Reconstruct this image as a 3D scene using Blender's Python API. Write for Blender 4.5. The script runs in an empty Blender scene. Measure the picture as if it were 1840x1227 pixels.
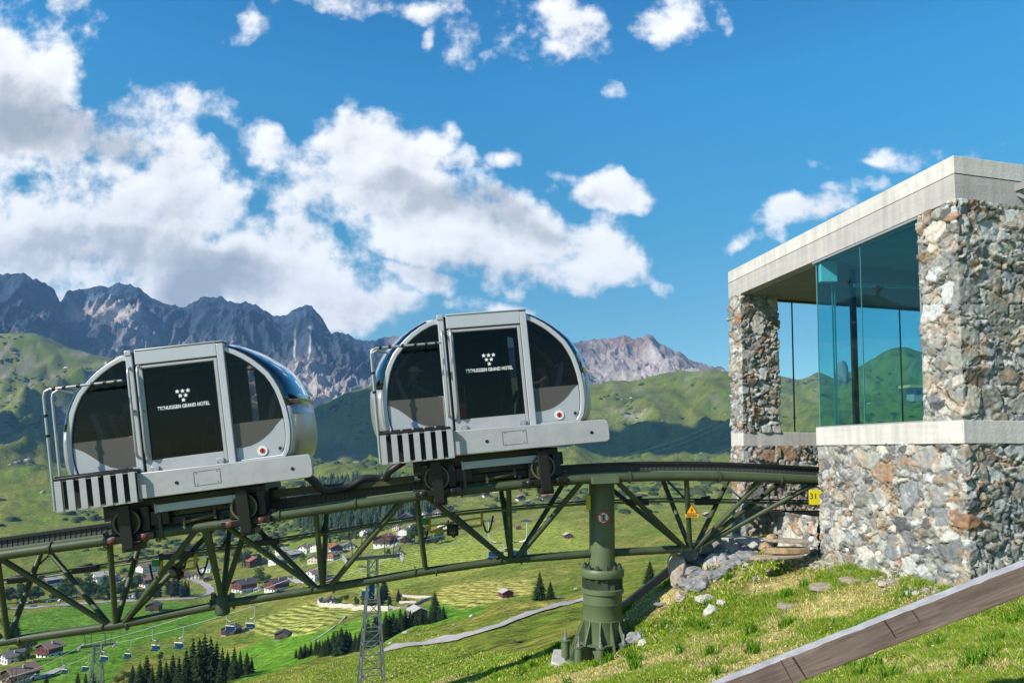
import bpy, math, random
import numpy as np
from mathutils import Vector, Matrix
R = math.radians
sc = bpy.context.scene
col = sc.collection
rnd = random.Random(7)
F = 1300.0; PITCH = R(3.5); CX = 920.0; CY0 = 730.5
cp, sp = math.cos(PITCH), math.sin(PITCH)

def W(px, py, Y):
    """photo pixel + distance -> a point of the place"""
    a = (px-CX)/F; b = (CY0-py)/F
    t = Y/(cp-b*sp)
    return Vector((a*t, Y, (sp+b*cp)*t))
def zpy(py, Y):
    b = (CY0-py)/F
    return (sp+b*cp)*Y/(cp-b*sp)

# ------------------------------------------------------------------ mesh builder
class MB:
    def __init__(s): s.v = []; s.f = []; s.m = []; s.cur = 0
    def add(s, vs, fs):
        n = len(s.v); s.v += [tuple(p) for p in vs]
        s.f += [tuple(i+n for i in f) for f in fs]; s.m += [s.cur]*len(fs); return s
    def box(s, x0, x1, y0, y1, z0, z1):
        return s.add([(x0,y0,z0),(x1,y0,z0),(x1,y1,z0),(x0,y1,z0),(x0,y0,z1),(x1,y0,z1),(x1,y1,z1),(x0,y1,z1)],
            [(0,3,2,1),(4,5,6,7),(0,1,5,4),(1,2,6,5),(2,3,7,6),(3,0,4,7)])
    def prism_y(s, pts, y0, y1):          # outline in x,z (counter-clockwise seen from -y), extruded in y
        n = len(pts); vs = [(x,y0,z) for x,z in pts]+[(x,y1,z) for x,z in pts]
        return s.add(vs, [tuple(range(n)), tuple(range(2*n-1,n-1,-1))]+[(i,i+n,(i+1)%n+n,(i+1)%n) for i in range(n)])
    def prism_x(s, pts, x0, x1):          # outline in y,z
        n = len(pts); vs = [(x0,y,z) for y,z in pts]+[(x1,y,z) for y,z in pts]
        return s.add(vs, [tuple(range(n-1,-1,-1)), tuple(range(n,2*n))]+[(i,(i+1)%n,(i+1)%n+n,i+n) for i in range(n)])
    def prism_z(s, pts, z0, z1):
        n = len(pts); vs = [(x,y,z0) for x,y in pts]+[(x,y,z1) for x,y in pts]
        return s.add(vs, [tuple(range(n-1,-1,-1)), tuple(range(n,2*n))]+[(i,(i+1)%n,(i+1)%n+n,i+n) for i in range(n)])
    def ring_y(s, outer, inner, y0, y1):  # frame between two outlines with the same number of points
        n = len(outer)
        vs = [(x,y0,z) for x,z in outer]+[(x,y0,z) for x,z in inner]+[(x,y1,z) for x,z in outer]+[(x,y1,z) for x,z in inner]
        fs = []
        for i in range(n):
            j = (i+1)%n
            fs += [(i,j,n+j,n+i),(2*n+i,3*n+i,3*n+j,2*n+j),(i,2*n+i,2*n+j,j),(n+i,n+j,3*n+j,3*n+i)]
        return s.add(vs, fs)
    def tube(s, path, r, n=12, cap=True):
        P = [Vector(p) for p in path]; k = len(P)
        rs = r if isinstance(r, (list,tuple)) else [r]*k
        vs = []; up = None
        for i in range(k):
            d = (P[min(i+1,k-1)]-P[max(i-1,0)]).normalized()
            if up is None: up = Vector((0,0,1)) if abs(d.z) < .9 else Vector((1,0,0))
            a = d.cross(up).normalized(); b = a.cross(d).normalized(); up = b
            for j in range(n):
                t = 2*math.pi*j/n
                vs.append(P[i]+(a*math.cos(t)+b*math.sin(t))*rs[i])
        fs = [(i*n+j, i*n+(j+1)%n, (i+1)*n+(j+1)%n, (i+1)*n+j) for i in range(k-1) for j in range(n)]
        if cap: fs += [tuple(range(n-1,-1,-1)), tuple((k-1)*n+j for j in range(n))]
        return s.add(vs, fs)
    def bar(s, a, b, w, h=None):          # square bar
        h = h or w; a = Vector(a); b = Vector(b); d = (b-a).normalized()
        up = Vector((0,0,1)) if abs(d.z) < .95 else Vector((1,0,0))
        x = d.cross(up).normalized()*(w/2); y = x.cross(d).normalized()*(h/2)
        vs = [a-x-y,a+x-y,a+x+y,a-x+y,b-x-y,b+x-y,b+x+y,b-x+y]
        return s.add(vs, [(0,1,2,3),(7,6,5,4),(0,4,5,1),(1,5,6,2),(2,6,7,3),(3,7,4,0)])
    def lathe(s, prof, c=(0,0,0), n=24, axis='z'):   # prof: (r,h)
        vs = []
        for r, h in prof:
            for j in range(n):
                t = 2*math.pi*j/n; x, y = r*math.cos(t), r*math.sin(t)
                if axis == 'z': vs.append((c[0]+x, c[1]+y, c[2]+h))
                elif axis == 'y': vs.append((c[0]+x, c[1]+h, c[2]-y))
                else: vs.append((c[0]+h, c[1]+x, c[2]+y))
        k = len(prof)
        fs = [(i*n+j, i*n+(j+1)%n, (i+1)*n+(j+1)%n, (i+1)*n+j) for i in range(k-1) for j in range(n)]
        fs += [tuple(range(n-1,-1,-1)), tuple((k-1)*n+j for j in range(n))]
        return s.add(vs, fs)
    def ring(s, prof, c=(0,0,0), n=24, axis='z'):     # closed profile, open centre
        k0 = len(s.f); s.lathe(prof+[prof[0]], c, n, axis); del s.f[-2:]; del s.m[-2:]; return s
    def build(s, name, mat=None, parent=None, smooth=40, bevel=0, label=None):
        me = bpy.data.meshes.new(name)
        me.from_pydata(s.v, [], s.f); me.validate()
        mats = mat if isinstance(mat, (list,tuple)) else [mat]
        for m in mats: me.materials.append(m)
        if len(mats) > 1:
            for p, mi in zip(me.polygons, s.m): p.material_index = mi
        if smooth:
            me.shade_smooth(); me.set_sharp_from_angle(angle=R(smooth))
        o = bpy.data.objects.new(name, me); col.objects.link(o)
        if parent is not None: o.parent = parent
        if bevel:
            b = o.modifiers.new('bevel', 'BEVEL'); b.width = bevel; b.segments = 2; b.limit_method = 'ANGLE'; b.angle_limit = R(40)
        if label: o['label'] = label
        return o

def tag(o, label=None, cat=None, group=None, kind=None):
    if label: o['label'] = label
    if cat: o['category'] = cat
    if group: o['group'] = group
    if kind: o['kind'] = kind
    return o
def empty(name, loc=(0,0,0), rz=0):
    o = bpy.data.objects.new(name, None); o.empty_display_size = .2
    o.location = loc; o.rotation_euler = (0,0,rz); col.objects.link(o); return o
KIDS = {}
def copy_tree(o, parent=None):
    c = o.copy(); col.objects.link(c)
    if parent is not None: c.parent = parent
    for ch in list(o.children): copy_tree(ch, c)
    return c
def npmesh(name, V, Fc, mat, attrs=None, smooth=True, parent=None):
    me = bpy.data.meshes.new(name)
    V = np.asarray(V, dtype=np.float32); Fc = np.asarray(Fc, dtype=np.int32); k = Fc.shape[1]
    me.vertices.add(len(V)); me.vertices.foreach_set('co', V.ravel())
    me.loops.add(Fc.size); me.loops.foreach_set('vertex_index', Fc.ravel())
    me.polygons.add(len(Fc)); me.polygons.foreach_set('loop_start', np.arange(0, Fc.size, k, dtype=np.int32))
    me.update(calc_edges=True)
    for m in (mat if isinstance(mat, (list,tuple)) else [mat]): me.materials.append(m)
    for nm, arr in (attrs or {}).items():
        arr = np.asarray(arr, dtype=np.float32)
        if arr.ndim == 2:
            a = me.color_attributes.new(nm, 'FLOAT_COLOR', 'POINT')
            a.data.foreach_set('color', np.hstack([arr, np.ones((len(arr),1), np.float32)]).ravel())
        else:
            a = me.attributes.new(nm, 'FLOAT', 'POINT'); a.data.foreach_set('value', arr)
    if smooth: me.shade_smooth()
    o = bpy.data.objects.new(name, me); col.objects.link(o)
    if parent is not None: o.parent = parent
    return o

_tmp = bpy.data.scenes.new('workbench')
def evaluated_mesh(o):
    _tmp.collection.objects.link(o); vl = _tmp.view_layers[0]; vl.update(); dg = vl.depsgraph
    me = bpy.data.meshes.new_from_object(o.evaluated_get(dg)); _tmp.collection.objects.unlink(o); bpy.data.objects.remove(o); return me
# ------------------------------------------------------------------ noise in numpy
def _h(ix, iy, iz, seed):
    with np.errstate(over='ignore'):
        n = (ix.astype(np.int64)*374761393 + iy.astype(np.int64)*668265263 + iz.astype(np.int64)*1440662683 + seed*974634777) & 0xffffffff
        n = ((n ^ (n >> 13))*1274126177) & 0xffffffff
        n = ((n ^ (n >> 15))*2246822519) & 0xffffffff
        n = n ^ (n >> 16)
    return (n & 0xffffff)/float(0xffffff)
def vn(x, y, z=None, seed=0):
    x = np.asarray(x, float); y = np.asarray(y, float); z = np.zeros_like(x) if z is None else np.asarray(z, float)
    xi, yi, zi = np.floor(x), np.floor(y), np.floor(z)
    fx, fy, fz = x-xi, y-yi, z-zi
    fx, fy, fz = [t*t*t*(t*(t*6-15)+10) for t in (fx, fy, fz)]
    def L(a, b, t): return a+(b-a)*t
    c = [[[_h(xi+i, yi+j, zi+k, seed) for k in (0,1)] for j in (0,1)] for i in (0,1)]
    return L(L(L(c[0][0][0],c[1][0][0],fx), L(c[0][1][0],c[1][1][0],fx), fy),
             L(L(c[0][0][1],c[1][0][1],fx), L(c[0][1][1],c[1][1][1],fx), fy), fz)
def vn2(x, y, seed=0):
    x = np.asarray(x, float); y = np.asarray(y, float)
    xi, yi = np.floor(x), np.floor(y); fx, fy = x-xi, y-yi
    fx, fy = [t*t*t*(t*(t*6-15)+10) for t in (fx, fy)]; zz = np.zeros_like(xi)
    a = _h(xi,yi,zz,seed); b = _h(xi+1,yi,zz,seed); c = _h(xi,yi+1,zz,seed); d = _h(xi+1,yi+1,zz,seed)
    return (a+(b-a)*fx)*(1-fy)+(c+(d-c)*fx)*fy
def fbm(x, y, octv=5, seed=0, gain=.5):
    s = 0; a = 1; t = 0
    for i in range(octv):
        s = s+a*(vn2(x, y, seed+i*17)-.5); t += a; a *= gain
        x, y = x*1.62+y*1.2+11.3, y*1.62-x*1.2+5.7
    return s/t*2
def ridged(x, y, octv=5, seed=0, gain=.55):
    s = 0; a = 1; t = 0; w = 1
    for i in range(octv):
        n = 1-np.abs(vn2(x, y, seed+i*13)*2-1); n = n*n
        s = s+a*n*w; w = np.clip(n*1.6, 0, 1); t += a; a *= gain
        x, y = x*1.55+y*1.25+3.1, y*1.55-x*1.25+7.7
    return s/t
def sstep(a, b, x):
    t = np.clip((np.asarray(x, float)-a)/(b-a), 0, 1); return t*t*(3-2*t)

# ------------------------------------------------------------------ materials
def mat(name, c=(.5,.5,.5), rough=.5, metal=0, spec=None, noise=None, bump=None, coord='Object'):
    """noise=(scale, amount[, colour2]); bump=(scale, strength)"""
    m = bpy.data.materials.new(name); m.use_nodes = True; nt = m.node_tree; b = nt.nodes['Principled BSDF']
    b.inputs['Base Color'].default_value = (*c, 1); b.inputs['Roughness'].default_value = rough; b.inputs['Metallic'].default_value = metal
    if spec is not None: b.inputs['Specular IOR Level'].default_value = spec
    if noise or bump: tc = nt.nodes.new('ShaderNodeTexCoord')
    if noise:
        n = nt.nodes.new('ShaderNodeTexNoise'); n.inputs['Scale'].default_value = noise[0]; n.inputs['Detail'].default_value = 6; n.inputs['Roughness'].default_value = .65
        nt.links.new(tc.outputs[coord], n.inputs['Vector'])
        r = nt.nodes.new('ShaderNodeValToRGB'); e = r.color_ramp.elements
        c2 = noise[2] if len(noise) > 2 else tuple(x*(1-noise[1]) for x in c)
        e[0].position = .35; e[1].position = .65; e[0].color = (*c2, 1); e[1].color = (*c, 1)
        nt.links.new(n.outputs['Fac'], r.inputs['Fac']); nt.links.new(r.outputs['Color'], b.inputs['Base Color'])
    if bump:
        n = nt.nodes.new('ShaderNodeTexNoise'); n.inputs['Scale'].default_value = bump[0]; n.inputs['Detail'].default_value = 5
        nt.links.new(tc.outputs[coord], n.inputs['Vector'])
        bu = nt.nodes.new('ShaderNodeBump'); bu.inputs['Strength'].default_value = bump[1]; bu.inputs['Distance'].default_value = .02
        nt.links.new(n.outputs['Fac'], bu.inputs['Height']); nt.links.new(bu.outputs['Normal'], b.inputs['Normal'])
    return m
def glassmat(name, tint, refl=1.0, rough=0.0, ior=1.5):
    m = bpy.data.materials.new(name); m.use_nodes = True; nt = m.node_tree; nt.nodes.clear()
    out = nt.nodes.new('ShaderNodeOutputMaterial'); mix = nt.nodes.new('ShaderNodeMixShader')
    t = nt.nodes.new('ShaderNodeBsdfTransparent'); t.inputs['Color'].default_value = (*tint, 1)
    g = nt.nodes.new('ShaderNodeBsdfGlossy'); g.inputs['Roughness'].default_value = rough
    ge = nt.nodes.new('ShaderNodeNewGeometry'); dt = nt.nodes.new('ShaderNodeVectorMath'); dt.operation = 'DOT_PRODUCT'
    nt.links.new(ge.outputs['Normal'], dt.inputs[0]); nt.links.new(ge.outputs['Incoming'], dt.inputs[1])
    def q(op, x, y=None):
        n = nt.nodes.new('ShaderNodeMath'); n.operation = op; n.use_clamp = op == 'MULTIPLY_ADD' or y == refl
        for i, v in enumerate((x, y)):
            if v is None: continue
            if isinstance(v, (int, float)): n.inputs[i].default_value = v
            else: nt.links.new(v, n.inputs[i])
        return n.outputs[0]
    c_ = q('ABSOLUTE', dt.outputs['Value']); p5 = q('POWER', q('SUBTRACT', 1, c_), 5.0)
    fr = q('ADD', q('MULTIPLY', p5, .95), ((ior-1)/(ior+1))**2)
    nt.links.new(q('MULTIPLY', fr, refl), mix.inputs[0])
    nt.links.new(t.outputs[0], mix.inputs[1]); nt.links.new(g.outputs[0], mix.inputs[2]); nt.links.new(mix.outputs[0], out.inputs['Surface'])
    return m
M = {}
M['white'] = mat('white_plaster', (.78,.77,.74), .8, noise=(.6,.12))
M['cream'] = mat('cream_plaster', (.70,.62,.48), .8, noise=(.6,.12))
M['wood'] = mat('brown_timber', (.085,.04,.022), .8, noise=(2.5,.45))
M['redwood'] = mat('red_timber', (.16,.045,.03), .8, noise=(2.5,.4))
M['greywood'] = mat('weathered_timber', (.13,.10,.085), .85, noise=(3,.45))
M['orangewood'] = mat('orange_timber', (.42,.17,.06), .8, noise=(2.5,.3))
M['roof_grey'] = mat('grey_roof_tiles', (.19,.17,.165), .8, noise=(1.5,.25))
M['roof_dark'] = mat('dark_roof_tiles', (.085,.07,.075), .8, noise=(1.5,.25))
M['roof_red'] = mat('red_roof_tiles', (.34,.11,.06), .8, noise=(1.5,.25))
M['roof_brown'] = mat('brown_roof_tiles', (.27,.18,.14), .8, noise=(1.5,.25))
M['roof_pale'] = mat('pale_sheet_roof', (.50,.46,.42), .6, noise=(1.5,.2))
M['stoneblock'] = mat('grey_stone', (.4,.37,.33), .9, noise=(6,.4))
M['win'] = mat('window_glass', (.03,.04,.05), .12)
M['steel'] = mat('galvanised_steel', (.27,.31,.35), .45, .6, noise=(4,.25))
M['blueseat'] = mat('blue_seat_plastic', (.005,.038,.095), .8, spec=.1)
M['black'] = mat('black_rubber', (.012,.012,.012), .5)
# ------------------------------------------------------------------ camera, sun, sky
cam = bpy.data.cameras.new('camera'); camo = bpy.data.objects.new('camera', cam); col.objects.link(camo)
cam.sensor_width = 36; cam.lens = 36*F/1840; cam.shift_y = (CY0-613.5)/1840
camo.location = (0,0,0); camo.rotation_euler = (R(90)+PITCH, 0, 0)
cam.clip_start = .1; cam.clip_end = 40000
sc.camera = camo
SUN = Vector((-.665,-.475,.58)).normalized()
sl = bpy.data.lights.new('sun', 'SUN'); sl.energy = 5.0; sl.angle = R(.5); sl.color = (1,.93,.82)
so = bpy.data.objects.new('sun', sl); col.objects.link(so)
so.rotation_euler = (-SUN).to_track_quat('-Z','Y').to_euler(); so.location = (-20,-20,30)
sc.view_settings.view_transform = 'Standard'; sc.view_settings.look = 'None'; sc.view_settings.gamma = 1
sc.view_settings.exposure = EXPOSURE = .58
world = bpy.data.worlds.new('World'); sc.world = world; world.use_nodes = True
nt = world.node_tree; nt.nodes.clear(); L = nt.links.new
def N(t, **k):
    n = nt.nodes.new(t)
    for a, v in k.items(): setattr(n, a, v)
    return n
def Mth(op, a, b=None, c=None, clamp=False, tree=None):
    n = (tree or nt).nodes.new('ShaderNodeMath'); n.operation = op; n.use_clamp = clamp
    for i, x in enumerate((a, b, c)):
        if x is None: continue
        if isinstance(x, (int, float)): n.inputs[i].default_value = x
        else: (tree or nt).links.new(x, n.inputs[i])
    return n.outputs[0]
out = N('ShaderNodeOutputWorld'); 
sky = N('ShaderNodeTexSky'); sky.sky_type = 'NISHITA'; sky.sun_disc = False
sky.sun_elevation = math.asin(SUN.z); sky.sun_rotation = math.atan2(SUN.x, SUN.y); sky.altitude = 1900
sky.air_density = 1.0; sky.dust_density = .3; sky.ozone_density = 1.5
tc = N('ShaderNodeTexCoord')
# cloud banks: (px, py, rx, ry, turn, weight) -> directions of the sky
CL = [(45,110,115,120,0,1),(35,215,190,65,8,1.15),(190,245,110,42,20,.75),(30,285,110,30,0,.7),
 (110,410,210,120,0,1.1),(250,430,200,120,0,1.2),(360,480,230,105,10,1.2),(170,315,80,60,0,.8),(385,365,65,75,0,.85),(500,470,130,90,25,1.1),
 (560,520,170,62,8,1),(660,555,90,40,0,.9),(70,470,200,90,0,1),(300,560,300,45,0,.9),
 (300,240,95,50,45,.62),(370,300,75,45,30,.55),(400,215,115,40,22,.72),(470,245,70,40,30,.8),
 (640,270,95,80,15,1),(735,320,130,85,30,1.1),(575,340,110,62,25,.8),(790,390,160,75,25,1.1),(910,430,190,75,10,1.1),(1050,455,95,62,0,1),(650,395,140,38,28,.7),(745,500,85,24,15,.75),(650,470,60,30,40,.6),
 (765,240,40,40,30,.8),(820,275,30,30,0,.7),(530,280,70,38,20,.75),
 (1085,333,80,38,0,.8),(1030,310,40,14,10,.5),
 (425,22,42,40,25,.52),(500,0,40,20,0,.45),(625,5,60,30,10,.46),(945,45,130,56,5,.54),(985,75,66,52,30,.54),(900,95,66,36,0,.42),(800,8,66,24,0,.42),(1215,28,66,38,-20,.56),(1300,20,20,28,0,.55),(770,65,18,18,0,.5),
 (1405,398,58,30,0,.72),(1345,425,60,16,-25,.42),(1500,385,48,26,-30,.68),(1530,345,40,22,-10,.6),(1690,290,110,30,0,.7),(1565,292,30,10,30,.45),(1168,508,44,16,20,.42),(900,270,34,18,20,.5),(860,553,70,18,10,.5),(925,556,50,14,0,.5),
 (1258,272,18,12,0,.4),(1290,440,26,10,0,.34),(1480,290,30,14,0,.36),(1090,160,30,18,0,.34)]
DK = [(60,200,190,70,8,.95),(200,250,120,40,25,.8),(400,495,150,62,8,1.0),(250,450,120,40,0,.45),(850,375,140,45,18,.8),(700,350,90,30,20,.35),(880,500,200,35,8,.5),(640,560,110,35,10,.45),(90,440,110,50,0,.35),(950,55,70,30,0,.3),(1085,352,60,16,0,.35)]
geo = tc.outputs['Generated']
def V2(op, a, b=None, c=None):
    n = N('ShaderNodeVectorMath', operation=op)
    for i, x in enumerate((a, b, c)):
        if x is None: continue
        if isinstance(x, (tuple, float, int)): n.inputs[i].default_value = x if isinstance(x, tuple) else (x,x,x)
        else: L(x, n.inputs[i])
    return n
def NZ(vec, scale, det, rough):
    n = N('ShaderNodeTexNoise'); n.inputs['Scale'].default_value = scale; n.inputs['Detail'].default_value = det; n.inputs['Roughness'].default_value = rough
    L(vec, n.inputs['Vector']); return n
sep = N('ShaderNodeSeparateXYZ'); L(geo, sep.inputs[0])
yy = Mth('MAXIMUM', sep.outputs[1], .08)
u = Mth('DIVIDE', sep.outputs[0], yy); v = Mth('DIVIDE', sep.outputs[2], yy)
cb = N('ShaderNodeCombineXYZ'); L(u, cb.inputs[0]); L(v, cb.inputs[1])
def banks(vec, lst):
    best = None
    for (px, py, rx, ry, tn, w) in lst:
        b_ = (CY0-py)/F; den = cp-b_*sp
        mp = N('ShaderNodeMapping'); mp.vector_type = 'TEXTURE'
        mp.inputs['Location'].default_value = ((px-CX)/F/den, (sp+b_*cp)/den, 0)
        mp.inputs['Rotation'].default_value = (0,0,-R(tn)); k = 1.34
        mp.inputs['Scale'].default_value = (rx/F*k, ry/F*k, 1)
        src = vec
        if best is not None: src = V2('MULTIPLY_ADD', best, 1e-7, src).outputs[0]     # keeps the evaluation in sequence
        L(src, mp.inputs['Vector'])
        d = V2('DOT_PRODUCT', mp.outputs[0], mp.outputs[0])
        e = Mth('MULTIPLY_ADD', d.outputs['Value'], -w, w)
        best = e if best is None else Mth('SMOOTH_MAX', best, e, .1)
    return best
# blue of the sky
kz = N('ShaderNodeValToRGB'); e = kz.color_ramp.elements
for p_, c_ in ((0,(.56,.71,.62)),(.06,(.58,.83,.76)),(.16,(.48,.86,.80)),(.28,(.27,.97,.98)),(.45,(.185,1.20,1.47)),(.56,(.12,1.0,1.4)),(.75,(.08,.55,.85)),(1,(.06,.4,.7))):
    q = e[0] if p_ == 0 else (e[len(e)-1] if p_ == 1 else e.new(p_)); q.position = p_; q.color = (*c_, 1)
L(sep.outputs[2], kz.inputs['Fac'])
blue = V2('MULTIPLY', sky.outputs[0], kz.outputs['Color']).outputs[0]
def branch(lst, dks, xlo, xhi):
    wn = NZ(cb.outputs[0], 7, 3, .5)
    wv = V2('MULTIPLY_ADD', V2('SUBTRACT', wn.outputs['Color'], (.5,.5,.5)).outputs[0], (.11,.11,0), cb.outputs[0]).outputs[0]
    m_ = banks(wv, lst) if lst else None
    no = NZ(cb.outputs[0], 9, 8, .6)
    n1 = Mth('MULTIPLY_ADD', no.outputs['Fac'], 4.3, -2.33)
    d = Mth('ADD', Mth('MAXIMUM', m_, -1.5), n1) if m_ is not None else Mth('ADD', n1, -1.5)
    dk = banks(wv, dks) if dks else None
    # relief of the billows: the same noise a little towards the sun
    no2 = NZ(V2('ADD', cb.outputs[0], (-.010,.013,0)).outputs[0], 9, 5, .6)
    rel = Mth('SUBTRACT', no.outputs['Fac'], no2.outputs['Fac'])
    mr = N('ShaderNodeMapRange', interpolation_type='SMOOTHSTEP'); L(d, mr.inputs['Value'])
    mr.inputs['From Min'].default_value = -.14; mr.inputs['From Max'].default_value = .62
    lo = NZ(wv, 4.2, 3, .5); lo2 = NZ(V2('ADD', wv, (-.03,.045,0)).outputs[0], 4.2, 3, .5)
    rel2 = Mth('SUBTRACT', lo.outputs['Fac'], lo2.outputs['Fac'])
    thick = Mth('MULTIPLY_ADD', d, .16, -.02, clamp=True)
    sh = Mth('ADD', Mth('MULTIPLY_ADD', rel, -1.9, .06), Mth('MULTIPLY_ADD', rel2, -1.5, thick))
    if dk is not None: sh = Mth('ADD', sh, Mth('MULTIPLY', Mth('MAXIMUM', dk, 0), .85))
    ramp = N('ShaderNodeValToRGB'); e = ramp.color_ramp.elements
    e[0].position = 0; e[0].color = (.92,.92,.92,1); e[1].position = 1; e[1].color = (.36,.39,.43,1)
    q = e.new(.35); q.color = (.78,.785,.79,1); q = e.new(.65); q.color = (.52,.54,.57,1)
    L(sh, ramp.inputs['Fac'])
    cl = V2('SCALE', ramp.outputs['Color']); cl.inputs['Scale'].default_value = 9.0
    mx = N('ShaderNodeMix', data_type='RGBA'); L(Mth('MULTIPLY', mr.outputs[0], .96), mx.inputs['Factor']); L(blue, mx.inputs['A']); L(cl.outputs[0], mx.inputs['B'])
    bg = N('ShaderNodeBackground'); bg.inputs['Strength'].default_value = .10; L(mx.outputs['Result'], bg.inputs['Color'])
    return bg.outputs[0]
edges = [-9e9, 300, 620, 900, 1150, 9e9]
def sel(lst, a, b, pad): return [c for c in lst if c[0]+max(c[2],c[3])*1.3+pad > a and c[0]-max(c[2],c[3])*1.3-pad < b]
brs = [branch(sel(CL, a, b, 60), sel(DK, a, b, 40), a, b) for a, b in zip(edges[:-1], edges[1:])]
def pick(fac, a, b):
    m = N('ShaderNodeMixShader'); L(fac, m.inputs[0]); L(a, m.inputs[1]); L(b, m.inputs[2]); return m.outputs[0]
cut = [Mth('GREATER_THAN', u, (x-CX)/F) for x in edges[1:-1]]
front_sky = pick(cut[1], pick(cut[0], brs[0], brs[1]), pick(cut[2], brs[2], pick(cut[3], brs[3], brs[4])))
# the rest of the sky: scattered fair-weather clouds
nb = NZ(geo, 2.6, 6, .6)
mr = N('ShaderNodeMapRange', interpolation_type='SMOOTHSTEP'); L(nb.outputs['Fac'], mr.inputs['Value'])
mr.inputs['From Min'].default_value = .56; mr.inputs['From Max'].default_value = .74
mx = N('ShaderNodeMix', data_type='RGBA'); L(mr.outputs[0], mx.inputs['Factor']); L(blue, mx.inputs['A']); mx.inputs['B'].default_value = (5,5.1,5.3,1)
bgo = N('ShaderNodeBackground'); bgo.inputs['Strength'].default_value = .10; L(mx.outputs['Result'], bgo.inputs['Color'])
front = Mth('MULTIPLY', Mth('GREATER_THAN', sep.outputs[1], .3), Mth('GREATER_THAN', sep.outputs[2], 0))
L(pick(front, bgo.outputs[0], front_sky), out.inputs['Surface'])
world.cycles.sampling_method = 'MANUAL'; world.cycles.sample_map_resolution = 256
# ------------------------------------------------------------------ terrain
SY = np.array([25,45,80,120,170,230,300,400,520,650,800,1000,1300,1600,2000,2500], float)
TAB = {
 -900:[1440,1420,1390,1360,1330,1290,1240,1160,1090,1020,955,880,790,720,650,520],
 -400:[1420,1400,1360,1330,1300,1270,1220,1150,1085,1030,970,905,830,765,690,560],
 0:[1400,1375,1340,1305,1280,1255,1210,1142,1088,1038,985,925,850,790,735,600],
 200:[1370,1345,1310,1285,1265,1240,1190,1134,1088,1048,1003,940,872,815,765,640],
 350:[1345,1320,1285,1255,1240,1225,1182,1128,1086,1050,1010,952,880,835,785,692],
 450:[1325,1300,1258,1222,1218,1198,1160,1112,1072,1040,1006,953,892,842,805,728],
 600:[1295,1265,1222,1186,1192,1150,1113,1082,1045,1010,972,928,880,822,848,712],
 750:[1250,1220,1180,1130,1146,1116,1088,1062,1035,992,948,915,880,813,830,672],
 920:[1200,1172,1137,1088,1105,1083,1063,1037,1003,968,935,903,872,838,780,670],
 1080:[1152,1128,1096,1062,1072,1060,1040,1015,988,955,927,900,868,832,765,688],
 1200:[1098,1076,1062,1046,1050,1040,1024,1000,975,945,920,895,862,828,758,668],
 1320:[1040,1040,1035,1020,1020,1015,1005,985,962,938,915,890,855,820,750,668],
 1500:[1020,1010,1005,1000,1000,995,985,970,950,930,905,880,845,800,735,668],
 1840:[1000,990,985,980,975,970,960,950,930,910,885,855,815,770,700,600],
 2500:[980,970,960,950,940,930,910,890,865,840,810,770,720,670,600,540]}
PX = np.array(sorted(TAB), float); TT = np.array([TAB[int(p)] for p in PX], float)
RIDGE = [(-900,520),(-400,545),(-150,585),(0,600),(60,597),(130,622),(200,640),(240,657),(320,678),(400,702),(500,735),(550,738),(590,722),(625,705),(680,690),(740,675),(800,668),(900,672),(1000,682),(1050,693),(1075,690),(1100,684),(1130,686),(1165,676),(1200,668),(1235,664),(1270,662),(1305,664),(1345,668),(1385,672),(1440,680),(1470,668),(1500,682),(1530,668),(1570,645),(1600,628),(1630,624),(1660,632),(1750,610),(1900,590),(2500,540)]
RX = np.array([r[0] for r in RIDGE], float); RY = np.array([r[1] for r in RIDGE], float)
def crom(xs, ys, x):      # Catmull-Rom through table columns; ys (n,) or fancy
    i = np.clip(np.searchsorted(xs, x)-1, 0, len(xs)-2); return i
LS = np.log(SY)
def table_py(px, Y):
    px = np.clip(px, PX[0], PX[-1]-1e-6); l = np.clip(np.log(np.maximum(Y, 1)), LS[0], LS[-1]-1e-9)
    i = np.clip(np.searchsorted(PX, px, side='right')-1, 0, len(PX)-2); j = np.clip(np.searchsorted(LS, l, side='right')-1, 0, len(LS)-2)
    a = (px-PX[i])/(PX[i+1]-PX[i]); b = (l-LS[j])/(LS[j+1]-LS[j])
    def row(jj):
        jj = np.clip(jj, 0, len(LS)-1); t = a*a*(3-2*a)*.5+a*.5
        lo, hi = TT[i, jj], TT[i+1, jj]
        last = np.interp(px, RX, RY)
        return np.where(jj == len(LS)-1, last, lo+(hi-lo)*t)
    p0, p1, p2, p3 = row(j-1), row(j), row(j+1), row(j+2)
    m1, m2 = (p2-p0)/2, (p3-p1)/2
    b2, b3 = b*b, b*b*b
    return (2*b3-3*b2+1)*p1+(b3-2*b2+b)*m1+(-2*b3+3*b2)*p2+(b3-b2)*m2
def far_z(X, Y):
    Yc = np.maximum(Y, 12.); Z = np.zeros_like(X)
    for _ in range(3):
        px = CX+F*X/(Yc*cp+Z*sp)
        py = table_py(px, Yc); b = (CY0-py)/F
        Z = (sp+b*cp)*Yc/(cp-b*sp)
    # hummocks and gullies
    Z = Z+fbm(X/90, Y/90, 4, 5)*np.clip((Y-90)/300, 0, 1)*np.clip(Y/220, 0, 7)*np.clip((Y-90)/60,0,1)*.8
    Z = Z+fbm(X/14, Y/14, 4, 9)*np.clip(Y/60, 0, 2.0)*.7
    big = np.clip((Y-1250)/500, 0, 1)
    Z = Z+(ridged(X/300, Y/300, 6, 21, .62)-.42)*(75+60*sstep(-.2,-.6,X/Yc))*big*np.clip((2560-Y)/350, .18, 1)
    Z = Z+(ridged(X/70, Y/70, 4, 23)-.42)*16*np.clip((Y-800)/500, 0, 1)*np.clip((2560-Y)/350, .3, 1)
    # behind the last ridge the ground falls away
    Z = np.where(Y > 2500, Z-(Y-2500)*.35, Z)
    return Z
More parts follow.
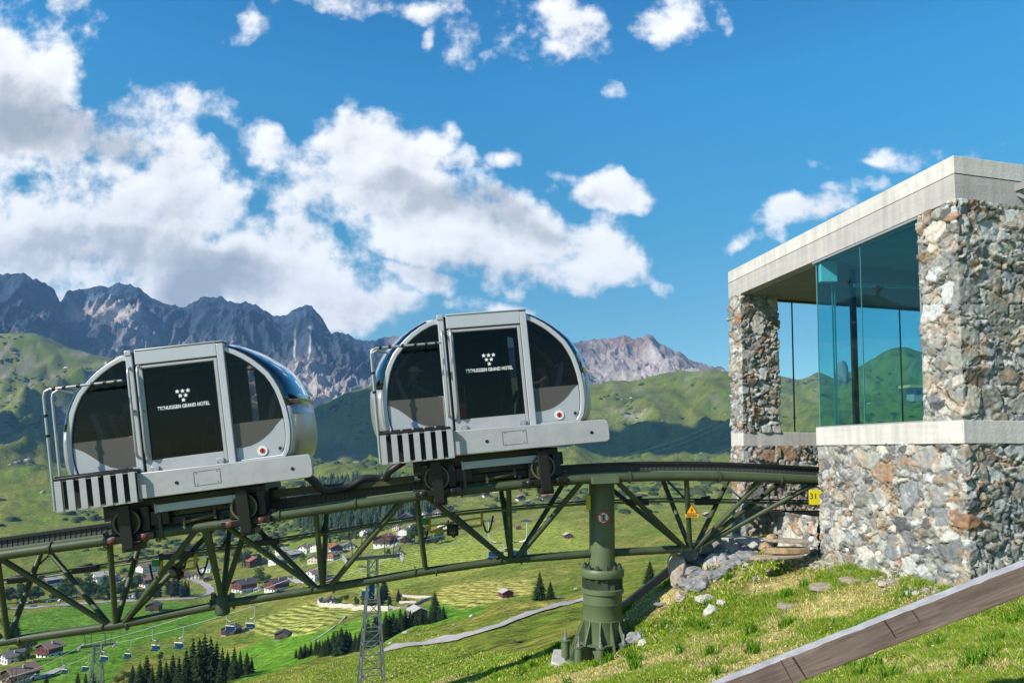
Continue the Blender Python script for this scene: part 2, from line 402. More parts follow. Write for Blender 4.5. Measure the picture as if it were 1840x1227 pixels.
# near slope: thin-plate surface through measured points
NP = [(1840,1227,5.5),(1560,1227,6.9),(1300,1227,8.4),(1100,1227,10.2),(950,1227,12),(800,1240,15),(600,1265,18),(300,1310,20),(0,1370,22),
 (1840,1125,8.5),(1690,1060,10.3),(1560,1034,11.8),(1462,1006,13.1),(1380,998,14.2),(1300,985,15.4),(1250,1012,14.8),(1200,1085,14),(1140,1148,13.6),(1082,1188,13.5),(1000,1188,13.9),(900,1200,18),(750,1228,20),
 (1310,968,17.5),(1210,1062,18),(1130,1108,22),(1050,1145,25),(920,1178,30),(700,1232,32),(500,1265,34),(1400,962,18),(1500,950,20),(1840,975,14),(1840,965,20)]
NPT = [tuple(W(*p)) for p in NP]+[(0,0,-1.65),(3,1,-1.35),(-4,0,-3.0),(0,-6,-.9),(8,0,-.4),(-12,4,-6),(-20,12,-10),(14,12,-.5),(22,6,1.5),(20,24,-3),(-20,-8,-7),(20,-10,3),(34,16,2),(-34,16,-16)]
NPT = np.array(NPT)
def _tps(d2): return np.where(d2 > 0, .5*d2*np.log(np.maximum(d2, 1e-9)), 0)
_n = len(NPT); _A = np.zeros((_n+3, _n+3)); _d = ((NPT[:,None,:2]-NPT[None,:,:2])**2).sum(-1)
_A[:_n,:_n] = _tps(_d)+np.eye(_n)*.6; _A[:_n,_n] = 1; _A[:_n,_n+1:] = NPT[:,:2]; _A[_n:,:_n] = _A[:_n,_n:].T
_w = np.linalg.solve(_A, np.concatenate([NPT[:,2], [0,0,0]]))
def near_z(X, Y):
    s = _w[_n]+_w[_n+1]*X+_w[_n+2]*Y
    for k in range(_n): s = s+_w[k]*_tps((X-NPT[k,0])**2+(Y-NPT[k,1])**2)
    return s+fbm(X/1.3, Y/1.3, 3, 3)*.07+fbm(X/5, Y/5, 2, 4)*.12
def HZ(X, Y):
    X = np.asarray(X, float); Y = np.asarray(Y, float)
    f = far_z(X, Y); w = sstep(19, 34, Y); w = np.maximum(w, sstep(30, 45, np.abs(X)))
    m = w < 1
    nz = np.zeros_like(f)
    if m.any(): nz[m] = near_z(X[m], Y[m])
    return np.where(m, nz*(1-w)+f*w, f)
def hz(x, y): return float(HZ(np.array([x]), np.array([y]))[0])
_YS = np.geomspace(5, 2600, 460)
def hit(px, py, ymin=14):
    """where the line of sight through a photo pixel meets the ground"""
    a = (px-CX)/F; b = (CY0-py)/F; Ys = _YS[_YS >= ymin]; t = Ys/(cp-b*sp)
    Z = (sp+b*cp)*t; H = HZ(a*t, Ys); k = np.argmax(Z <= H)
    if not (Z <= H).any(): k = len(Ys)-1
    y0 = Ys[max(k-1,0)]; y1 = Ys[k]
    for _ in range(12):
        ym = (y0+y1)/2; tt = ym/(cp-b*sp)
        if (sp+b*cp)*tt <= hz(a*tt, ym): y1 = ym
        else: y0 = ym
    tt = y1/(cp-b*sp); x = a*tt
    return Vector((x, y1, hz(x, y1)))
# grid
NU, NR = 620, 640
uu = np.linspace(-1.75, 1.45, NU); r0 = 3*np.exp(np.linspace(0, math.log(2900/3), NR))
Yg = r0-18; GX = uu[None,:]*(r0[:,None]); GY = np.repeat(Yg[:,None], NU, 1)
GZ = HZ(GX.ravel(), GY.ravel()).reshape(GX.shape)
_KR = (NR-1)/math.log(2900/3); _KU = (NU-1)/(uu[-1]-uu[0])
def HZ(X, Y):          # from here on: the height of the built ground sheet itself
    X = np.asarray(X, float); Y = np.asarray(Y, float); r_ = np.maximum(Y+18, 3.001)
    i = np.clip(np.log(r_/3)*_KR, 0, NR-1.001); j = np.clip((X/r_-uu[0])*_KU, 0, NU-1.001)
    a = i.astype(int); b = j.astype(int); fa = (r_-r0[a])/(r0[a+1]-r0[a]); fb = j-b; fa = np.clip(fa, 0, 1)
    return (GZ[a,b]*(1-fb)+GZ[a,b+1]*fb)*(1-fa)+(GZ[a+1,b]*(1-fb)+GZ[a+1,b+1]*fb)*fa
# what grows where
dep = np.maximum(GY*cp+GZ*sp, 1); PXg = CX+F*GX/dep
PYg = np.where(GY > 8, CY0-F*((-GY*sp+GZ*cp)/dep), 1300)
def inpoly(px, py, poly):
    r = np.zeros(px.shape, bool); n = len(poly)
    for i in range(n):
        x0, y0 = poly[i]; x1, y1 = poly[(i+1)%n]
        c = ((y0 > py) != (y1 > py)) & (px < (x1-x0)*(py-y0)/((y1-y0) if y1 != y0 else 1e-9)+x0); r ^= c
    return r
def soft(poly, y0, y1, e=3):
    m = np.zeros(PXg.shape)
    for dx, dy in ((0,0),(e,0),(-e,0),(0,e*.6),(0,-e*.6)): m += inpoly(PXg+dx, PYg+dy, poly)
    return m/5*((GY > y0) & (GY < y1))
n1 = fbm(GX/40, GY/40, 5, 31); n2 = fbm(GX/9, GY/9, 4, 41); n3 = fbm(GX/260, GY/260, 4, 51); n4 = fbm(GX/2.5, GY/2.5, 3, 61)
def C(*c): return np.array(c, float)
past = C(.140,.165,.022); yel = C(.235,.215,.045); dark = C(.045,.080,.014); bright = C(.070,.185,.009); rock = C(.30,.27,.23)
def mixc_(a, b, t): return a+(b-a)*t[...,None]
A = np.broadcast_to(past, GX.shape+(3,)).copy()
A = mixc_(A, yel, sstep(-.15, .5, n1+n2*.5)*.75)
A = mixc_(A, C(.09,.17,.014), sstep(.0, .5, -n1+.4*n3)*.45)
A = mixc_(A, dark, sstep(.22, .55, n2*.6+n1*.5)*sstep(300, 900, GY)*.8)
# brighter fertilised meadows
FLD = [([(430,1227),(380,1190),(470,1150),(600,1125),(690,1098),(760,1090),(800,1068),(870,1095),(870,1112),(760,1140),(700,1150),(600,1170)],120,420),
 ([(0,1110),(120,1090),(230,1082),(380,1085),(400,1100),(330,1140),(240,1160),(200,1227),(60,1227),(60,1150),(0,1130)],150,600),
 ([(640,1140),(700,1100),(860,1090),(870,1110),(780,1130),(690,1150)],150,420)]
for k, (pl, a, b) in enumerate(FLD): A = mixc_(A, bright*(1+.25*(k == 0)), soft(pl, a, b)*.8)
MOW = [([(490,1145),(440,1130),(470,1110),(560,1080),(650,1082),(640,1100),(600,1118),(560,1140)],180,520),([(775,1078),(800,1052),(860,1043),(950,1038),(958,1055),(955,1068),(900,1078),(830,1095)],200,520),
 ([(600,1010),(660,1000),(820,968),(900,950),(1000,935),(1060,960),(1060,985),(940,1012),(800,1035),(660,1070),(600,1050)],300,900)]
mow = np.zeros(GX.shape)
for k, (pl, a, b) in enumerate(MOW):
    s_ = soft(pl, a, b); A = mixc_(A, [C(.24,.26,.06), C(.32,.29,.07), C(.21,.25,.035)][k], s_*.8); mow = np.maximum(mow, s_*[1,1,.55][k])
# rocks: left slope, the knoll right of the hill, scree at the ridge
slope = np.hypot(*np.gradient(GZ))/np.maximum(np.hypot(np.gradient(GX, axis=1), 1), .1)
rk = sstep(.1, .5, ridged(GX/130, GY/130, 5, 71)-.35+.35*n2)
left = sstep(330, 60, PXg)*sstep(1450, 1900, GY)
A = mixc_(A, C(.20,.17,.14), np.clip((rk*1.5+.25*n2)*left, 0, .9)); A = mixc_(A, C(.34,.29,.27), np.clip(sstep(.15,.5,ridged(GX/45, GY/45, 4, 75)-.25+.3*n1)*left, 0, 1)*.6)
A = mixc_(A, dark, sstep(.1,.5,ridged(GX/55, GY/55, 4, 73)-.3+.4*n1)*sstep(700, 1300, GY)*.55)
A = mixc_(A, rock*.9, rk*sstep(1700, 2300, GY)*.45*(1-left))
A = mixc_(A, rock*1.1, soft([(1110,735),(1150,728),(1175,742),(1150,758),(1115,752)],1200,2600,5)*sstep(-.2,.3,n2)*.8)
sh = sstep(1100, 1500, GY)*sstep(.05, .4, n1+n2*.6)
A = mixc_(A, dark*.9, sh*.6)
# near slope: straw and bare earth
nr = sstep(26, 16, GY)
A = mixc_(A, C(.14,.17,.03), nr*.5)
A = mixc_(A, C(.50,.40,.20), nr*sstep(.05, .5, fbm(GX/.9, GY/.9, 4, 81)+.25*fbm(GX/4, GY/4, 2, 82))*.75)
A = A*(1+.22*n4+.15*n2)[...,None]
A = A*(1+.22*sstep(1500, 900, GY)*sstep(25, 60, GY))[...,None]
idx = np.arange(NR*NU).reshape(NR, NU)
Fq = np.stack([idx[:-1,:-1], idx[:-1,1:], idx[1:,1:], idx[1:,:-1]], -1).reshape(-1, 4)
def ground_mat():
    m = bpy.data.materials.new('alpine_meadow'); m.use_nodes = True; nt = m.node_tree; b = nt.nodes['Principled BSDF']; l = nt.links.new
    b.inputs['Roughness'].default_value = .95; b.inputs['Specular IOR Level'].default_value = .1
    at = nt.nodes.new('ShaderNodeAttribute'); at.attribute_name = 'alb'; mo = nt.nodes.new('ShaderNodeAttribute'); mo.attribute_name = 'mow'
    ob = nt.nodes.new('ShaderNodeTexCoord')
    def nz(s, d=5, r=.6):
        n = nt.nodes.new('ShaderNodeTexNoise'); n.inputs['Scale'].default_value = s; n.inputs['Detail'].default_value = d; n.inputs['Roughness'].default_value = r
        l(ob.outputs['Object'], n.inputs['Vector']); return n.outputs['Fac']
    f = Mth('MAXIMUM', Mth('MULTIPLY_ADD', nz(.30, 9, .74), 4.0, -1.0, tree=nt), .25, tree=nt)
    f2 = Mth('MULTIPLY_ADD', nz(9, 4), 1.0, .5, tree=nt)
    v = nt.nodes.new('ShaderNodeVectorMath'); v.operation = 'SCALE'; l(at.outputs['Color'], v.inputs[0]); l(Mth('MULTIPLY', f, f2, tree=nt), v.inputs['Scale'])
    wv = nt.nodes.new('ShaderNodeTexWave'); wv.bands_direction = 'DIAGONAL'; wv.inputs['Scale'].default_value = .085; wv.inputs['Distortion'].default_value = 9; wv.inputs['Detail'].default_value = 1.5; wv.inputs['Detail Scale'].default_value = .12
    l(ob.outputs['Object'], wv.inputs['Vector'])
    k = Mth('MULTIPLY', mo.outputs['Fac'], Mth('MULTIPLY_ADD', wv.outputs['Fac'], 1.3, -.55, tree=nt), tree=nt)
    v2 = nt.nodes.new('ShaderNodeVectorMath'); v2.operation = 'SCALE'; l(v.outputs[0], v2.inputs[0]); l(Mth('ADD', k, 1, tree=nt), v2.inputs['Scale'])
    l(v2.outputs[0], b.inputs['Base Color'])
    bu = nt.nodes.new('ShaderNodeBump'); bu.inputs['Strength'].default_value = .8; bu.inputs['Distance'].default_value = 1.8; l(nz(.5, 7), bu.inputs['Height'])
    l(bu.outputs[0], b.inputs['Normal']); return m
M['ground'] = ground_mat()
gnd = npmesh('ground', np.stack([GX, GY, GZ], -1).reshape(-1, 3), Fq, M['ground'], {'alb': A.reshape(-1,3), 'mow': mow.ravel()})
tag(gnd, kind='structure', label='green alpine meadows falling from the station into the valley')
# broad skirt so that the land goes on below and behind
sk = MB(); sk.add([(-6900,-990,-420),(6900,-990,-420),(6900,5590,-420),(-6900,5590,-420)], [(0,1,2,3)])
tag(sk.build('valley_floor', M['ground'], smooth=0), kind='structure')

# ------------------------------------------------------------------ mountains
def mountains():
    SIL = [(-900,420),(-600,470),(-420,440),(-260,500),(-120,480),(-30,495),(0,491),(25,488),(42,488),(58,500),(80,506),(97,518),(108,540),(118,528),(140,519),(160,514),(185,511),(200,517),(213,508),(232,511),(248,512),(262,522),(275,532),(300,543),(318,550),(332,549),(348,541),(362,534),(380,531),(400,533),(420,539),(436,539),(452,547),(470,553),(488,563),(505,565),(522,558),(538,551),(549,549),(560,553),(568,562),(580,576),(596,598),(606,596),(630,599),(652,606),(676,610),(700,603),(722,599),(760,612),(820,622),(900,622),(980,616),(1036,616),(1052,610),(1070,606),(1090,606),(1108,601),(1124,600),(1140,604),(1160,602),(1172,606),(1184,617),(1200,624),(1222,630),(1240,643),(1262,652),(1290,662),(1330,668),(1400,676),(1500,690),(1700,700),(2500,720)]
    sx = np.array([s[0] for s in SIL], float); sy = np.array([s[1] for s in SIL], float)
    nx, ny = 1500, 190
    pxs = np.linspace(-900, 1700, nx); t = np.linspace(0, 1.25, ny)
    Pg, Tg = np.meshgrid(pxs, t)
    near = np.interp(pxs, [-900,0,60,110,150,260,500,620,2000], [3900,3600,3600,3900,4300,4300,4200,4400,4600])   # distance of the crest
    Yb = 2620+np.zeros_like(pxs); Yc = near
    Yg_ = Yb[None,:]+(Yc-Yb)[None,:]*Tg
    crest = np.interp(pxs, sx, sy)+fbm(pxs/16, pxs*0, 4, 3)*4.5
    zc = np.array([zpy(p, y) for p, y in zip(crest, Yc)])
    base = np.interp(pxs, RX, RY)+12
    zb = np.array([zpy(p, y) for p, y in zip(base, Yb)])-25
    prof = np.interp(Tg, [0,.25,.5,.75,1,1.12,1.25], [0,.14,.34,.62,1,.72,.5])
    Zg = zb[None,:]+(zc-zb)[None,:]*prof
    Xg = (Pg-CX)/F*(Yg_*cp+Zg*sp)
    # spurs and gullies running down the faces
    wx = Xg+fbm(Xg/500, Yg_/500, 3, 77)*180
    rib = ridged(wx/230, Yg_/900, 6, 12, .62)-.42
    rib2 = ridged(wx/75+9, Yg_/220, 5, 19, .62)-.4
    rel = zc[None,:]-zb[None,:]
    env = np.clip(Tg/.25, 0, 1)*(1-.80*np.exp(-((Tg-1)/.12)**2))
    dz = (rib*150+rib2*60)*env*np.clip(rel/420, .25, 1.3)
    # near crest keep the outline
    Zg = Zg+dz
    cr = np.exp(-((Tg-1)/.02)**2)
    Zg = Zg+(ridged(Xg/60, Yg_/60, 4, 88)-.5)*22*env
    # colour: dark rock, pale scree fans, grass low down, pale limestone on the right
    nA = fbm(Xg/120, Yg_/260, 5, 91); nB = fbm(Xg/35, Yg_/60, 4, 92)
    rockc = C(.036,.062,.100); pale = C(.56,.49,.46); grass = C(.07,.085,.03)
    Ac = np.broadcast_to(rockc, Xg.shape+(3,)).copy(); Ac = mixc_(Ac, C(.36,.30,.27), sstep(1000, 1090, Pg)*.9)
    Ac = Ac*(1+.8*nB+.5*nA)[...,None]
    gully = sstep(.05, -.35, rib+.3*nB)
    scree = gully*sstep(.85, .45, Tg)*.75
    # named pale places: the scree bowl left, the fan under the pointed peak, the limestone of the right mountain
    def blob(cx, cyt, rx, ry): return np.exp(-(((Pg-cx)/rx)**2+((Tg-cyt)/ry)**2))
    scree = scree+2.2*blob(190,.72,60,.10)*sstep(-.5,.1,nA+.25)+1.0*blob(330,.62,30,.12)*sstep(-.2,.2,nB)+.8*blob(440,.55,60,.10)*sstep(-.1,.3,nA)+2.4*blob(545,.22,85,.26)*sstep(-.7,.0,nA+.15)+1.3*blob(440,.28,80,.16)*sstep(-.2,.3,nA)
    scree = scree+1.2*sstep(1050,1100,Pg)*sstep(1320,1240,Pg)*sstep(.60,.30,Tg)
    scree = scree+1.1*blob(1170,.62,60,.30)*sstep(-.35,.2,nA)+.7*blob(718,.95,16,.2)
    Ac = mixc_(Ac, pale, np.clip(scree, 0, 1))
    Ac = mixc_(Ac, C(.30,.20,.16), np.clip(blob(1130,.98,60,.10)+.8*blob(718,.97,18,.12), 0, .8))
    Ac = mixc_(Ac, grass, sstep(.30, .10, Tg+.12*nA)*.7*(1-np.clip(scree,0,1)))
    # two thin lingering snow gullies under the pointed peak
    for gx in (531, 556): Ac = mixc_(Ac, C(.75,.76,.78), np.exp(-((Pg-gx-6*nA)/1.6)**2)*sstep(.55,.6,Tg)*sstep(.86,.8,Tg))
    idx = np.arange(nx*ny).reshape(ny, nx)
    Fm = np.stack([idx[:-1,:-1], idx[:-1,1:], idx[1:,1:], idx[1:,:-1]], -1).reshape(-1, 4)
    m = bpy.data.materials.new('mountain_rock'); m.use_nodes = True; nt = m.node_tree; b = nt.nodes['Principled BSDF']; l = nt.links.new
    b.inputs['Roughness'].default_value = .95; b.inputs['Specular IOR Level'].default_value = .1
    at = nt.nodes.new('ShaderNodeAttribute'); at.attribute_name = 'alb'; ob = nt.nodes.new('ShaderNodeTexCoord')
    mp = nt.nodes.new('ShaderNodeMapping'); mp.inputs['Scale'].default_value = (.03,.012,.02); l(ob.outputs['Object'], mp.inputs['Vector'])
    n = nt.nodes.new('ShaderNodeTexNoise'); n.inputs['Scale'].default_value = 1; n.inputs['Detail'].default_value = 9; n.inputs['Roughness'].default_value = .72; l(mp.outputs[0], n.inputs['Vector'])
    v = nt.nodes.new('ShaderNodeVectorMath'); v.operation = 'SCALE'; l(at.outputs['Color'], v.inputs[0]); l(Mth('MULTIPLY_ADD', n.outputs['Fac'], 2.4, -.2, tree=nt), v.inputs['Scale']); l(v.outputs[0], b.inputs['Base Color'])
    bu = nt.nodes.new('ShaderNodeBump'); bu.inputs['Strength'].default_value = 1; bu.inputs['Distance'].default_value = 40; l(n.outputs['Fac'], bu.inputs['Height']); l(bu.outputs[0], b.inputs['Normal'])
    o = npmesh('mountain_range', np.stack([Xg, Yg_, Zg], -1).reshape(-1, 3), Fm, m, {'alb': Ac.reshape(-1,3)})
    tag(o, kind='structure', label='jagged blue grey mountain range with pale scree')
mountains()
# ------------------------------------------------------------------ elevated track
M['green'] = mat('olive_green_shaded', (.060,.088,.040), .5, spec=.35, noise=(3,.18,(.050,.060,.034)), bump=(30,.05)); M['greencol'] = mat('olive_green_sunlit', (.108,.150,.074), .45, noise=(2.2,.18,(.095,.125,.066)), bump=(30,.05))  # one paint, two tones: truss painted darker for shade, column lighter for sun
M['greendk'] = mat('dark_green_steel', (.05,.07,.04), .5, noise=(4,.3))
M['greenlt'] = mat('pale_green_sheet', (.16,.22,.12), .45, noise=(4,.2))
M['rack'] = mat('black_rack', (.012,.012,.013), .45)
M['tick'] = mat('worn_steel', (.045,.045,.042), .6)
M['alu'] = mat('brushed_aluminium', (.40,.41,.43), .38, .35, noise=(2,.08))
M['bolt'] = mat('zinc_bolts', (.34,.34,.34), .5, .6)
M['concrete'] = mat('raw_concrete', (.52,.50,.47), .9, noise=(3,.25))
TK = np.array([(-260,1040),(-120,1016),(0,997),(200,971),(350,947),(501,924),(650,907),(754,893),(880,876),(1010,862),(1100,857.5),(1200,856),(1340,858),(1460,863),(1600,870)], float)
def tky(px):
    a = (px-CX)/F; Y = 13.17/(1-.12*a); return Y
KX = []; KZ = []; KY = []
for px, py in TK:
    p = W(px, py, tky(px)); KX.append(p.x); KY.append(p.y); KZ.append(p.z)
KX = np.array(KX); KZ = np.array(KZ)
# smooth the height as a function of X
_c = np.polyfit(KX, KZ, 5)
TANG = Vector((1,.12,0)).normalized(); DEEP = Vector((-TANG.y, TANG.x, 0))   # across the track, away from the camera
def rail(px, d=0, h=0):
    """centre of the front tube at photo column px; d metres across, h metres up"""
    y = tky(px); x = (px-CX)/F*y; y = 13.17+.12*x
    p = Vector((x, y, float(np.polyval(_c, x)))); return p+DEEP*d+Vector((0,0,h))
def railx(x, d=0, h=0): return Vector((x, 13.17+.12*x, float(np.polyval(_c, x))))+DEEP*d+Vector((0,0,h))
GAUGE = 1.45
LOW = np.array([(-260,1205),(0,1153),(208,1123),(400,1085),(580,1057),(765,1026),(918,1005),(1055,995),(1110,992),(1240,985)], float)
def low(px):
    d = GAUGE/2; py = np.interp(px, LOW[:,0], LOW[:,1]); b = rail(px, d)
    # slide along so that the column px matches at this depth
    a = (px-CX)/F; y = (13.17+d*DEEP.y-.12*d*DEEP.x)/(1-.12*a); 
    return W(px, py, y)
def newlow(mb, x0, x1, r=.076):
    xs = [x for x in [x0]+list(LOW[:,0])+[x1] if x0 <= x <= x1]; xs = sorted(set(xs)); mb.tube([low(x) for x in xs], r, 14)
truss = empty('track_bridge', rail(600)); truss.location = (0,0,0)
tag(truss, 'olive green tubular truss bridge with black toothed rack that carries the two cabins', 'bridge')
xs = np.linspace(-250, 1590, 70)
for d in (0, GAUGE):
    MB().tube([rail(x, d) for x in xs], .086, 18).build('top_tube', M['green'], truss)
b = MB(); newlow(b, -250, 1064); newlow(b, 1100, 1240); b.build('bottom_tube', M['green'], truss)
def member(p, q, r=.049, m='green'): return MB().tube([p, q], r, 10).build('brace', M[m], truss)
for pb, tops in ((15,[-190,5]),(208,[10,204,356]),(400,[378]),(580,[412,570,724]),(765,[748]),(918,[770,914,1044]),(1240,[1106,1232,1366])):
    for t in tops:
        for d in (0, GAUGE):
            q = rail(t if t > 0 else t, d, -.05); p = low(pb)+TANG*(.10 if t > pb+30 else (-.10 if t < pb-30 else 0)); member(p, q)
member(rail(1470,0,-.05)-TANG*.1, low(1240)+TANG*.15); member(rail(1470,GAUGE,-.05), low(1240)+TANG*.12)
for pb in (15,208,400,580,765,918,1240):
    p = low(pb)
    for s_ in (-1,1): MB().tube([p+TANG*(s_*.20-.012), p+TANG*(s_*.20+.012)], .092, 16).build('node_collar', M['green'], truss)
for x in (100, 300, 505, 640, 770, 980, 1130, 1290, 1400):
    p = rail(x); b = MB(); b.tube([p-TANG*.014, p+TANG*.014], .110, 18); b.build('tube_flange', M['green'], truss)
# hanging joint at the fourth node
b = MB(); p = low(400); b.lathe([(.10,-.19),(.13,-.16),(.13,.12),(.105,.16)], p, 16)
for s in (-1,1): b.bar(p+TANG*s*.16+Vector((0,0,-.02)), p+TANG*s*.16+Vector((0,0,.2)), .07)
b.build('joint_sleeve', M['greendk'], truss)
for x in (372, 432): member(low(400)+Vector((0,0,.1)), rail(x, GAUGE*.5 if x > 400 else 0, -.05), .05)
# cross ties and rack
b = MB()
for x in np.arange(-240, 1500, 62): b.bar(rail(x,.06,.03), rail(x,GAUGE-.06,.03), .07, .06)
b.build('cross_ties', M['greendk'], truss)
b = MB()
for i in range(len(xs)-1):
    b.bar(rail(xs[i],.60,.245), rail(xs[i+1],.60,.245), .16, .05)
    b.bar(rail(xs[i],.66,.13), rail(xs[i+1],.66,.13), .05, .20)
rk_ = b.build('toothed_rack', M['rack'], truss, smooth=0)
b = MB(); X0, X1 = rail(-250).x, rail(1590).x
for x in np.arange(X0, X1, .085): b.bar(railx(x,.57,.03), railx(x,.57,.22), .012, .08)
b.build('teeth', M['tick'], rk_, smooth=0)
b = MB()
for i in range(len(xs)-1): b.bar(rail(xs[i],.24,.085), rail(xs[i+1],.24,.085), .20, .02)
b.build('flange_strip', M['greenlt'], truss, smooth=0)
# conductor rail with black boxes along the back of the truss
CR = [(-240,1090),(0,1048),(210,1015),(415,985),(600,957),(754,932),(870,919),(1050,905),(1200,900),(1300,902),(1460,904)]
def cond(px): 
    y = tky(px)+1.15; return W(px, np.interp(px, [c[0] for c in CR], [c[1] for c in CR]), y)
cx_ = np.linspace(-240, 1458, 50)
MB().tube([cond(x) for x in cx_], .026, 8).build('conductor_rail', M['greenlt'], truss)
b = MB()
for i in range(len(cx_)-1): b.bar(cond(cx_[i])+Vector((0,0,.055)), cond(cx_[i+1])+Vector((0,0,.055)), .07, .03)
b.build('cable_duct', M['rack'], truss, smooth=0)
for x in (-100, 40, 155, 318, 480, 1145, 1268):
    p = cond(x); b = MB(); w_ = .22 if x != 318 else .3
    b.bar(p-TANG*w_+Vector((0,0,.0)), p+TANG*w_+Vector((0,0,.0 if x > 900 else w_*.18)), .16, .12); b.bar(p-TANG*w_*.4+Vector((0,0,.08)), p+TANG*w_*.4+Vector((0,0,.1)), .1, .05)
    b.build('junction_box', M['rack'], truss, bevel=.01)
for x in (40, 228, 395, 576, 752, 912, 1236, 1340):
    b = MB(); b.bar(cond(x), rail(x, GAUGE, -.05), .035); b.build('rail_hanger', M['greendk'], truss)
# two yellow maintenance cradles with hanging hoses below the conductor rail
M['yellow'] = mat('yellow_paint', (.62,.42,.02), .5, noise=(5,.25)); M['emerald'] = mat('green_plastic', (.01,.25,.09), .4)
def cradle(x0, x1, label):
    e = empty('cable_cradle'); a, c = cond(x0), cond(x1); n_ = Vector((0,0,1)); tag(e, label, 'cable carrier', 'cable cradles under the conductor rail')
    b = MB(); a2, c2 = a-n_*.28, c-n_*.26
    b.bar(a, a2, .05); b.bar(c, c2, .05); b.bar(a2, c2, .045); b.bar(a2+n_*.12, c2+n_*.15, .035); b.bar(a2, a2+(c2-a2)*.55+n_*.16, .035); b.bar(a2-TANG*.03, a2-TANG*.03+DEEP*.3, .03)
    b.build('frame', M['yellow'], e, smooth=0)
    for k in (0, .35, 1):
        p = a2+(c2-a2)*k; q = p+TANG*(.22 if k else -.2)
        MB().tube([p+n_*.18+(q-p)*t+n_*(-(1-(2*t-1)**2)*.32) for t in np.linspace(0,1,10)], .018, 8).build('hose', M['black'], e)
    b = MB(); p = a2+(c2-a2)*.45; b.lathe([(.07,-.08),(.09,-.05),(.09,.05),(.07,.08)], p-DEEP*.1, 14, 'y'); b.box(p.x-.12,p.x+.1,p.y-.05,p.y+.1,p.z-.12,p.z+.1); b.build('reel', M['black'], e)
    MB().box(a.x-.15,a.x-.02,a.y-.06,a.y+.06,a.z-.13,a.z-.01).build('connector', M['emerald'], e)
cradle(290, 352, 'yellow hanging cable cradle with hoses below the left cabin')
cradle(772, 866, 'yellow hanging cable cradle with hoses below the right cabin')

# ------------------------------------------------------------------ support column
colp = low(1082); CB = W(1082, 1182, colp.y)
clm = empty('support_column', (0,0,0)); tag(clm, 'thick olive green steel column with bolted flange and gusseted foot carrying the truss', 'support column')
def zc(py): return zpy(py, colp.y)
b = MB(); b.lathe([(.245, zc(1050)), (.245, zc(868))], (colp.x, colp.y, 0), 36)
b.bar(rail(1060,0,-.02), rail(1105,0,-.02), .5, .12); b.build('shaft', M['greencol'], clm)
fx, fy = colp.x, colp.y
b = MB(); b.lathe([(.40,zc(1035)),(.415,zc(1033)),(.415,zc(1022)),(.40,zc(1020)),(.25,zc(1020))], (fx,fy,0), 40)
b.build('flange', M['greencol'], clm)
for k in range(12):
    t = k*math.pi/6+.12; p = (fx+.34*math.cos(t), fy+.34*math.sin(t), 0); b = MB()
    b.lathe([(.048,zc(1020)),(.048,zc(1016)),(.036,zc(1016)),(.034,zc(1013.5)),(.02,zc(1013)),(.02,zc(1012))], p, 8)
    b.lathe([(.018,zc(1040)),(.03,zc(1040)),(.03,zc(1035))], p, 8); b.build('flange_bolt', M['greendk'], clm)
b = MB(); b.lathe([(.25,zc(1058)),(.25,zc(1034))], (fx,fy,0), 30)
for k in range(16):
    t = k*math.pi/8; c, s = math.cos(t), math.sin(t); b.bar((fx+.32*c,fy+.32*s,zc(1058)), (fx+.32*c,fy+.32*s,zc(1035)), .012, .14)
b.build('spacer_ribs', M['greendk'], clm, smooth=0)
b = MB(); b.lathe([(.405,zc(1063)),(.405,zc(1056)),(.385,zc(1055)),(.25,zc(1055))], (fx,fy,0), 40)
b.lathe([(.378,zc(1186)),(.378,zc(1147)),(.376,zc(1112)),(.383,zc(1111)),(.383,zc(1109.5)),(.374,zc(1109)),(.370,zc(1083)),(.378,zc(1082)),(.378,zc(1080.5)),(.370,zc(1080)),(.372,zc(1063))], (fx,fy,0), 48)
b.build('foot_drum', M['greencol'], clm)
b = MB(); b.lathe([(.52,zc(1152)),(.52,zc(1149)),(.37,zc(1149))], (fx,fy,0), 8); b.lathe([(.74,zc(1192)),(.74,zc(1180)),(.3,zc(1180))], (fx,fy,0), 8); b.build('foot_plate', M['greencol'], clm, smooth=20)
for k in range(12):
    t = k*math.pi/6+.28; c, s = math.cos(t), math.sin(t); nx_, ny_ = -s*.011, c*.011
    pts = [(.37,zc(1110)),(.385,zc(1110)),(.68,zc(1178)),(.37,zc(1178))]
    v = [(fx+r*c+sg*nx_, fy+r*s+sg*ny_, z) for sg in (-1,1) for r, z in pts]
    MB().add(v, [(0,1,2,3),(7,6,5,4),(0,4,5,1),(1,5,6,2),(2,6,7,3),(3,7,4,0)]).build('gusset', M['greencol'], clm, smooth=0)
for px, py in ((1016,1168),(1040,1180),(1079,1182),(1121,1176),(1146,1166)):
    y = {1016:fy-.1,1040:fy-.42,1079:fy-.62,1121:fy-.5,1146:fy-.05}[px]; p = W(px, py, y); b = MB()
    b.lathe([(.078,-.12),(.078,.17),(.095,.175),(.095,.20),(.05,.20)], p, 18); o = b.build('anchor_sleeve', M['greencol'], clm)
    MB().lathe([(.042,.20),(.042,.24),(.028,.24),(.028,.28),(.018,.28),(.018,.38)], p, 8).build('anchor_bolt', M['bolt'], o)
b = MB(); p0 = W(985,1168,fy+.05); b.prism_z([(fx-1.0,fy-.05),(fx-.55,fy-.85),(fx+.25,fy-1.0),(fx+.8,fy-.3),(fx+.8,fy+.8),(fx-.9,fy+.8)], zc(1230), zc(1186))
tag(b.build('foundation_slab', M['concrete'], bevel=.02), 'pale concrete slab in the grass under the green column', 'foundation')
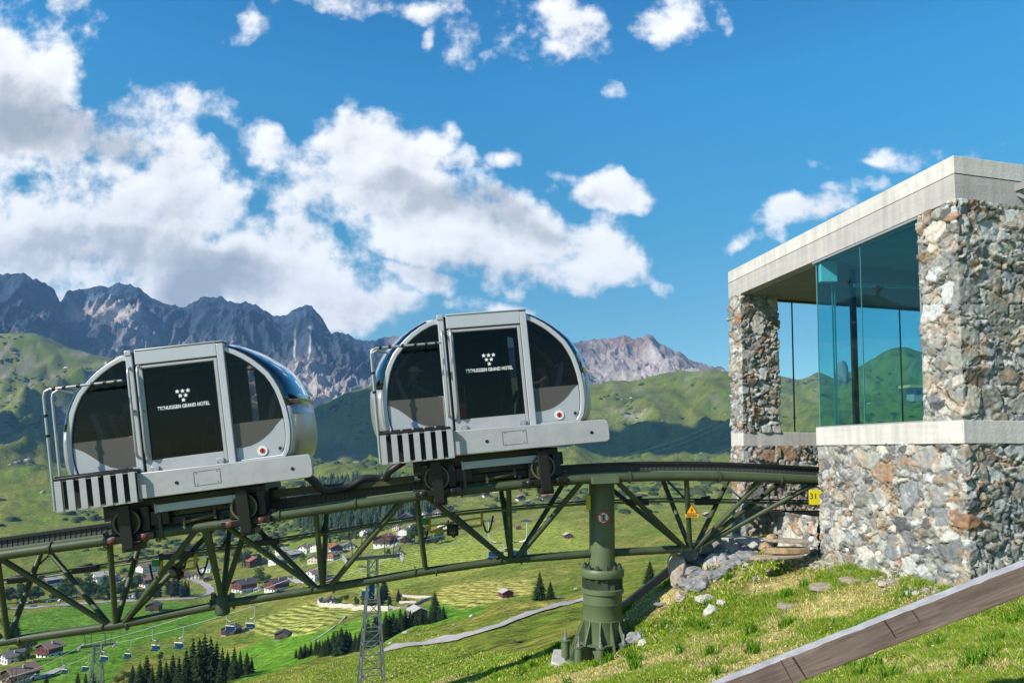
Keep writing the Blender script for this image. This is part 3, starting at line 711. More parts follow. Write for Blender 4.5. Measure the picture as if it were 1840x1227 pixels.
# signs on the column and the truss
M['signred'] = mat('sign_red', (.62,.02,.02), .4); M['signwhite'] = mat('sign_white', (.8,.8,.78), .4); M['signblack'] = mat('sign_black', (.01,.01,.01), .4); M['signyellow'] = mat('sign_yellow', (.72,.62,.02), .4); M['signorange'] = mat('sign_orange', (.85,.36,.01), .4)
def disc(b, c, r, y, n=32): b.prism_y([(c[0]+r*math.cos(2*math.pi*k/n), c[1]+r*math.sin(2*math.pi*k/n)) for k in range(n)], y[0], y[1])
e = empty('prohibition_sign', W(1084,930,fy-.262)); tag(e, 'round white sign with red ring and bar over a climbing figure on the column', 'sign')
b = MB(); disc(b, (0,0), .122, (-.004,.008)); b.build('plate', M['signwhite'], e, smooth=0)
b = MB(); nn_ = 36; b.ring_y([(.122*math.cos(2*math.pi*k/nn_), .122*math.sin(2*math.pi*k/nn_)) for k in range(nn_)], [(.094*math.cos(2*math.pi*k/nn_), .094*math.sin(2*math.pi*k/nn_)) for k in range(nn_)], -.008, -.0045)
b.bar((-.07,-.0105,.07),(.07,-.0105,-.07),.006,.020); b.build('ring_and_bar', M['signred'], e, smooth=0)
b = MB()
for x in (-.028,.034): b.bar((x,-.006,-.08),(x,-.006,.07),.003,.008)
for z in (-.06,-.03,0,.03,.055): b.bar((-.028,-.006,z),(.034,-.006,z),.003,.006)
disc(b, (.004,.048), .014, (-.0085,-.0062), 12); b.prism_y([(-.012,.03),(.018,.03),(.014,-.02),(.022,-.065),(.010,-.065),(.002,-.025),(-.012,-.06),(-.022,-.055),(-.010,-.015)], -.0085, -.0062)
b.bar((.015,-.0075,.025),(.036,-.0075,.05),.003,.010); b.bar((-.01,-.0075,.025),(-.03,-.0075,.0),.003,.010)
b.build('climber_symbol', M['signblack'], e, smooth=0)
e = empty('warning_sign', W(1243,917,fy-.35)); tag(e, 'yellow triangular high voltage warning sign with black lightning bolt on the truss', 'sign')
tri = [(-.118,-.062),(.118,-.062),(0,.135)]; tr2 = [(-.094,-.049),(.094,-.049),(0,.108)]
b = MB(); b.prism_y(tri, 0, .006); b.build('backing', M['signblack'], e, smooth=0)
b = MB(); b.prism_y(tr2, -.003, -.0005); b.box(-.125,.125,-.002,.004,-.125,-.068); b.build('face', M['signorange'], e, smooth=0)
b = MB(); b.prism_y([(.018,.068),(-.026,.006),(-.002,.010),(-.012,-.040),(.028,.018),(.004,.014)], -.006, -.0035)
for z in (-.085,-.1,-.113): b.box(-.1,.1,-.005,-.0025,z,z+.006)
b.build('lightning_symbol', M['signblack'], e, smooth=0)
e = MB().box(-.05,.05,0,.006,-.135,.135)
o = e.build('number_plate', M['signyellow'], smooth=0); o.location = W(1057,903,fy-.19); o.rotation_euler = (0,0,R(-38)); tag(o, 'plain yellow plate on the edge of the green column', 'sign')
# ------------------------------------------------------------------ cabins
M['silver'] = mat('silver_paint', (.43,.435,.45), .40, .10, noise=(4,.13), bump=(60,.02))
M['silver2'] = mat('polished_silver_shell', (.46,.46,.45), .30, .55)
M['rim'] = mat('worn_wheel_rim', (.13,.125,.085), .5, .2); M['frame'] = mat('bright_silver_frame', (.52,.525,.55), .30, .2, noise=(1.2,.06)); M['sidetint'] = glassmat('side_window_glass', (.62,.605,.61), .5)
M['panel'] = mat('light_silver_panel', (.41,.43,.46), .42, .08)
M['brown'] = mat('brown_grey_film', (.085,.075,.068), .35)
M['gasket'] = mat('black_gasket', (.008,.008,.008), .5)
M['olive'] = mat('olive_yellow_chassis', (.075,.072,.034), .55, noise=(5,.35))
M['dkmetal'] = mat('oily_dark_metal', (.018,.017,.016), .4, .3)
M['redbr'] = mat('red_brown_roller', (.12,.035,.03), .5)
M['tint'] = glassmat('tinted_glass', (.36,.35,.355), .5)
M['reartint'] = glassmat('dark_rear_glass', (.08,.08,.09), .5)
M['tintroof'] = glassmat('blue_tinted_roof_glass', (.04,.07,.15), 4.0)
M['seat'] = mat('grey_seat_shell', (.34,.34,.40), .5); M['seatd'] = mat('dark_seat_fabric', (.03,.03,.035), .8)
M['floor'] = mat('dark_floor', (.03,.03,.032), .7); M['liner'] = mat('dark_lining', (.035,.033,.035), .6)
M['lightstrip'] = mat('pale_ceiling_strip', (.5,.5,.6), .5)
M['red'] = mat('red_box', (.5,.02,.015), .5)
HALF = [(.80,1.95),(.92,1.915),(1.06,1.845),(1.20,1.755),(1.32,1.66),(1.45,1.535),(1.57,1.40),(1.655,1.25),(1.72,1.10),(1.765,.94),(1.80,.78),(1.822,.60),(1.83,.42),(1.822,.26),(1.80,.12),(1.765,0),(1.70,-.10)]
CXO = .04
def outline(inset=0, bulge=0, top=0):
    out_ = []
    pts = [(-x,z) for x,z in HALF[::-1]]+[(x,z) for x,z in HALF]
    for i, (x, z) in enumerate(pts):
        a = Vector(pts[max(i-1,0)]); c = Vector(pts[min(i+1,len(pts)-1)]); d = (c-a).normalized(); n = Vector((-d.y, d.x))
        q = Vector((x,z))+n*(bulge*abs(n.x)**.8*min(1, 1.4-abs(z-.5)/1.6)+top*max(n.y,0)-inset); out_.append((q.x+CXO, q.y))
    return out_
WID = 2.05
def clip(poly, a, b, c):     # keep a*x+b*z <= c
    o = []
    for i in range(len(poly)):
        p, q = poly[i], poly[(i+1)%len(poly)]; dp, dq = a*p[0]+b*p[1]-c, a*q[0]+b*q[1]-c
        if dp <= 0: o.append(p)
        if dp*dq < 0: t = dp/(dp-dq); o.append((p[0]+(q[0]-p[0])*t, p[1]+(q[1]-p[1])*t))
    return o
def text_mesh(body, size, m, parent, loc, name='lettering', depth=.001, rot=(R(90),0,0), align='CENTER', bold=0):
    cu = bpy.data.curves.new(name, 'FONT'); cu.body = body; cu.size = size; cu.extrude = depth; cu.align_x = align; cu.resolution_u = 3; cu.offset = bold
    t = bpy.data.objects.new(name, cu)
    me = evaluated_mesh(t); me.name = name; me.materials.clear(); me.materials.append(m)
    o = bpy.data.objects.new(name, me); col.objects.link(o); o.parent = parent; o.location = loc; o.rotation_euler = rot; return o
M['logo'] = mat('white_lettering', (.85,.85,.85), .5)
def star(b, cx, cz, r, y0, y1):
    b.prism_y([(cx+(r if k%2 == 0 else r*.42)*math.sin(2*math.pi*k/10)*-1, cz+(r if k%2 == 0 else r*.42)*math.cos(2*math.pi*k/10)) for k in range(10)], y0, y1)
def make_cabin(label):
    root = empty('funicular_cabin'); tag(root, label, 'cabin', 'silver panoramic cabins riding on the green truss')
    O = outline(); n = len(O)
    # shell: rounded ends, silver below, blue glass above
    st = [0,.04,.10,.2,.35,.5,.65,.8,.9,.96,1]; bl = [.0,.07,.13,.19,.24,.26,.24,.19,.13,.07,.0]
    rings = [[(x, WID*s, z) for x, z in outline(0, k, k*.22)] for s, k in zip(st, bl)]
    def strip(lo, hi, name, m_, inset=0):
        b = MB(); vs = []
        for r_ in rings: vs += [r_[i] for i in range(lo, hi+1)]
        w_ = hi-lo+1
        b.add(vs, [(i*w_+j, (i+1)*w_+j, (i+1)*w_+j+1, i*w_+j+1) for i in range(len(rings)-1) for j in range(w_-1)])
        o = b.build(name, m_, root, smooth=60); s_ = o.modifiers.new('thickness', 'SOLIDIFY'); s_.thickness = .02; s_.offset = -1; return o
    strip(0, 6, 'end_shell', M['silver2']); strip(n-7, n-1, 'end_shell', M['silver2'])
    strip(6, 15, 'end_window', M['tintroof']); strip(n-16, n-7, 'end_window', M['tintroof'])
    strip(15, 18, 'roof', M['silver'])
    b = MB(); b.box(-.62,.68,.25,WID-.3,1.985,2.045); b.box(-.5,.1,.5,1.3,2.045,2.07); b.build('roof_hatch', mat('blue_roof_cover', (.02,.07,.22), .3), root, bevel=.02)
    # underbody bowl
    b = MB(); vs = []
    P = [(-1.66,-.10),(-1.5,-.30),(-1.2,-.44),(-.6,-.5),(0.04,-.5),(.7,-.5),(1.3,-.44),(1.6,-.30),(1.74,-.10)]
    for y in (.03,.3,1.0,1.7,WID-.03):
        k = .8 if y in (.03,WID-.03) else 1
        vs += [(x, y, -.1+(z+.1)*k) for x, z in P]
    b.add(vs, [(i*9+j, i*9+j+1, (i+1)*9+j+1, (i+1)*9+j) for i in range(4) for j in range(8)]); b.build('belly', M['olive'], root, smooth=60)
    b = MB(); b.box(-1.62,1.7,.08,WID-.08,-.14,-.09); b.build('floor', M['floor'], root)
    # side frames, both sides
    for y0, y1, sd in ((-.03,.05,1),(WID-.05,WID+.03,-1)):
        b = MB(); b.ring_y(outline(), outline(.085), y0, y1); b.build('side_frame', M['frame'], root, smooth=30, bevel=.012)
        b = MB(); b.ring_y(outline(.083), outline(.098), y0+(.022 if sd > 0 else .045), y0+(.034 if sd > 0 else .058)); b.build('window_seal', M['gasket'], root, smooth=0)
        inner = outline(.08)
        for lo, hi in ((-9,-.70),(.93,9)):
            reg = clip(clip(inner, 1,0,hi), -1,0,-lo)
            w_ = clip(reg, 0,-1,-.58); MB().prism_y(w_, y0+.035, y0+.042).build('side_window', M['sidetint' if sd > 0 else 'reartint'], root, smooth=0)
            p_ = clip(reg, 0,1,.58); MB().prism_y(p_, y0+.025, y0+.05).build('side_panel', M['panel'], root, smooth=0)
            f = -1 if lo < 0 else 1
            if f > 0: wave = [(.94,.575),(1.74,.575),(1.68,.53),(1.62,.47),(1.56,.40),(1.48,.33),(1.37,.255),(1.27,.205),(1.18,.175),(1.05,.155),(.94,.15)]
            else: wave = [(-.72,.575),(-.72,.06),(-1.02,.07),(-1.14,.11),(-1.28,.20),(-1.40,.31),(-1.52,.41),(-1.64,.48),(-1.72,.51),(-1.70,.575)]
            MB().prism_y(wave, y0+.019 if sd > 0 else y0+.055, y0+.0235 if sd > 0 else y0+.06).build('wave_panel', M['brown'], root, smooth=0)
            b = MB(); b.box(min(f*.8,f*1.76), max(f*.8,f*1.76), y0+.02, y0+.034, .572, .582); b.build('window_trim', M['gasket'], root, smooth=0)
    # door portal, a little proud of the side
    yd = -.085
    b = MB(); b.box(-.69,-.58,yd,.06,-.14,2.0); b.box(.80,.92,yd,.06,-.12,1.985); b.box(-.54,.80,yd,.06,1.77,2.0)
    b.build('door_portal', M['frame'], root, smooth=0, bevel=.012)
    b = MB(); b.box(-.70,-.58,yd-.012,WID+.06,1.93,2.03); b.box(-.54,.93,yd-.012,.25,2.0,2.03); b.box(.81,.93,.25,WID+.06,1.93,2.03); b.build('roof_rib', M['silver'], root, bevel=.015)
    b = MB(); b.box(-.58,-.54,yd+.03,.06,-.12,1.99); b.box(-.54,.80,yd+.025,.05,1.745,1.772); b.build('door_gap', M['gasket'], root, smooth=0)
    b = MB(); b.box(.735,.79,yd+.015,.04,-.08,1.745); b.box(-.535,.735,yd+.015,.04,-.08,.13); b.box(-.44,.735,yd+.015,.04,1.70,1.745)
    b.box(-.535,-.44,yd+.015,.04,.13,1.745)
    d = b.build('door', M['silver'], root, smooth=0, bevel=.008)
    MB().box(-.44,.735,yd+.03,yd+.04,.13,1.70).build('door_glass', M['tint'], d, smooth=0)
    MB().ring_y([(-.44,.13),(.735,.13),(.735,1.70),(-.44,1.70)], [(-.427,.143),(.722,.143),(.722,1.687),(-.427,1.687)], yd+.022, yd+.029).build('door_seal', M['gasket'], d, smooth=0)
    b = MB()
    for r_, c_ in ((0,3),(1,2),(2,1)):
        for k in range(c_): star(b, .17+(k-(c_-1)/2)*.088, 1.24-r_*.078, .042, yd+.024, yd+.029)
    b.build('six_star_logo', M['logo'], d, smooth=0)
    text_mesh('TSCHUGGEN GRAND HOTEL', .088, M['logo'], d, (.16, yd+.026, .955), bold=.0016).scale = (.74,1,1)
    # the door on the far side: glass only
    b = MB(); b.box(-.8,-.68,WID-.04,WID+.05,-.1,1.97); b.box(.68,.8,WID-.04,WID+.05,-.1,1.97); b.box(-.68,.68,WID-.04,WID+.05,1.8,1.97); b.box(-.68,.68,WID-.04,WID+.05,-.1,.1); b.build('rear_door', M['liner'], root, smooth=0)
    MB().box(-.68,.68,WID-.01,WID,.1,1.8).build('rear_door_glass', M['reartint'], root, smooth=0)
    # hinge plates, round lights, ports
    for x in (-.40,.66):
        b = MB(); b.box(x-.06,x+.07,yd-.02,yd+.012,-.12,.02); b.build('hinge_plate', M['alu'], root, bevel=.005)
        for dx in (-.035,.04): MB().lathe([(.012,-.012),(.012,0)], (x+dx,yd-.02,-.04), 8, 'y').build('hinge_bolt', M['bolt'], root)
    b = MB(); b.lathe([(.03,-.018),(.085,-.018),(.085,0),(.03,0)], (1.36,-.003,.055), 28, 'y'); o = b.build('lamp_ring', mat('lamp_ring_white', (.75,.73,.7), .4), root)
    b = MB(); b.lathe([(.045,-.024),(.045,-.01)], (1.36,-.003,.055), 20, 'y'); b.build('red_reflector', M['red'], o)
    MB().box(1.352,1.368,-.03,-.026,.02,.09).build('reflector_bar', M['gasket'], o, smooth=0)
    b = MB(); b.lathe([(.03,-.012),(.045,-.012),(.045,0),(.03,0)], (1.66,-.003,.06), 20, 'y'); o = b.build('port_ring', M['alu'], root)
    MB().lathe([(.028,-.014),(.028,-.004)], (1.66,-.003,.06), 14, 'y').build('port_hole', M['gasket'], o)
    # side beam
    b = MB(); b.prism_y([(-.64,-.49),(2.12,-.505),(2.17,-.49),(2.195,-.45),(2.20,-.2),(2.175,-.13),(2.13,-.105),(-.64,-.06)], -.26, -.09); bm_ = b.build('side_beam', M['silver'], root, smooth=30, bevel=.012)
    b = MB(); b.ring_y([(.26,-.40),(.69,-.40),(.69,-.16),(.26,-.16)], [(.265,-.395),(.685,-.395),(.685,-.165),(.265,-.165)], -.264, -.2605)
    for x in (.31,.64):
        for z in (-.37,-.19): b.lathe([(.009,-.003),(.009,0)], (x,-.2605,z), 8, 'y')
    b.build('cover_plate', M['tick'], bm_, smooth=0)
    for x, z in ((-.02,-.30),(1.87,-.32)):
        MB().lathe([(.030,-.006),(.030,0)], (x,-.261,z), 18, 'y').build('beam_port', M['gasket'], bm_)
    # step box with slats and the tube rail round it
    e_ = MB(); e_.box(-1.87,-.64,-.40,-.06,-.03,.02); st_ = e_.build('step_grate', M['dkmetal'], root, bevel=.008)
    b = MB()
    for k in range(6):
        x = -1.77+k*.195
        for z in (.022,): b.ring_y([(x-.02+.075*math.cos(t)*1, .075*0+z+.0) for t in (0,1,2,3)], [(x-.02+.05*math.cos(t), z) for t in (0,1,2,3)], -.3, -.3)
        b.box(x-.07,x+.07,-.36,-.33,.02,.045); b.box(x-.07,x+.07,-.18,-.15,.02,.045); b.box(x-.09,x-.065,-.36,-.15,.02,.045)
    b.build('grate_treads', M['gasket'], st_, smooth=0)
    for k in range(7):
        x = -1.86+k*.1905
        MB().box(x,x+.105,-.40,-.385,-.53,-.031).build('slat', M['silver'], root, smooth=0, bevel=.003)
    b = MB(); b.box(-1.865,-.62,-.10,-.085,-.50,-.04); b.build('slat_backing', M['gasket'], root, smooth=0)
    b = MB(); b.box(-1.865,-.62,-.38,-.12,-.535,-.515); b.build('slat_tray', M['silver2'], root, smooth=0)
    for yv, x0 in ((-.39,-1.885),(-.12,-1.885)):
        pth = [(x0,yv,-.5),(x0,yv,1.36),(x0+.02,yv,1.44),(x0+.09,yv,1.475)]+([(x0+.6,yv,1.48),(-.66,yv,1.485)] if yv < -.3 else [(x0+.15,-.05,1.46),(x0+.3,-.02,1.42)])
        MB().tube(pth, .022, 10).build('guard_rail', M['silver2'], root)
    b = MB()
    for x in (-1.72,-1.56,-1.34,-1.12,-.93,-.76): MB().tube([(x-.02,-.39,1.482),(x+.02,-.39,1.482)], .036, 10).build('rail_clip', M['gasket'], root)
    for z in (1.05,.72): MB().tube([(-1.885,-.39,z-.02),(-1.885,-.39,z+.02)], .036, 10).build('rail_clip', M['gasket'], root)
    for x in (-.635,-.485):
        pth = [(x,yd,.20),(x,yd-.07,.24),(x,yd-.09,.32),(x,yd-.09,1.62),(x,yd-.07,1.70),(x,yd,1.74)]
        h_ = MB().tube(pth, .024, 10).build('grab_handle', M['silver2'], root)
        MB().tube([(x,yd,.98),(x,yd-.09,.98)], .018, 8).build('handle_stay', M['silver2'], h_)
    # interior: two facing pairs of seats, posts, ceiling strips, control box
    for sx in (-1, 1):
        for yy_ in (.45, 1.15):
            s_ = MB(); s_.prism_y([(sx*1.28+CXO,.30),(sx*1.38+CXO,.28),(sx*1.60+CXO,1.02),(sx*1.55+CXO,1.10),(sx*1.50+CXO,1.03)][::-1 if sx < 0 else 1], yy_-.05, yy_+.40); o = s_.build('seat_back', M['seat'], root, bevel=.02)
            b = MB(); b.prism_y([(sx*1.24+CXO,.34),(sx*1.30+CXO,.32),(sx*1.50+CXO,.98),(sx*1.45+CXO,.97)][::-1 if sx < 0 else 1], yy_-.01, yy_+.36); b.build('seat_pad', M['seatd'], o, bevel=.02)
            b = MB(); b.box(min(sx*.88,sx*1.36)+CXO,max(sx*.88,sx*1.36)+CXO,yy_-.04,yy_+.39,.26,.34); b.box(min(sx*1.05,sx*1.2),max(sx*1.05,sx*1.2),yy_+.1,yy_+.25,-.09,.26); b.build('seat_base', M['seatd'], root, bevel=.02)
    for x in (-.1,.52): MB().tube([(x,WID-.35,-.09),(x,WID-.35,1.93)], .02, 8).build('grab_post', M['seat'], root)
    b = MB(); b.box(-.35,.0,1.2,1.32,1.86,1.88); b.box(.15,.45,1.2,1.32,1.86,1.88); b.box(1.0,1.25,1.0,1.1,1.62,1.64); b.build('ceiling_strips', M['lightstrip'], root, smooth=0)
    xb = .42 if 'lower' in label else -.36
    b = MB(); b.box(xb-.09,xb+.09,.5,.62,-.09,.80); o = b.build('control_box', M['seat'], root, bevel=.01)
    b = MB(); b.box(xb-.06,xb+.06,.49,.5,.1,.38); b.build('extinguisher_panel', M['red'], o, smooth=0)
    b = MB()
    for k in range(3): b.lathe([(.012,-.004),(.012,0)], (xb,.5,.5+k*.08), 8, 'y')
    b.box(xb-.06,xb+.06,.494,.4995,.45,.74); b.build('control_panel', M['gasket'], o)
    # running gear
    b = MB(); b.box(-1.15,1.30,.15,1.55,-.70,-.52); b.box(-.70,.80,.22,.8,-1.0,-.70); b.box(-.2,.35,.2,.4,-.86,-.7); b.build('chassis', M['olive'], root, bevel=.01)
    b = MB(); b.box(-.5,.9,.16,1.5,-1.02,-.86); b.box(-1.3,1.45,.5,1.2,-.86,-.62); b.box(-1.25,-.72,.3,1.2,-.70,-.52); b.box(-1.2,1.3,.35,.5,-1.02,-.60); b.box(-.62,-.30,.05,.3,-.98,-.72); b.box(.98,1.28,.05,.3,-.66,-.52); b.box(-1.35,-1.1,.05,.3,-.8,-.52); b.build('gear_housing', M['dkmetal'], root, bevel=.02)
    b = MB(); b.box(-.47,.88,-.04,.0,-.755,-.63); b.box(-.49,-.47,-.05,.02,-.77,-.61); b.box(.88,.90,-.05,.02,-.77,-.61); b.build('cable_tray', M['panel'], root, smooth=0)
    MB().box(-.48,-.43,.02,.05,-1.08,-.76).build('gear_bracket', M['olive'], root); MB().box(.80,.85,.02,.05,-1.02,-.76).build('gear_bracket', M['olive'], root)
    b = MB(); b.tube([(-.05,.05,-.98),(.45,.05,-.92)], .035, 10); b.box(-.08,-.04,.02,.1,-1.05,-.9); b.box(.43,.47,.02,.1,-.99,-.84); b.build('damper', M['olive'], root)
    for xw in (-.95,.96):
        for yw, back in ((.02,0),(1.50,1)):
            b = MB(); b.lathe([(.05,-.035),(.10,-.03),(.11,-.01),(.175,-.01),(.185,-.05),(.215,-.05),(.215,.0),(.19,.02),(.19,.10),(.06,.10)], (xw,yw-.04,-.86), 30, 'y'); w_ = b.build('wheel', M['olive'], root)
            MB().ring([(.198,-.006),(.222,-.006),(.222,.006),(.198,.006)], (xw,yw-.09,-.86), 30, 'y').build('wheel_rim', M['rim'], w_)
            MB().lathe([(.07,-.03),(.045,-.05),(.07,.0)], (xw,yw-.06,-.86), 16, 'y').build('hub', M['dkmetal'], w_)
            if not back:
                b = MB(); b.prism_y([(xw-.10,-.56),(xw-.075,-1.20),(xw-.05,-1.30),(xw+.10,-1.30),(xw+.11,-1.16),(xw+.10,-.56)], yw-.19, yw-.12)
                b.box(xw-.09,xw+.15,yw-.16,yw+.30,-1.34,-1.22); b.box(xw-.40,xw+.42,yw-.10,yw+.0,-1.17,-1.06); b.box(xw-.26,xw-.14,yw-.05,yw+.2,-1.05,-.6); b.box(xw+.2,xw+.34,yw,yw+.25,-1.05,-.62)
                b.build('bogie_frame', M['dkmetal'], root, bevel=.012)
                for sx in (-1,1):
                    xr = xw+sx*.26; b = MB(); b.lathe([(.095,-.045),(.105,-.03),(.105,.03),(.095,.045)], (xr,yw-.02,-1.12), 20); b.build('guide_roller', M['redbr'] if 'lower' in label else M['dkmetal'], root)
                    b = MB(); xc = xw+sx*.42; pr = [(xc-.012,0),(xc+.012,0)]
                    k2 = 18; vs = []
                    for xx in (xc-.018, xc+.018):
                        for j in range(k2+1):
                            t = R(-200)+R(250)*j/k2+R(65)
                            vs.append((xx, .10+.15*math.cos(t), -1.12+.15*math.sin(t))); vs.append((xx, .10+.105*math.cos(t), -1.12+.105*math.sin(t)))
                    m2 = 2*(k2+1); fs = []
                    for j in range(k2):
                        a_ = 2*j; fs += [(a_,a_+2,a_+3,a_+1),(m2+a_,m2+a_+1,m2+a_+3,m2+a_+2),(a_,m2+a_,m2+a_+2,a_+2),(a_+1,a_+3,m2+a_+3,m2+a_+1)]
                    b.add(vs, fs); b.build('rail_clamp', M['alu'], root)
    b = MB()
    for k in range(5): b.tube([(-1.35+.1*k,.2+.03*k,-.5),(-1.30+.1*k,.16,-.75),(-1.15+.06*k,.15,-.95-.03*k),(-1.0,.2,-.9)], .012, 6)
    for k in range(4): b.tube([(.5+.07*k,.1,-.62),(.6+.1*k,.06,-.8-.04*k),(.8+.05*k,.1,-.75)], .012, 6)
    b.build('brake_hoses', M['black'], root)
    return root
def place_cabin(root, px, py, tilt):
    a = (px-CX)/F; y = (13.17-.10)/(1-.12*a)
    yaw = math.atan2(TANG.y, TANG.x)
    root.matrix_world = Matrix.Translation(W(px, py, y)) @ Matrix.Rotation(yaw, 4, 'Z') @ Matrix.Rotation(-R(tilt), 4, 'Y')
    bpy.context.view_layer.update(); return root.matrix_world.copy()
cabL = make_cabin('lower silver cabin at the left, farther down the track and without any passengers')
ML = place_cabin(cabL, 325.6, 834, 7.5)
cabR = make_cabin('upper silver cabin beside the green column with a man and a girl inside')
MR = place_cabin(cabR, 872, 763, 5.5)
# coupling bar and hoses between the cabins
a = ML @ Vector((1.35,.5,-.72)); c = MR @ Vector((-1.35,.5,-.86))
b = MB(); b.bar(a, c, .10, .14); o = b.build('coupling_bar', M['olive'], bevel=.01); tag(o, 'olive square steel bar linking the two cabins above the rack', 'coupling')
def hose(name, label, off, r=.062):
    a = ML @ Vector((2.0,.15+off,-.46)); c = MR @ Vector((-1.5,.15+off,-.52))
    P = [a, a+Vector((.12,0,-.10)), W(585,882,a.y+.1), W(625,876,a.y+.3), W(655,860,a.y+.4), W(690,860,a.y+.5), c+Vector((-.25,0,-.17)), c]
    pts = []
    for i in range(len(P)-1):
        p0, p1, p2, p3 = P[max(i-1,0)], P[i], P[i+1], P[min(i+2,len(P)-1)]
        for k in range(6):
            t = k/6; pts.append(.5*((2*p1)+(p2-p0)*t+(2*p0-5*p1+4*p2-p3)*t*t+(3*p1-p0-3*p2+p3)*t**3)+Vector((0,0,off*.12)))
    pts.append(c)
    tag(MB().tube(pts, r, 12).build(name, M['black']), label, 'hose', 'black hoses between the cabins')
hose('black_hose', 'front thick black hose sagging between the two cabins', 0)
hose('black_hose', 'rear thick black hose sagging between the two cabins, half behind the front one', .14)
# ------------------------------------------------------------------ station building
def stone_mat():
    m = bpy.data.materials.new('rubble_stone'); m.use_nodes = True; nt = m.node_tree; b = nt.nodes['Principled BSDF']; l = nt.links.new
    b.inputs['Roughness'].default_value = .88; b.inputs['Specular IOR Level'].default_value = .25
    at = nt.nodes.new('ShaderNodeAttribute'); at.attribute_name = 'alb'; ob = nt.nodes.new('ShaderNodeTexCoord')
    def nz(s, d=6, r=.65):
        n = nt.nodes.new('ShaderNodeTexNoise'); n.inputs['Scale'].default_value = s; n.inputs['Detail'].default_value = d; n.inputs['Roughness'].default_value = r
        l(ob.outputs['Object'], n.inputs['Vector']); return n.outputs['Fac']
    v = nt.nodes.new('ShaderNodeVectorMath'); v.operation = 'SCALE'; l(at.outputs['Color'], v.inputs[0])
    l(Mth('MULTIPLY', Mth('MULTIPLY_ADD', nz(14), 1.5, .25, tree=nt), Mth('MULTIPLY_ADD', nz(60, 3), .9, .55, tree=nt), tree=nt), v.inputs['Scale']); l(v.outputs[0], b.inputs['Base Color'])
    bu = nt.nodes.new('ShaderNodeBump'); bu.inputs['Strength'].default_value = .8; bu.inputs['Distance'].default_value = .025; l(nz(22, 8, .7), bu.inputs['Height']); l(bu.outputs[0], b.inputs['Normal']); return m
M['stone'] = stone_mat()
def rubble(name, loop, zs, parent, res=.02, seed=1, cell=.235, depth=.040, closed=False, rust=.045, stretch=.70):
    """masonry of separate stones: loop = plan outline (list of x,y) walked so that the outside is to the right"""
    P = [Vector((p[0], p[1])) for p in loop]; segs = list(zip(P[:-1], P[1:])) if not closed else list(zip(P, P[1:]+P[:1]))
    pts = []; nrm = []
    for k, (a, b_) in enumerate(segs):
        L_ = (b_-a).length; n = max(2, int(L_/res)); d = (b_-a)/L_; no = Vector((d.y, -d.x))
        for i in range(n+(k == len(segs)-1)): pts.append(a+(b_-a)*i/n); nrm.append(no)
    nr_ = []
    for i in range(len(nrm)):      # rounded corners
        w = Vector((0,0))
        for j in range(-3, 4): w += nrm[min(max(i+j,0), len(nrm)-1)]
        nr_.append(w.normalized())
    nz_ = max(2, int((zs[1]-zs[0])/res)); zz = np.linspace(zs[0], zs[1], nz_+1)
    X = np.array([p.x for p in pts])[None,:]+0*zz[:,None]; Y = np.array([p.y for p in pts])[None,:]+0*zz[:,None]; Z = zz[:,None]+0*X
    NX = np.array([p.x for p in nr_])[None,:]; NY = np.array([p.y for p in nr_])[None,:]
    wx = (vn(X*2.4, Y*2.4, Z*2.4, seed)-.5)*.20+(vn(X*12, Y*12, Z*12, seed+5)-.5)*.03; wz = (vn(X*2.4, Y*2.4, Z*2.4, seed+1)-.5)*.16+(vn(X*12, Y*12, Z*12, seed+6)-.5)*.03
    def voro(cl, sd):
        U = (X+wx)/cl; V_ = (Y+wx)/cl; Wc = (Z+wz)/(cl*stretch)
        iu, iv, iw = np.floor(U), np.floor(V_), np.floor(Wc)
        best = np.full(U.shape, 9.); sec = best.copy(); bi = [np.zeros(U.shape) for _ in range(3)]; bd = [np.zeros(U.shape) for _ in range(3)]
        for a in (-1,0,1):
            for b_ in (-1,0,1):
                for c in (-1,0,1):
                    ci, cj, ck = iu+a, iv+b_, iw+c
                    dx = ci+.5+.85*(_h(ci,cj,ck,sd+11)-.5)-U; dy = cj+.5+.85*(_h(ci,cj,ck,sd+12)-.5)-V_; dz = ck+.5+.85*(_h(ci,cj,ck,sd+13)-.5)-Wc
                    dd = np.sqrt(dx*dx+dy*dy+dz*dz)/(.88+.24*_h(ci,cj,ck,sd+14)); m = dd < best
                    sec = np.where(m, best, np.minimum(sec, dd)); best = np.where(m, dd, best)
                    for q, val in zip(bi, (ci,cj,ck)): q[m] = val[m]
                    for q, val in zip(bd, (dx,dy,dz)): q[m] = val[m]
        return (sec-best)*cl/.25, bi, bd
    # big blocks, about half of them broken up into small stones
    e1, b1, d1 = voro(cell*1.42, seed); e2, b2, d2 = voro(cell*.74, seed+60)
    small = _h(b1[0],b1[1],b1[2],seed+70) < .58
    e = np.where(small, np.minimum(e1, e2), e1); bi = [np.where(small, p_+1000*q_, q_) for p_, q_ in zip(b2, b1)]; bd = [np.where(small, p_, q_) for p_, q_ in zip(d2, d1)]
    r1, r2, r3, r4 = [_h(bi[0],bi[1],bi[2],seed+20+k) for k in range(4)]
    body = sstep(.002, .042, e); face = np.clip(e*.5, 0, .10)
    tilt = (bd[0]*(r1-.5)+bd[1]*(r1-.5)+bd[2]*(r2-.5))*.09
    fac = np.floor((vn(X*7+bi[2]*3.1, Y*7+bi[0]*1.7, Z*7, seed+30))*4)/4
    H = depth*(body*(.45+.75*r3)+face*.5)+tilt*body+body*((fac-.4)*.022+(vn(X*16, Y*16, Z*16, seed+31)-.5)*.016)-depth*.6
    H = H+(vn(X*40, Y*40, Z*40, seed+33)-.5)*.008
    X2, Y2 = X+NX*H, Y+NY*H
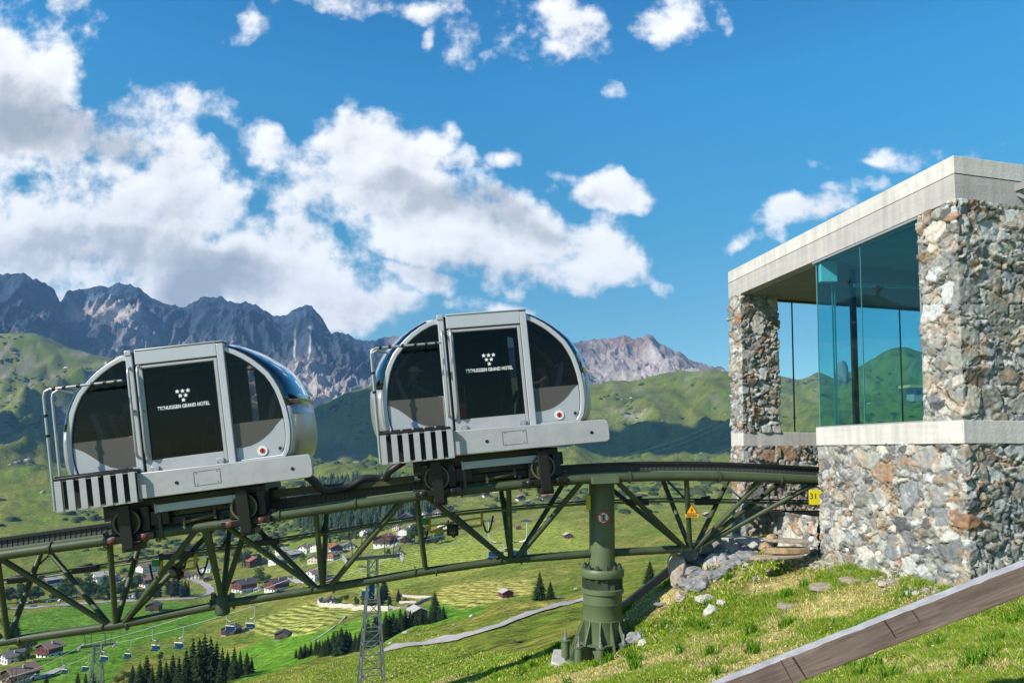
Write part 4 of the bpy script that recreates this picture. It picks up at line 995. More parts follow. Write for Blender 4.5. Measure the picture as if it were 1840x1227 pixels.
    g1, g2, g3, g4 = C(.40,.41,.40), C(.22,.235,.25), C(.44,.42,.365), C(.31,.32,.285)
    Ac = np.where((r4 < .34)[...,None], g1, np.where((r4 < .58)[...,None], g2, np.where((r4 < .80)[...,None], g3, g4)))*(.52+.80*r2)[...,None]
    ru = (r3*.999 > 1-rust)*1.0; Ac = mixc_(Ac, C(.36,.17,.08)*1.0, ru*(.40+.5*vn(X*12,Y*12,Z*12,seed+40)))
    st_ = sstep(.57, .70, vn(X*5,Y*5,Z*5,seed+41)*.6+.4*vn(X*19,Y*19,Z*19,seed+42)); Ac = mixc_(Ac, C(.45,.27,.11), st_*.42)
    wh = sstep(.60, .74, vn(X*6+9,Y*6,Z*6,seed+43)*.6+.4*vn(X*24,Y*24,Z*24,seed+44)); Ac = mixc_(Ac, C(.58,.57,.53), wh*.6)
    mort = .7*sstep(.58,.74,vn(X*1.7,Y*1.7,Z*1.7,seed+50)); Ac = mixc_(mixc_(C(.045,.04,.034)+0*Ac, C(.30,.28,.25)+0*Ac, mort), Ac, sstep(.0, .040, e))
    nh, nw = X.shape; idx = np.arange(nh*nw).reshape(nh, nw); F_ = np.stack([idx[:-1,:-1], idx[:-1,1:], idx[1:,1:], idx[1:,:-1]], -1).reshape(-1,4)
    o = npmesh(name, np.stack([X2,Y2,Z],-1).reshape(-1,3), F_, M['stone'], {'alb': Ac.reshape(-1,3)}, parent=parent, smooth=True)
    return o
BS = .1768
def WL(Y): return Vector((7.812-BS*Y+.0, Y))                # the long left wall, in plan
FD = Vector((.962,.272))                                    # direction of the front
Nc = WL(9.75); Fc = WL(16.3); ZR, ZS, ZT, ZB, ZG = 4.07, 3.43, .415, .10, -3.4
bld = empty('station_building'); tag(bld, 'station pavilion of rubble stone and raw concrete with a glass bay', 'building')
def conc():
    m = mat('board_marked_concrete', (.60,.575,.535), .85, noise=(1.3,.14), bump=(25,.25)); nt = m.node_tree; b = nt.nodes['Principled BSDF']; l = nt.links.new
    ob = nt.nodes.new('ShaderNodeTexCoord'); mp = nt.nodes.new('ShaderNodeMapping'); mp.inputs['Scale'].default_value = (.8,.8,9); l(ob.outputs['Object'], mp.inputs['Vector'])
    n = nt.nodes.new('ShaderNodeTexNoise'); n.inputs['Scale'].default_value = 1.3; n.inputs['Detail'].default_value = 7; n.inputs['Roughness'].default_value = .7; l(mp.outputs[0], n.inputs['Vector'])
    mp2 = nt.nodes.new('ShaderNodeMapping'); mp2.inputs['Scale'].default_value = (7,7,.7); l(ob.outputs['Object'], mp2.inputs['Vector'])
    n2 = nt.nodes.new('ShaderNodeTexNoise'); n2.inputs['Scale'].default_value = 1.2; n2.inputs['Detail'].default_value = 6; l(mp2.outputs[0], n2.inputs['Vector'])
    src = b.inputs['Base Color'].links[0].from_socket; v = nt.nodes.new('ShaderNodeVectorMath'); v.operation = 'SCALE'; l(src, v.inputs[0])
    l(Mth('MULTIPLY', Mth('MULTIPLY_ADD', n.outputs['Fac'], .45, .78, tree=nt), Mth('MULTIPLY_ADD', n2.outputs['Fac'], .7, .65, tree=nt), tree=nt), v.inputs['Scale']); l(v.outputs[0], b.inputs['Base Color']); return m
M['conc'] = conc()
def pl(lst, z0, z1, name, m, parent=bld, bevel=.008, smooth=0):
    b = MB(); b.prism_z([(p[0], p[1]) for p in lst], z0, z1); return b.build(name, m, parent, smooth=smooth, bevel=bevel)
def ctr(*p): return p
# roof: fascia in two lifts with a shadow joint, soffit
RL = 9.0; NR_ = Nc+FD*RL; FR_ = Fc+FD*RL; IN = Vector((.985,.17))
ZJ = 3.81
pl([Nc,NR_,FR_,Fc], ZJ+.006, ZR, 'roof_slab', M['conc']); pl([Nc+IN*.006,NR_,FR_,Fc+IN*.006], ZJ-.002, ZJ+.008, 'shadow_joint', M['gasket'], bevel=0)
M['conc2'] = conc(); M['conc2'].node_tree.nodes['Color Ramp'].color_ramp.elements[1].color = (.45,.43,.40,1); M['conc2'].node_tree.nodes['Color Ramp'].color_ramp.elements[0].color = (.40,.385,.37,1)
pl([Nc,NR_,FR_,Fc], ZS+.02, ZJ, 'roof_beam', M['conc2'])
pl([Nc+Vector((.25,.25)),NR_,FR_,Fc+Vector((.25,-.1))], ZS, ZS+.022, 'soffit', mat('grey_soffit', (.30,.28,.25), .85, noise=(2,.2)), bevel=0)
# concrete band at sill height
Yf = 13.04; Cb = WL(Yf); BI = .0
pl([WL(9.71)+Vector((-.03,0)), WL(9.71)+FD*6, WL(Yf)+FD*6, Cb+Vector((-.03,0))], ZB, ZT, 'sill_band', M['conc'])
# lower bastion, near pier and front wall of stone
rubble('stone_base', [Cb+FD*3, Cb, Nc, Nc+FD*2.2], (-3.0, ZB+.02), bld, .019, 3, .26)
rubble('stone_base', [Nc+FD*2.2, Nc+FD*6], (-3.0, ZB+.02), bld, .035, 3, .26)
rubble('stone_pier', [WL(10.45)+FD*.5, WL(10.45), Nc, Nc+FD*2.2], (ZT-.01, ZS+.03), bld, .018, 5, .27, rust=.04)
rubble('stone_pier', [Nc+FD*2.2, Nc+FD*6], (ZT-.01, ZS+.03), bld, .035, 5, .27, rust=.04)
# far wall: stone below, sill, corner pier, glass above
Yn = 15.75; Wn = WL(Yn); GE = .95
rubble('stone_base', [Fc+FD*.5, Fc, Wn, Wn+FD*5][0:4], (-3.6, ZB+.02), bld, .024, 7, .25, rust=.12)
pl([Wn, Wn+FD*9, Fc+FD*9, Fc], ZB, ZT, 'sill_band', M['conc'])
rubble('corner_pier', [Fc+FD*GE, Fc, Wn, Wn+FD*GE, Fc+FD*GE], (ZT-.01, ZS+.03), bld, .022, 9, .20)
# glazing
M['bayglass'] = glassmat('teal_bay_glass', (.56,.88,.915), 1.6); M['clearglass'] = glassmat('clear_rear_glass', (.965,.99,.99), .5)
M['alframe'] = mat('dark_window_metal', (.05,.06,.06), .4, .4); M['gedge'] = mat('green_glass_edge', (.10,.24,.24), .2)
def wallpane(a, b_, z0, z1, m, name, parent, th=.012):
    d = (b_-a).normalized(); n = Vector((-d.y, d.x))*th
    bb = MB(); bb.prism_z([a,b_,b_+n,a+n], z0, z1); return bb.build(name, m, parent, smooth=0)
yy0, yy1, ym = 10.48, 13.00, 11.79
g1 = wallpane(WL(ym-.004)+IN*.03, WL(yy0)+IN*.03, ZT, ZS+.0, M['bayglass'], 'bay_window', bld); g2 = wallpane(WL(yy1)+IN*.03, WL(ym+.004)+IN*.03, ZT, ZS+.0, M['bayglass'], 'bay_window', bld)
wallpane(WL(ym+.004)+IN*.028, WL(ym-.004)+IN*.028, ZT, ZS, M['gedge'], 'glass_joint', g1, .016)
g3 = wallpane(WL(yy1)+IN*.05, WL(yy1)+IN*.05+FD*3.2, ZT, ZS, M['clearglass'], 'return_window', bld)
wallpane(WL(yy1+.012)+IN*.028, WL(yy1-.004)+IN*.028, ZT, ZS, M['gedge'], 'glass_edge', g2, .016)
b = MB()
for k in (.28, .33): 
    p = WL(yy1)+IN*(k+.05); b.box(p.x, p.x+.012, p.y-.01, p.y+.02, ZT, ZS-.01)
b.build('glass_fin', M['gedge'], g3, smooth=0)
b = MB(); p, q = WL(10.46)+IN*.02, WL(13.06)+IN*.02
b.bar((p.x,p.y,ZS-.012), (q.x,q.y,ZS-.012), .06, .03); b.bar((p.x,p.y,ZT+.012), (q.x,q.y,ZT+.012), .05, .024); p = WL(10.465)+IN*.03; b.bar((p.x,p.y,ZT),(p.x,p.y,ZS), .03)
b.build('bay_frame', M['alu'], bld, smooth=0)
p = WL(13.0)+IN*.06; b = MB(); b.box(p.x, p.x+.30, p.y-.12, p.y-.02, ZS-.38, ZS-.005); b.build('fascia_reflection_box', mat('pale_reflection', (.62,.66,.66), .4), bld, smooth=0, bevel=.005)  # added pale box stands in for the fascia corner's reflection in the glass
# rear glass with slim joints
r0_, r1_ = Wn+FD*GE+Vector((.0,.25)), Wn+FD*7.5+Vector((.0,.25)); Lr = (r1_-r0_).length; brk = [0]+[(lambda a: (a*r0_.y-r0_.x)/(.962-a*.272)/Lr)((q-CX)/F) for q in (1428,1502,1623)]+[.87,1]; nP = 5
for k in range(nP):
    a, c = r0_+(r1_-r0_)*brk[k]+FD*.012, r0_+(r1_-r0_)*brk[k+1]-FD*.012
    wallpane(a, c, ZT, ZS, M['clearglass'], 'rear_window', bld)
b = MB()
for k in range(nP+1): p = r0_+(r1_-r0_)*brk[k]; b.bar((p.x,p.y,ZT),(p.x,p.y,ZS), .012, .03)
b.bar((r0_.x,r0_.y,ZS-.02),(r1_.x,r1_.y,ZS-.02), .05, .03)
b.build('rear_glass_joints', M['alframe'], bld, smooth=0)
# slim dark post and rail inside the bay
b = MB(); p = Vector((W(1537,700,13.6).x, 13.6)); b.bar((p.x,p.y,ZT-.3),(p.x,p.y,ZS), .09); b.build('inner_post', M['alframe'], bld, smooth=0)
b = MB(); p, q = WL(12.9)+IN*.7, WL(12.4)+FD*3.5; b.bar((p.x,p.y,ZS-.42),(q.x,q.y,ZS-.42), .05, .06); b.build('inner_rail', mat('pale_rail', (.45,.52,.52), .5), bld, smooth=0)
pl([WL(9.8)+IN*.25, WL(9.8)+FD*6, WL(13.0)+FD*6, WL(13.0)+IN*.25], ZT-.1, ZT-.03, 'inner_floor', M['concrete'], bevel=0)
# bracket lamp on the front fascia
p = W(1832,335,10.0); q = W(1880,300,9.4); M['bracket'] = mat('grey_bracket', (.16,.16,.17), .5); lam = empty('bracket_lamp', tuple(p)); tag(lam, 'grey steel bracket arm on the front concrete fascia at the right edge', 'bracket')
b = MB(); b.bar((-.08,.12,-.02),(.45,-.5,.10), .05, .10); b.bar((-.02,.1,-.05),(.25,-.25,-.42), .04); b.build('arm', M['bracket'], lam, smooth=0)
b = MB(); b.box(-.12,.04,.1,.16,-.14,.1); b.build('wall_plate', M['steel'], lam, smooth=0)
# black bird decals on the bay glass
def bird(px, py, yy, s, flip, label):
    lo_, hi_ = 8., 16.
    for _ in range(40):
        m_ = (lo_+hi_)/2; q_ = W(px, py, m_); lo_, hi_ = (m_, hi_) if q_.x < 7.812+.03-BS*m_ else (lo_, m_)
    p = W(px, py, lo_); dirv = (WL(11)-WL(12)).normalized()
    out_ = [(-1,.30),(-.72,.42),(-.45,.30),(-.22,.20),(-.12,.48),(.0,.62),(.10,.50),(.18,.22),(.45,.28),(.75,.16),(1,-.10),(.62,-.02),(.30,-.10),(.12,-.22),(.02,-.60),(-.10,-.78),(-.22,-.58),(-.16,-.22),(-.35,-.08),(-.62,.12)]
    b = MB(); v = []
    for off in (0, .004):
        for x, z in out_: 
            t = x*s*flip; v.append((p.x+dirv.x*t-IN.x*(off+.012), p.y+dirv.y*t-IN.y*(off+.012), p.z+z*s))
    n = len(out_); b.add(v, [tuple(range(n)), tuple(range(2*n-1,n-1,-1))]+[(i,i+n,(i+1)%n+n,(i+1)%n) for i in range(n)])
    o = b.build('bird_decal', M['signblack'], smooth=0); tag(o, label, 'window decal', 'black bird stickers on the glass bay')
def onglass(px):
    a = (px-CX)/F; return (7.812+.03)/(a+BS)
bird(1577, 520, onglass(1577), .13, 1, 'large black bird sticker with open wings, nearest the stone pier on the glass')
bird(1524, 507, onglass(1524), .075, -1, 'small black bird sticker, topmost of the three on the glass bay')
bird(1536, 580, onglass(1536), .075, 1, 'narrow black bird sticker on the glass just above the mountain line')
# low walls and steps where the track enters
lw = rubble('low_stone_wall', [Vector((Cb.x+.9,14.42)), WL(14.40)+Vector((-.02,0)), Cb+Vector((-.02,.05))], (-3.0, -1.18), None, .02, 13, .22)
tag(lw, 'low rubble wall in sun under the end of the track beside the stone base', 'wall')
b = MB(); q0, q1 = WL(14.40), WL(13.1); b.prism_z([(q0.x+.06,q0.y-.02),(q1.x+.06,q1.y),(q1.x+1,q1.y),(q0.x+1,q0.y)], -1.19, -1.17); b.build('wall_cap', M['stone'], lw, smooth=0)
def slab(name, label, cx, cy, z, sx, sy, th, rz, m='slabstone', seed=1, group=None):
    r_ = random.Random(seed); n = 11; pts = []
    for k in range(n):
        t = 2*math.pi*k/n; rr = (abs(math.cos(t))**3+abs(math.sin(t))**3)**(-1/3)*(1+r_.uniform(-.1,.07)); pts.append((sx*rr*math.cos(t), sy*rr*math.sin(t)))
    b = MB(); b.prism_z(pts, -th, 0); o = b.build(name, M[m], bevel=.012, smooth=0); o.location = (cx,cy,z); o.rotation_euler = (r_.uniform(-.05,.05), r_.uniform(-.05,.05), rz); tag(o, label, 'stone slab', group); return o
M['slabstone'] = mat('layered_slab', (.40,.33,.26), .9, noise=(6,.4), bump=(14,.8)); M['warmrock'] = mat('ochre_rock', (.42,.30,.17), .9, noise=(5,.45), bump=(10,1))
p = W(1412,968,13.0); slab('stone_slab', 'flat grey slab topping the small dry stone step under the track', p.x, p.y, p.z, .42,.24,.05,-.2, seed=3, group='slabs of the dry stone step')
p = W(1375,996,12.9); slab('stone_slab', 'long thin brown slab lying lowest on the dry stone step', p.x+.15, p.y-.1, p.z, .48,.2,.05,.1, seed=4, group='slabs of the dry stone step')
p = W(1410,983,12.95); slab('stone_slab', 'thick ochre slab in the middle of the dry stone step', p.x+.02, p.y, p.z, .38,.22,.10,0, 'warmrock', seed=5, group='slabs of the dry stone step')
for i, (px, py, s_, lb) in enumerate(((1490,1062,.30,'flat grey stepping slab in the straw, nearest the stone wall corner'),(1545,1078,.30,'flat grey stepping slab lowest on the grass in front of the stone base'),(1420,1040,.24,'small pale stepping slab in the grass below the dry stone step'))):
    p = hit(px, py, 8) if False else W(px, py, 11.6-i*.1); z = hz(p.x, p.y); slab('stepping_slab', lb, p.x, p.y, z+.03, s_, s_*.6, .07, .1*i, seed=20+i, group='stepping slabs in the grass')
b = MB(); p = W(1300,963,15.6); b.prism_z([(p.x-.55,p.y-.25),(p.x+.75,p.y-.9),(p.x+.95,p.y-.5),(p.x-.3,p.y+.2)], p.z-.5, p.z+.02); tag(b.build('footing_kerb', M['concrete'], bevel=.01), 'pinkish concrete kerb at the foot of the far stone corner', 'kerb')
# yellow distance plate by the station
o = MB().box(-.13,.13,0,.008,-.14,.14).build('distance_plate', M['signyellow'], smooth=0); o.location = W(1466,893,13.75); tag(o, 'yellow plate reading 31 at the end of the track beside the stone base', 'sign')
text_mesh('31', .15, M['signblack'], o, (-.045,-.003,-.03), name='digits', align='CENTER')
# wooden rails
def wood_mat():
    m = bpy.data.materials.new('weathered_beam'); m.use_nodes = True; nt = m.node_tree; b = nt.nodes['Principled BSDF']; l = nt.links.new
    ob = nt.nodes.new('ShaderNodeTexCoord'); mp = nt.nodes.new('ShaderNodeMapping'); mp.inputs['Scale'].default_value = (1.2,22,22); l(ob.outputs['Object'], mp.inputs['Vector'])
    n = nt.nodes.new('ShaderNodeTexNoise'); n.inputs['Scale'].default_value = 1.4; n.inputs['Detail'].default_value = 9; n.inputs['Roughness'].default_value = .7; n.inputs['Distortion'].default_value = .6; l(mp.outputs[0], n.inputs['Vector'])
    r = nt.nodes.new('ShaderNodeValToRGB'); e = r.color_ramp.elements; e[0].position = .3; e[0].color = (.060,.038,.030,1); e[1].position = .75; e[1].color = (.22,.165,.14,1); l(n.outputs['Fac'], r.inputs['Fac'])
    n2 = nt.nodes.new('ShaderNodeTexNoise'); n2.inputs['Scale'].default_value = 3; n2.inputs['Detail'].default_value = 4; l(ob.outputs['Object'], n2.inputs['Vector'])
    v = nt.nodes.new('ShaderNodeVectorMath'); v.operation = 'SCALE'; l(r.outputs['Color'], v.inputs[0]); l(Mth('MULTIPLY_ADD', n2.outputs['Fac'], 1.1, .5, tree=nt), v.inputs['Scale']); l(v.outputs[0], b.inputs['Base Color'])
    b.inputs['Roughness'].default_value = .8; bu = nt.nodes.new('ShaderNodeBump'); bu.inputs['Strength'].default_value = .6; bu.inputs['Distance'].default_value = .008; l(n.outputs['Fac'], bu.inputs['Height']); l(bu.outputs[0], b.inputs['Normal']); return m
M['beam'] = wood_mat(); M['beam2'] = mat('pinkish_sunlit_timber', (.46,.29,.24), .8, noise=(4,.25)); M['beamtop'] = mat('sunlit_grey_top', (.42,.42,.45), .8, noise=(9,.3), bump=(30,.3)); M['split'] = mat('split_wood', (.035,.018,.01), .9)  # beamtop: weathered grey, lightened further as painted sunlight on the upper face
def beam(name, a, b_, h, w, label, cracks=()):
    L_ = (b_-a).length; n = 60; mb = MB(); r_ = random.Random(3); vs = []
    for i in range(n+1):
        x = L_*i/n; j = [r_.uniform(-.0025,.0025) for _ in range(8)]
        vs += [(x,-w/2+j[0],-h/2+j[1]),(x,w/2+j[2],-h/2+j[3]),(x,w/2+j[4],h/2+j[5]),(x,-w/2+j[6],h/2+j[7])]
    mb.add(vs, [(4*i+k, 4*i+4+k, 4*i+4+(k+1)%4, 4*i+(k+1)%4) for i in range(n) for k in (0,1,3)]+[(3,2,1,0),(4*n,4*n+1,4*n+2,4*n+3)])
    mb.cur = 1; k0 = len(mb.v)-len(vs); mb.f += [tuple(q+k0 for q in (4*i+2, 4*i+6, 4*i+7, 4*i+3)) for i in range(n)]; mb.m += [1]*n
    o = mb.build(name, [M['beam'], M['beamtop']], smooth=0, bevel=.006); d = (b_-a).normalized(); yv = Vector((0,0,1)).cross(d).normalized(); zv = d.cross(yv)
    o.matrix_world = Matrix((( d.x,yv.x,zv.x,a.x),(d.y,yv.y,zv.y,a.y),(d.z,yv.z,zv.z,a.z),(0,0,0,1)))
    tag(o, label, 'handrail')
    for (x, s0, s1, wd) in cracks:
        c = MB(); pts = [(x-wd, s0*h),(x+wd*.3, s0*h),(x+wd*1.4, (s0+s1)/2*h),(x+wd*2.0, s1*h),(x+wd*1.3, s1*h),(x+wd*.3,(s0+s1)/2*h)]
        c.prism_y(pts, -w/2-.004, -w/2+.01); c.build('crack', M['split'], o, smooth=0)
    return o
a = W(1180,1292,5.05); c = W(1960,990,4.55)
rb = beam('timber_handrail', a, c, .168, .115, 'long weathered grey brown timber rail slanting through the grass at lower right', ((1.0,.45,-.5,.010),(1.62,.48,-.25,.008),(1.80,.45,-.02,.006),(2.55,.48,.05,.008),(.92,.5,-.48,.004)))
for t, (dx) in ((.04,0),(.97,0)):
    p = a+(c-a)*t; b = MB(); g_ = hz(p.x, p.y+.12); b.box(p.x-.06,p.x+.06,p.y+.07,p.y+.19,g_-.4,p.z+.02); b.build('post', M['beam'], None, smooth=0).parent = rb
    bpy.context.view_layer.update(); o = rb.children[-1]; o.matrix_parent_inverse = rb.matrix_world.inverted()
a = W(1040,1152,16.2); c = W(1214,1016,16.8)
r2_ = beam('timber_handrail', a, c, .17, .10, 'short pinkish timber rail running up the slope behind the green column', ((.9,.4,.1,.02),(1.6,.3,0,.02))); r2_.data.materials[0] = M['beam2']; r2_.data.materials[1] = M['beam2']  # pinkish timber brightened in colour to stand in for sun on this rail
# boulders
_hp = []
M['rockgrey'] = mat('grey_rock', (.30,.30,.31), .9, noise=(5,.55), bump=(7,1.0)); M['rockwhite'] = mat('whitish_rock', (.52,.50,.46), .9, noise=(5,.35), bump=(7,1.0)); M['rockpink'] = mat('pinkish_rock', (.46,.39,.33), .9, noise=(6,.4), bump=(9,1.0))
_ico = None
def boulder(px, py, Y, s, m, label, seed, asp=(1,1,.75), group='heap of boulders beside the far stone corner', sink=.2, cat='boulder'):
    import bmesh
    bm = bmesh.new(); bmesh.ops.create_icosphere(bm, subdivisions=4, radius=1)
    V = np.array([v.co for v in bm.verts]); r_ = np.random.RandomState(seed)
    for _ in range(13):      # cut facets
        n = r_.normal(size=3); n /= np.linalg.norm(n); d = r_.uniform(.55,.85); k = V@n; V = np.where((k > d)[:,None], V-n*((k-d)[:,None])*.85, V)
    V = V*(1+.22*(vn(V[:,0]*2.3+seed, V[:,1]*2.3, V[:,2]*2.3, seed)-.5)+.16*(vn(V[:,0]*5, V[:,1]*5, V[:,2]*5, seed)-.5)+.10*(vn(V[:,0]*12, V[:,1]*12, V[:,2]*12, seed)-.5))[:,None]
    V = V*np.array(asp)*s
    for v, c_ in zip(bm.verts, V): v.co = c_
    me = bpy.data.meshes.new('boulder'); bm.to_mesh(me); bm.free(); me.materials.append(M[m]); me.shade_smooth(); me.set_sharp_from_angle(angle=R(28))
    o = bpy.data.objects.new('boulder', me); col.objects.link(o); o.location = W(px, py, Y); o.rotation_euler = (0,0,r_.uniform(0,6)); tag(o, label, cat, group); return o
BO = [(1214,1018,14.6,.27,'rockpink','tall pinkish boulder where the timber rail meets the heap',(.75,.8,1.5)),(1240,1000,14.9,.22,'rockgrey','dark boulder at the left top of the heap',(1,1,.9)),
 (1265,985,15.2,.17,'rockgrey','small dark boulder on the crest of the heap',(1.1,1,.8)),(1290,978,15.3,.18,'rockgrey','flat dark boulder under the concrete kerb',(1.4,1,.7)),(1322,990,15.0,.20,'rockpink','brownish boulder at the right end of the heap',(1.2,1,.8)),
 (1248,1030,14.5,.24,'rockgrey','biggest dark grey boulder low in the heap',(1.1,1,.9)),(1278,1012,14.7,.2,'rockwhite','pale wedge boulder in the middle of the heap',(1,1,1)),(1300,1005,14.8,.17,'rockgrey','round dark boulder right of the pale wedge',(1,1,.9)),
 (1232,1050,14.2,.18,'rockgrey','dark boulder at the bottom left of the heap',(1,1,.9)),(1262,1052,14.2,.18,'rockgrey','dark boulder in shadow above the white rocks',(1.2,1,.8)),(1222,1072,14.0,.13,'rockpink','small grey boulder fallen below the heap',(1,1,.9)),
 (1330,972,15.4,.16,'rockpink','pinkish boulder touching the stone corner',(1.2,1,.8)),(1345,1002,14.6,.16,'rockgrey','grey boulder beside the dry stone step',(1.3,1,.7)),(1286,1034,14.4,.15,'rockgrey','squat grey boulder at the right foot of the heap',(1.3,1,.7))]
def onslope(px, py, Y):
    p = hit(px, py, 7); return p.y if p.y < 17 else Y
for i, (px, py, Y, s, m, lb, asp) in enumerate(BO): boulder(px, py, onslope(px, py+6, Y), s, m, lb, 50+i, asp)
_br = random.Random(5)
for i in range(58):
    t = _br.random(); px = 1222+t*118; py = 972+_br.random()*(88-t*50)+(1-t)*8; boulder(px, py, onslope(px, py+3, 15.3), _br.uniform(.10,.19), _br.choice(['rockgrey','rockgrey','rockpink']), 'dark angular stone packed in the heap beside the far stone corner', 300+i, (_br.uniform(1,1.5),1,_br.uniform(.6,1)), group='packed stones of the heap')
for i, (px, py, s, m, lb, asp) in enumerate([(1265,1078,.17,'rockwhite','white rock highest of the pale cluster in the grass',(1.3,1,.7)),(1278,1098,.14,'rockwhite','white rock lowest of the pale cluster in the grass',(1.2,1,1)),(1296,1082,.10,'rockwhite','little white rock at the right of the pale cluster',(1.2,1,.8)),(1140,1146,.20,'rockgrey','dark rock beside the foot of the green column',(1.3,1,.8)),(1155,1155,.09,'rockwhite','small white rock on the slope edge by the column',(1.3,1,.8)),(1190,1085,.08,'rockgrey','small flat stone on the shaded slope',(2,1,.6)),
   (1390,968,.12,'warmrock','ochre stone under the top slab of the dry stone step',(1.5,1,.8)),(1375,984,.11,'warmrock','ochre round stone at the left of the dry stone step',(1.1,1,1)),(1640,1066,.09,'rockwhite','pale stone at the foot of the stone base near the rail',(1.4,1,.7)),(1585,1050,.08,'rockwhite','small pale stone among rubble at the foot of the stone base',(1.4,1,.7))]):
    Y = {0:13.3,1:13.0,2:13.2,3:13.6,4:13.3,5:14,6:13.1,7:13.0,8:10.6,9:11.3}[i]; boulder(px, py, onslope(px, py+3, Y) if i < 6 or i > 7 else Y, s, m, lb, 90+i, asp, group=None, cat='rock')
# ------------------------------------------------------------------ roads and paths
def polyhit(pts, step=6): 
    P = []
    for (x0,y0),(x1,y1) in zip(pts[:-1], pts[1:]):
        n = max(1, int(math.hypot(x1-x0, y1-y0)/step))
        for i in range(n): P.append((x0+(x1-x0)*i/n, y0+(y1-y0)*i/n))
    P.append(pts[-1]); Q = [hit(*p, 30) for p in P]
    for _ in range(2): Q = [Q[0]]+[Vector(((Q[i-1].x+2*Q[i].x+Q[i+1].x)/4, (Q[i-1].y+2*Q[i].y+Q[i+1].y)/4, 0)) for i in range(1, len(Q)-1)]+[Q[-1]]
    return Q
def strip(name, pts, w, lift, m, label):
    Q = polyhit(pts); R_ = []
    for a, b_ in zip(Q[:-1], Q[1:]):
        n = max(1, int((b_-a).length/3)); R_ += [a+(b_-a)*i/n for i in range(n)]
    R_.append(Q[-1]); X = []; Y = []; K = 5
    for i, p in enumerate(R_):
        d = (R_[min(i+1,len(R_)-1)]-R_[max(i-1,0)]); d.z = 0; d.normalize(); ww = w(i/len(R_)) if callable(w) else w
        for k in range(K): t = (k/(K-1)-.5)*ww*(1+.12*math.sin(i*.7+k)); X.append(p.x-d.y*t); Y.append(p.y+d.x*t)
    Z = HZ(np.array(X), np.array(Y))+lift; n = len(R_); idx = np.arange(n*K).reshape(n, K)
    F_ = np.stack([idx[:-1,:-1], idx[:-1,1:], idx[1:,1:], idx[1:,:-1]], -1).reshape(-1,4)
    o = npmesh(name, np.stack([X,Y,Z],-1), F_, m); tag(o, kind='structure', label=label); return o
M['gravel'] = mat('pale_gravel', (.42,.38,.37), .95, noise=(.6,.25)); M['asphalt'] = mat('valley_asphalt', (.36,.33,.34), .9, noise=(.2,.15))
strip('path', [(692,1166),(740,1159),(800,1150),(850,1139),(900,1122),(950,1104),(1000,1090),(1052,1077)], 2.6, .18, M['gravel'], 'grey gravel path crossing the slope left of the green column')
strip('path', [(1116,1089),(1140,1091),(1162,1095)], 1.6, .15, M['gravel'], 'short bit of grey path right of the green column')
strip('road', [(-120,1104),(0,1094),(60,1091),(130,1085),(200,1080),(260,1077.5),(330,1076),(366,1071),(382,1062),(374,1051),(352,1043),(332,1036),(308,1029)], lambda t: 15-9*min(1,t*2.2), .30, M['asphalt'], 'valley road widening into a car park at the left')
strip('road', [(505,1041),(530,1043),(565,1049)], 5, .25, M['gravel'], 'short pale lane beside the twin chalets')
strip('path', [(60,1222),(85,1212),(110,1200)], 4, .25, M['gravel'], 'dusty drive below the timber house at lower left')
strip('path', [(700,985),(712,975),(722,965),(716,955)], 6, .25, M['gravel'], 'pale village lane beside the red roofed chalet')
strip('path', [(945,903),(965,892),(985,886)], 5, .25, M['gravel'], 'pale lane climbing from the farm hamlet')
strip('path', [(0,640),(1,640)], .1, -3, M['gravel'], 'x') if False else None
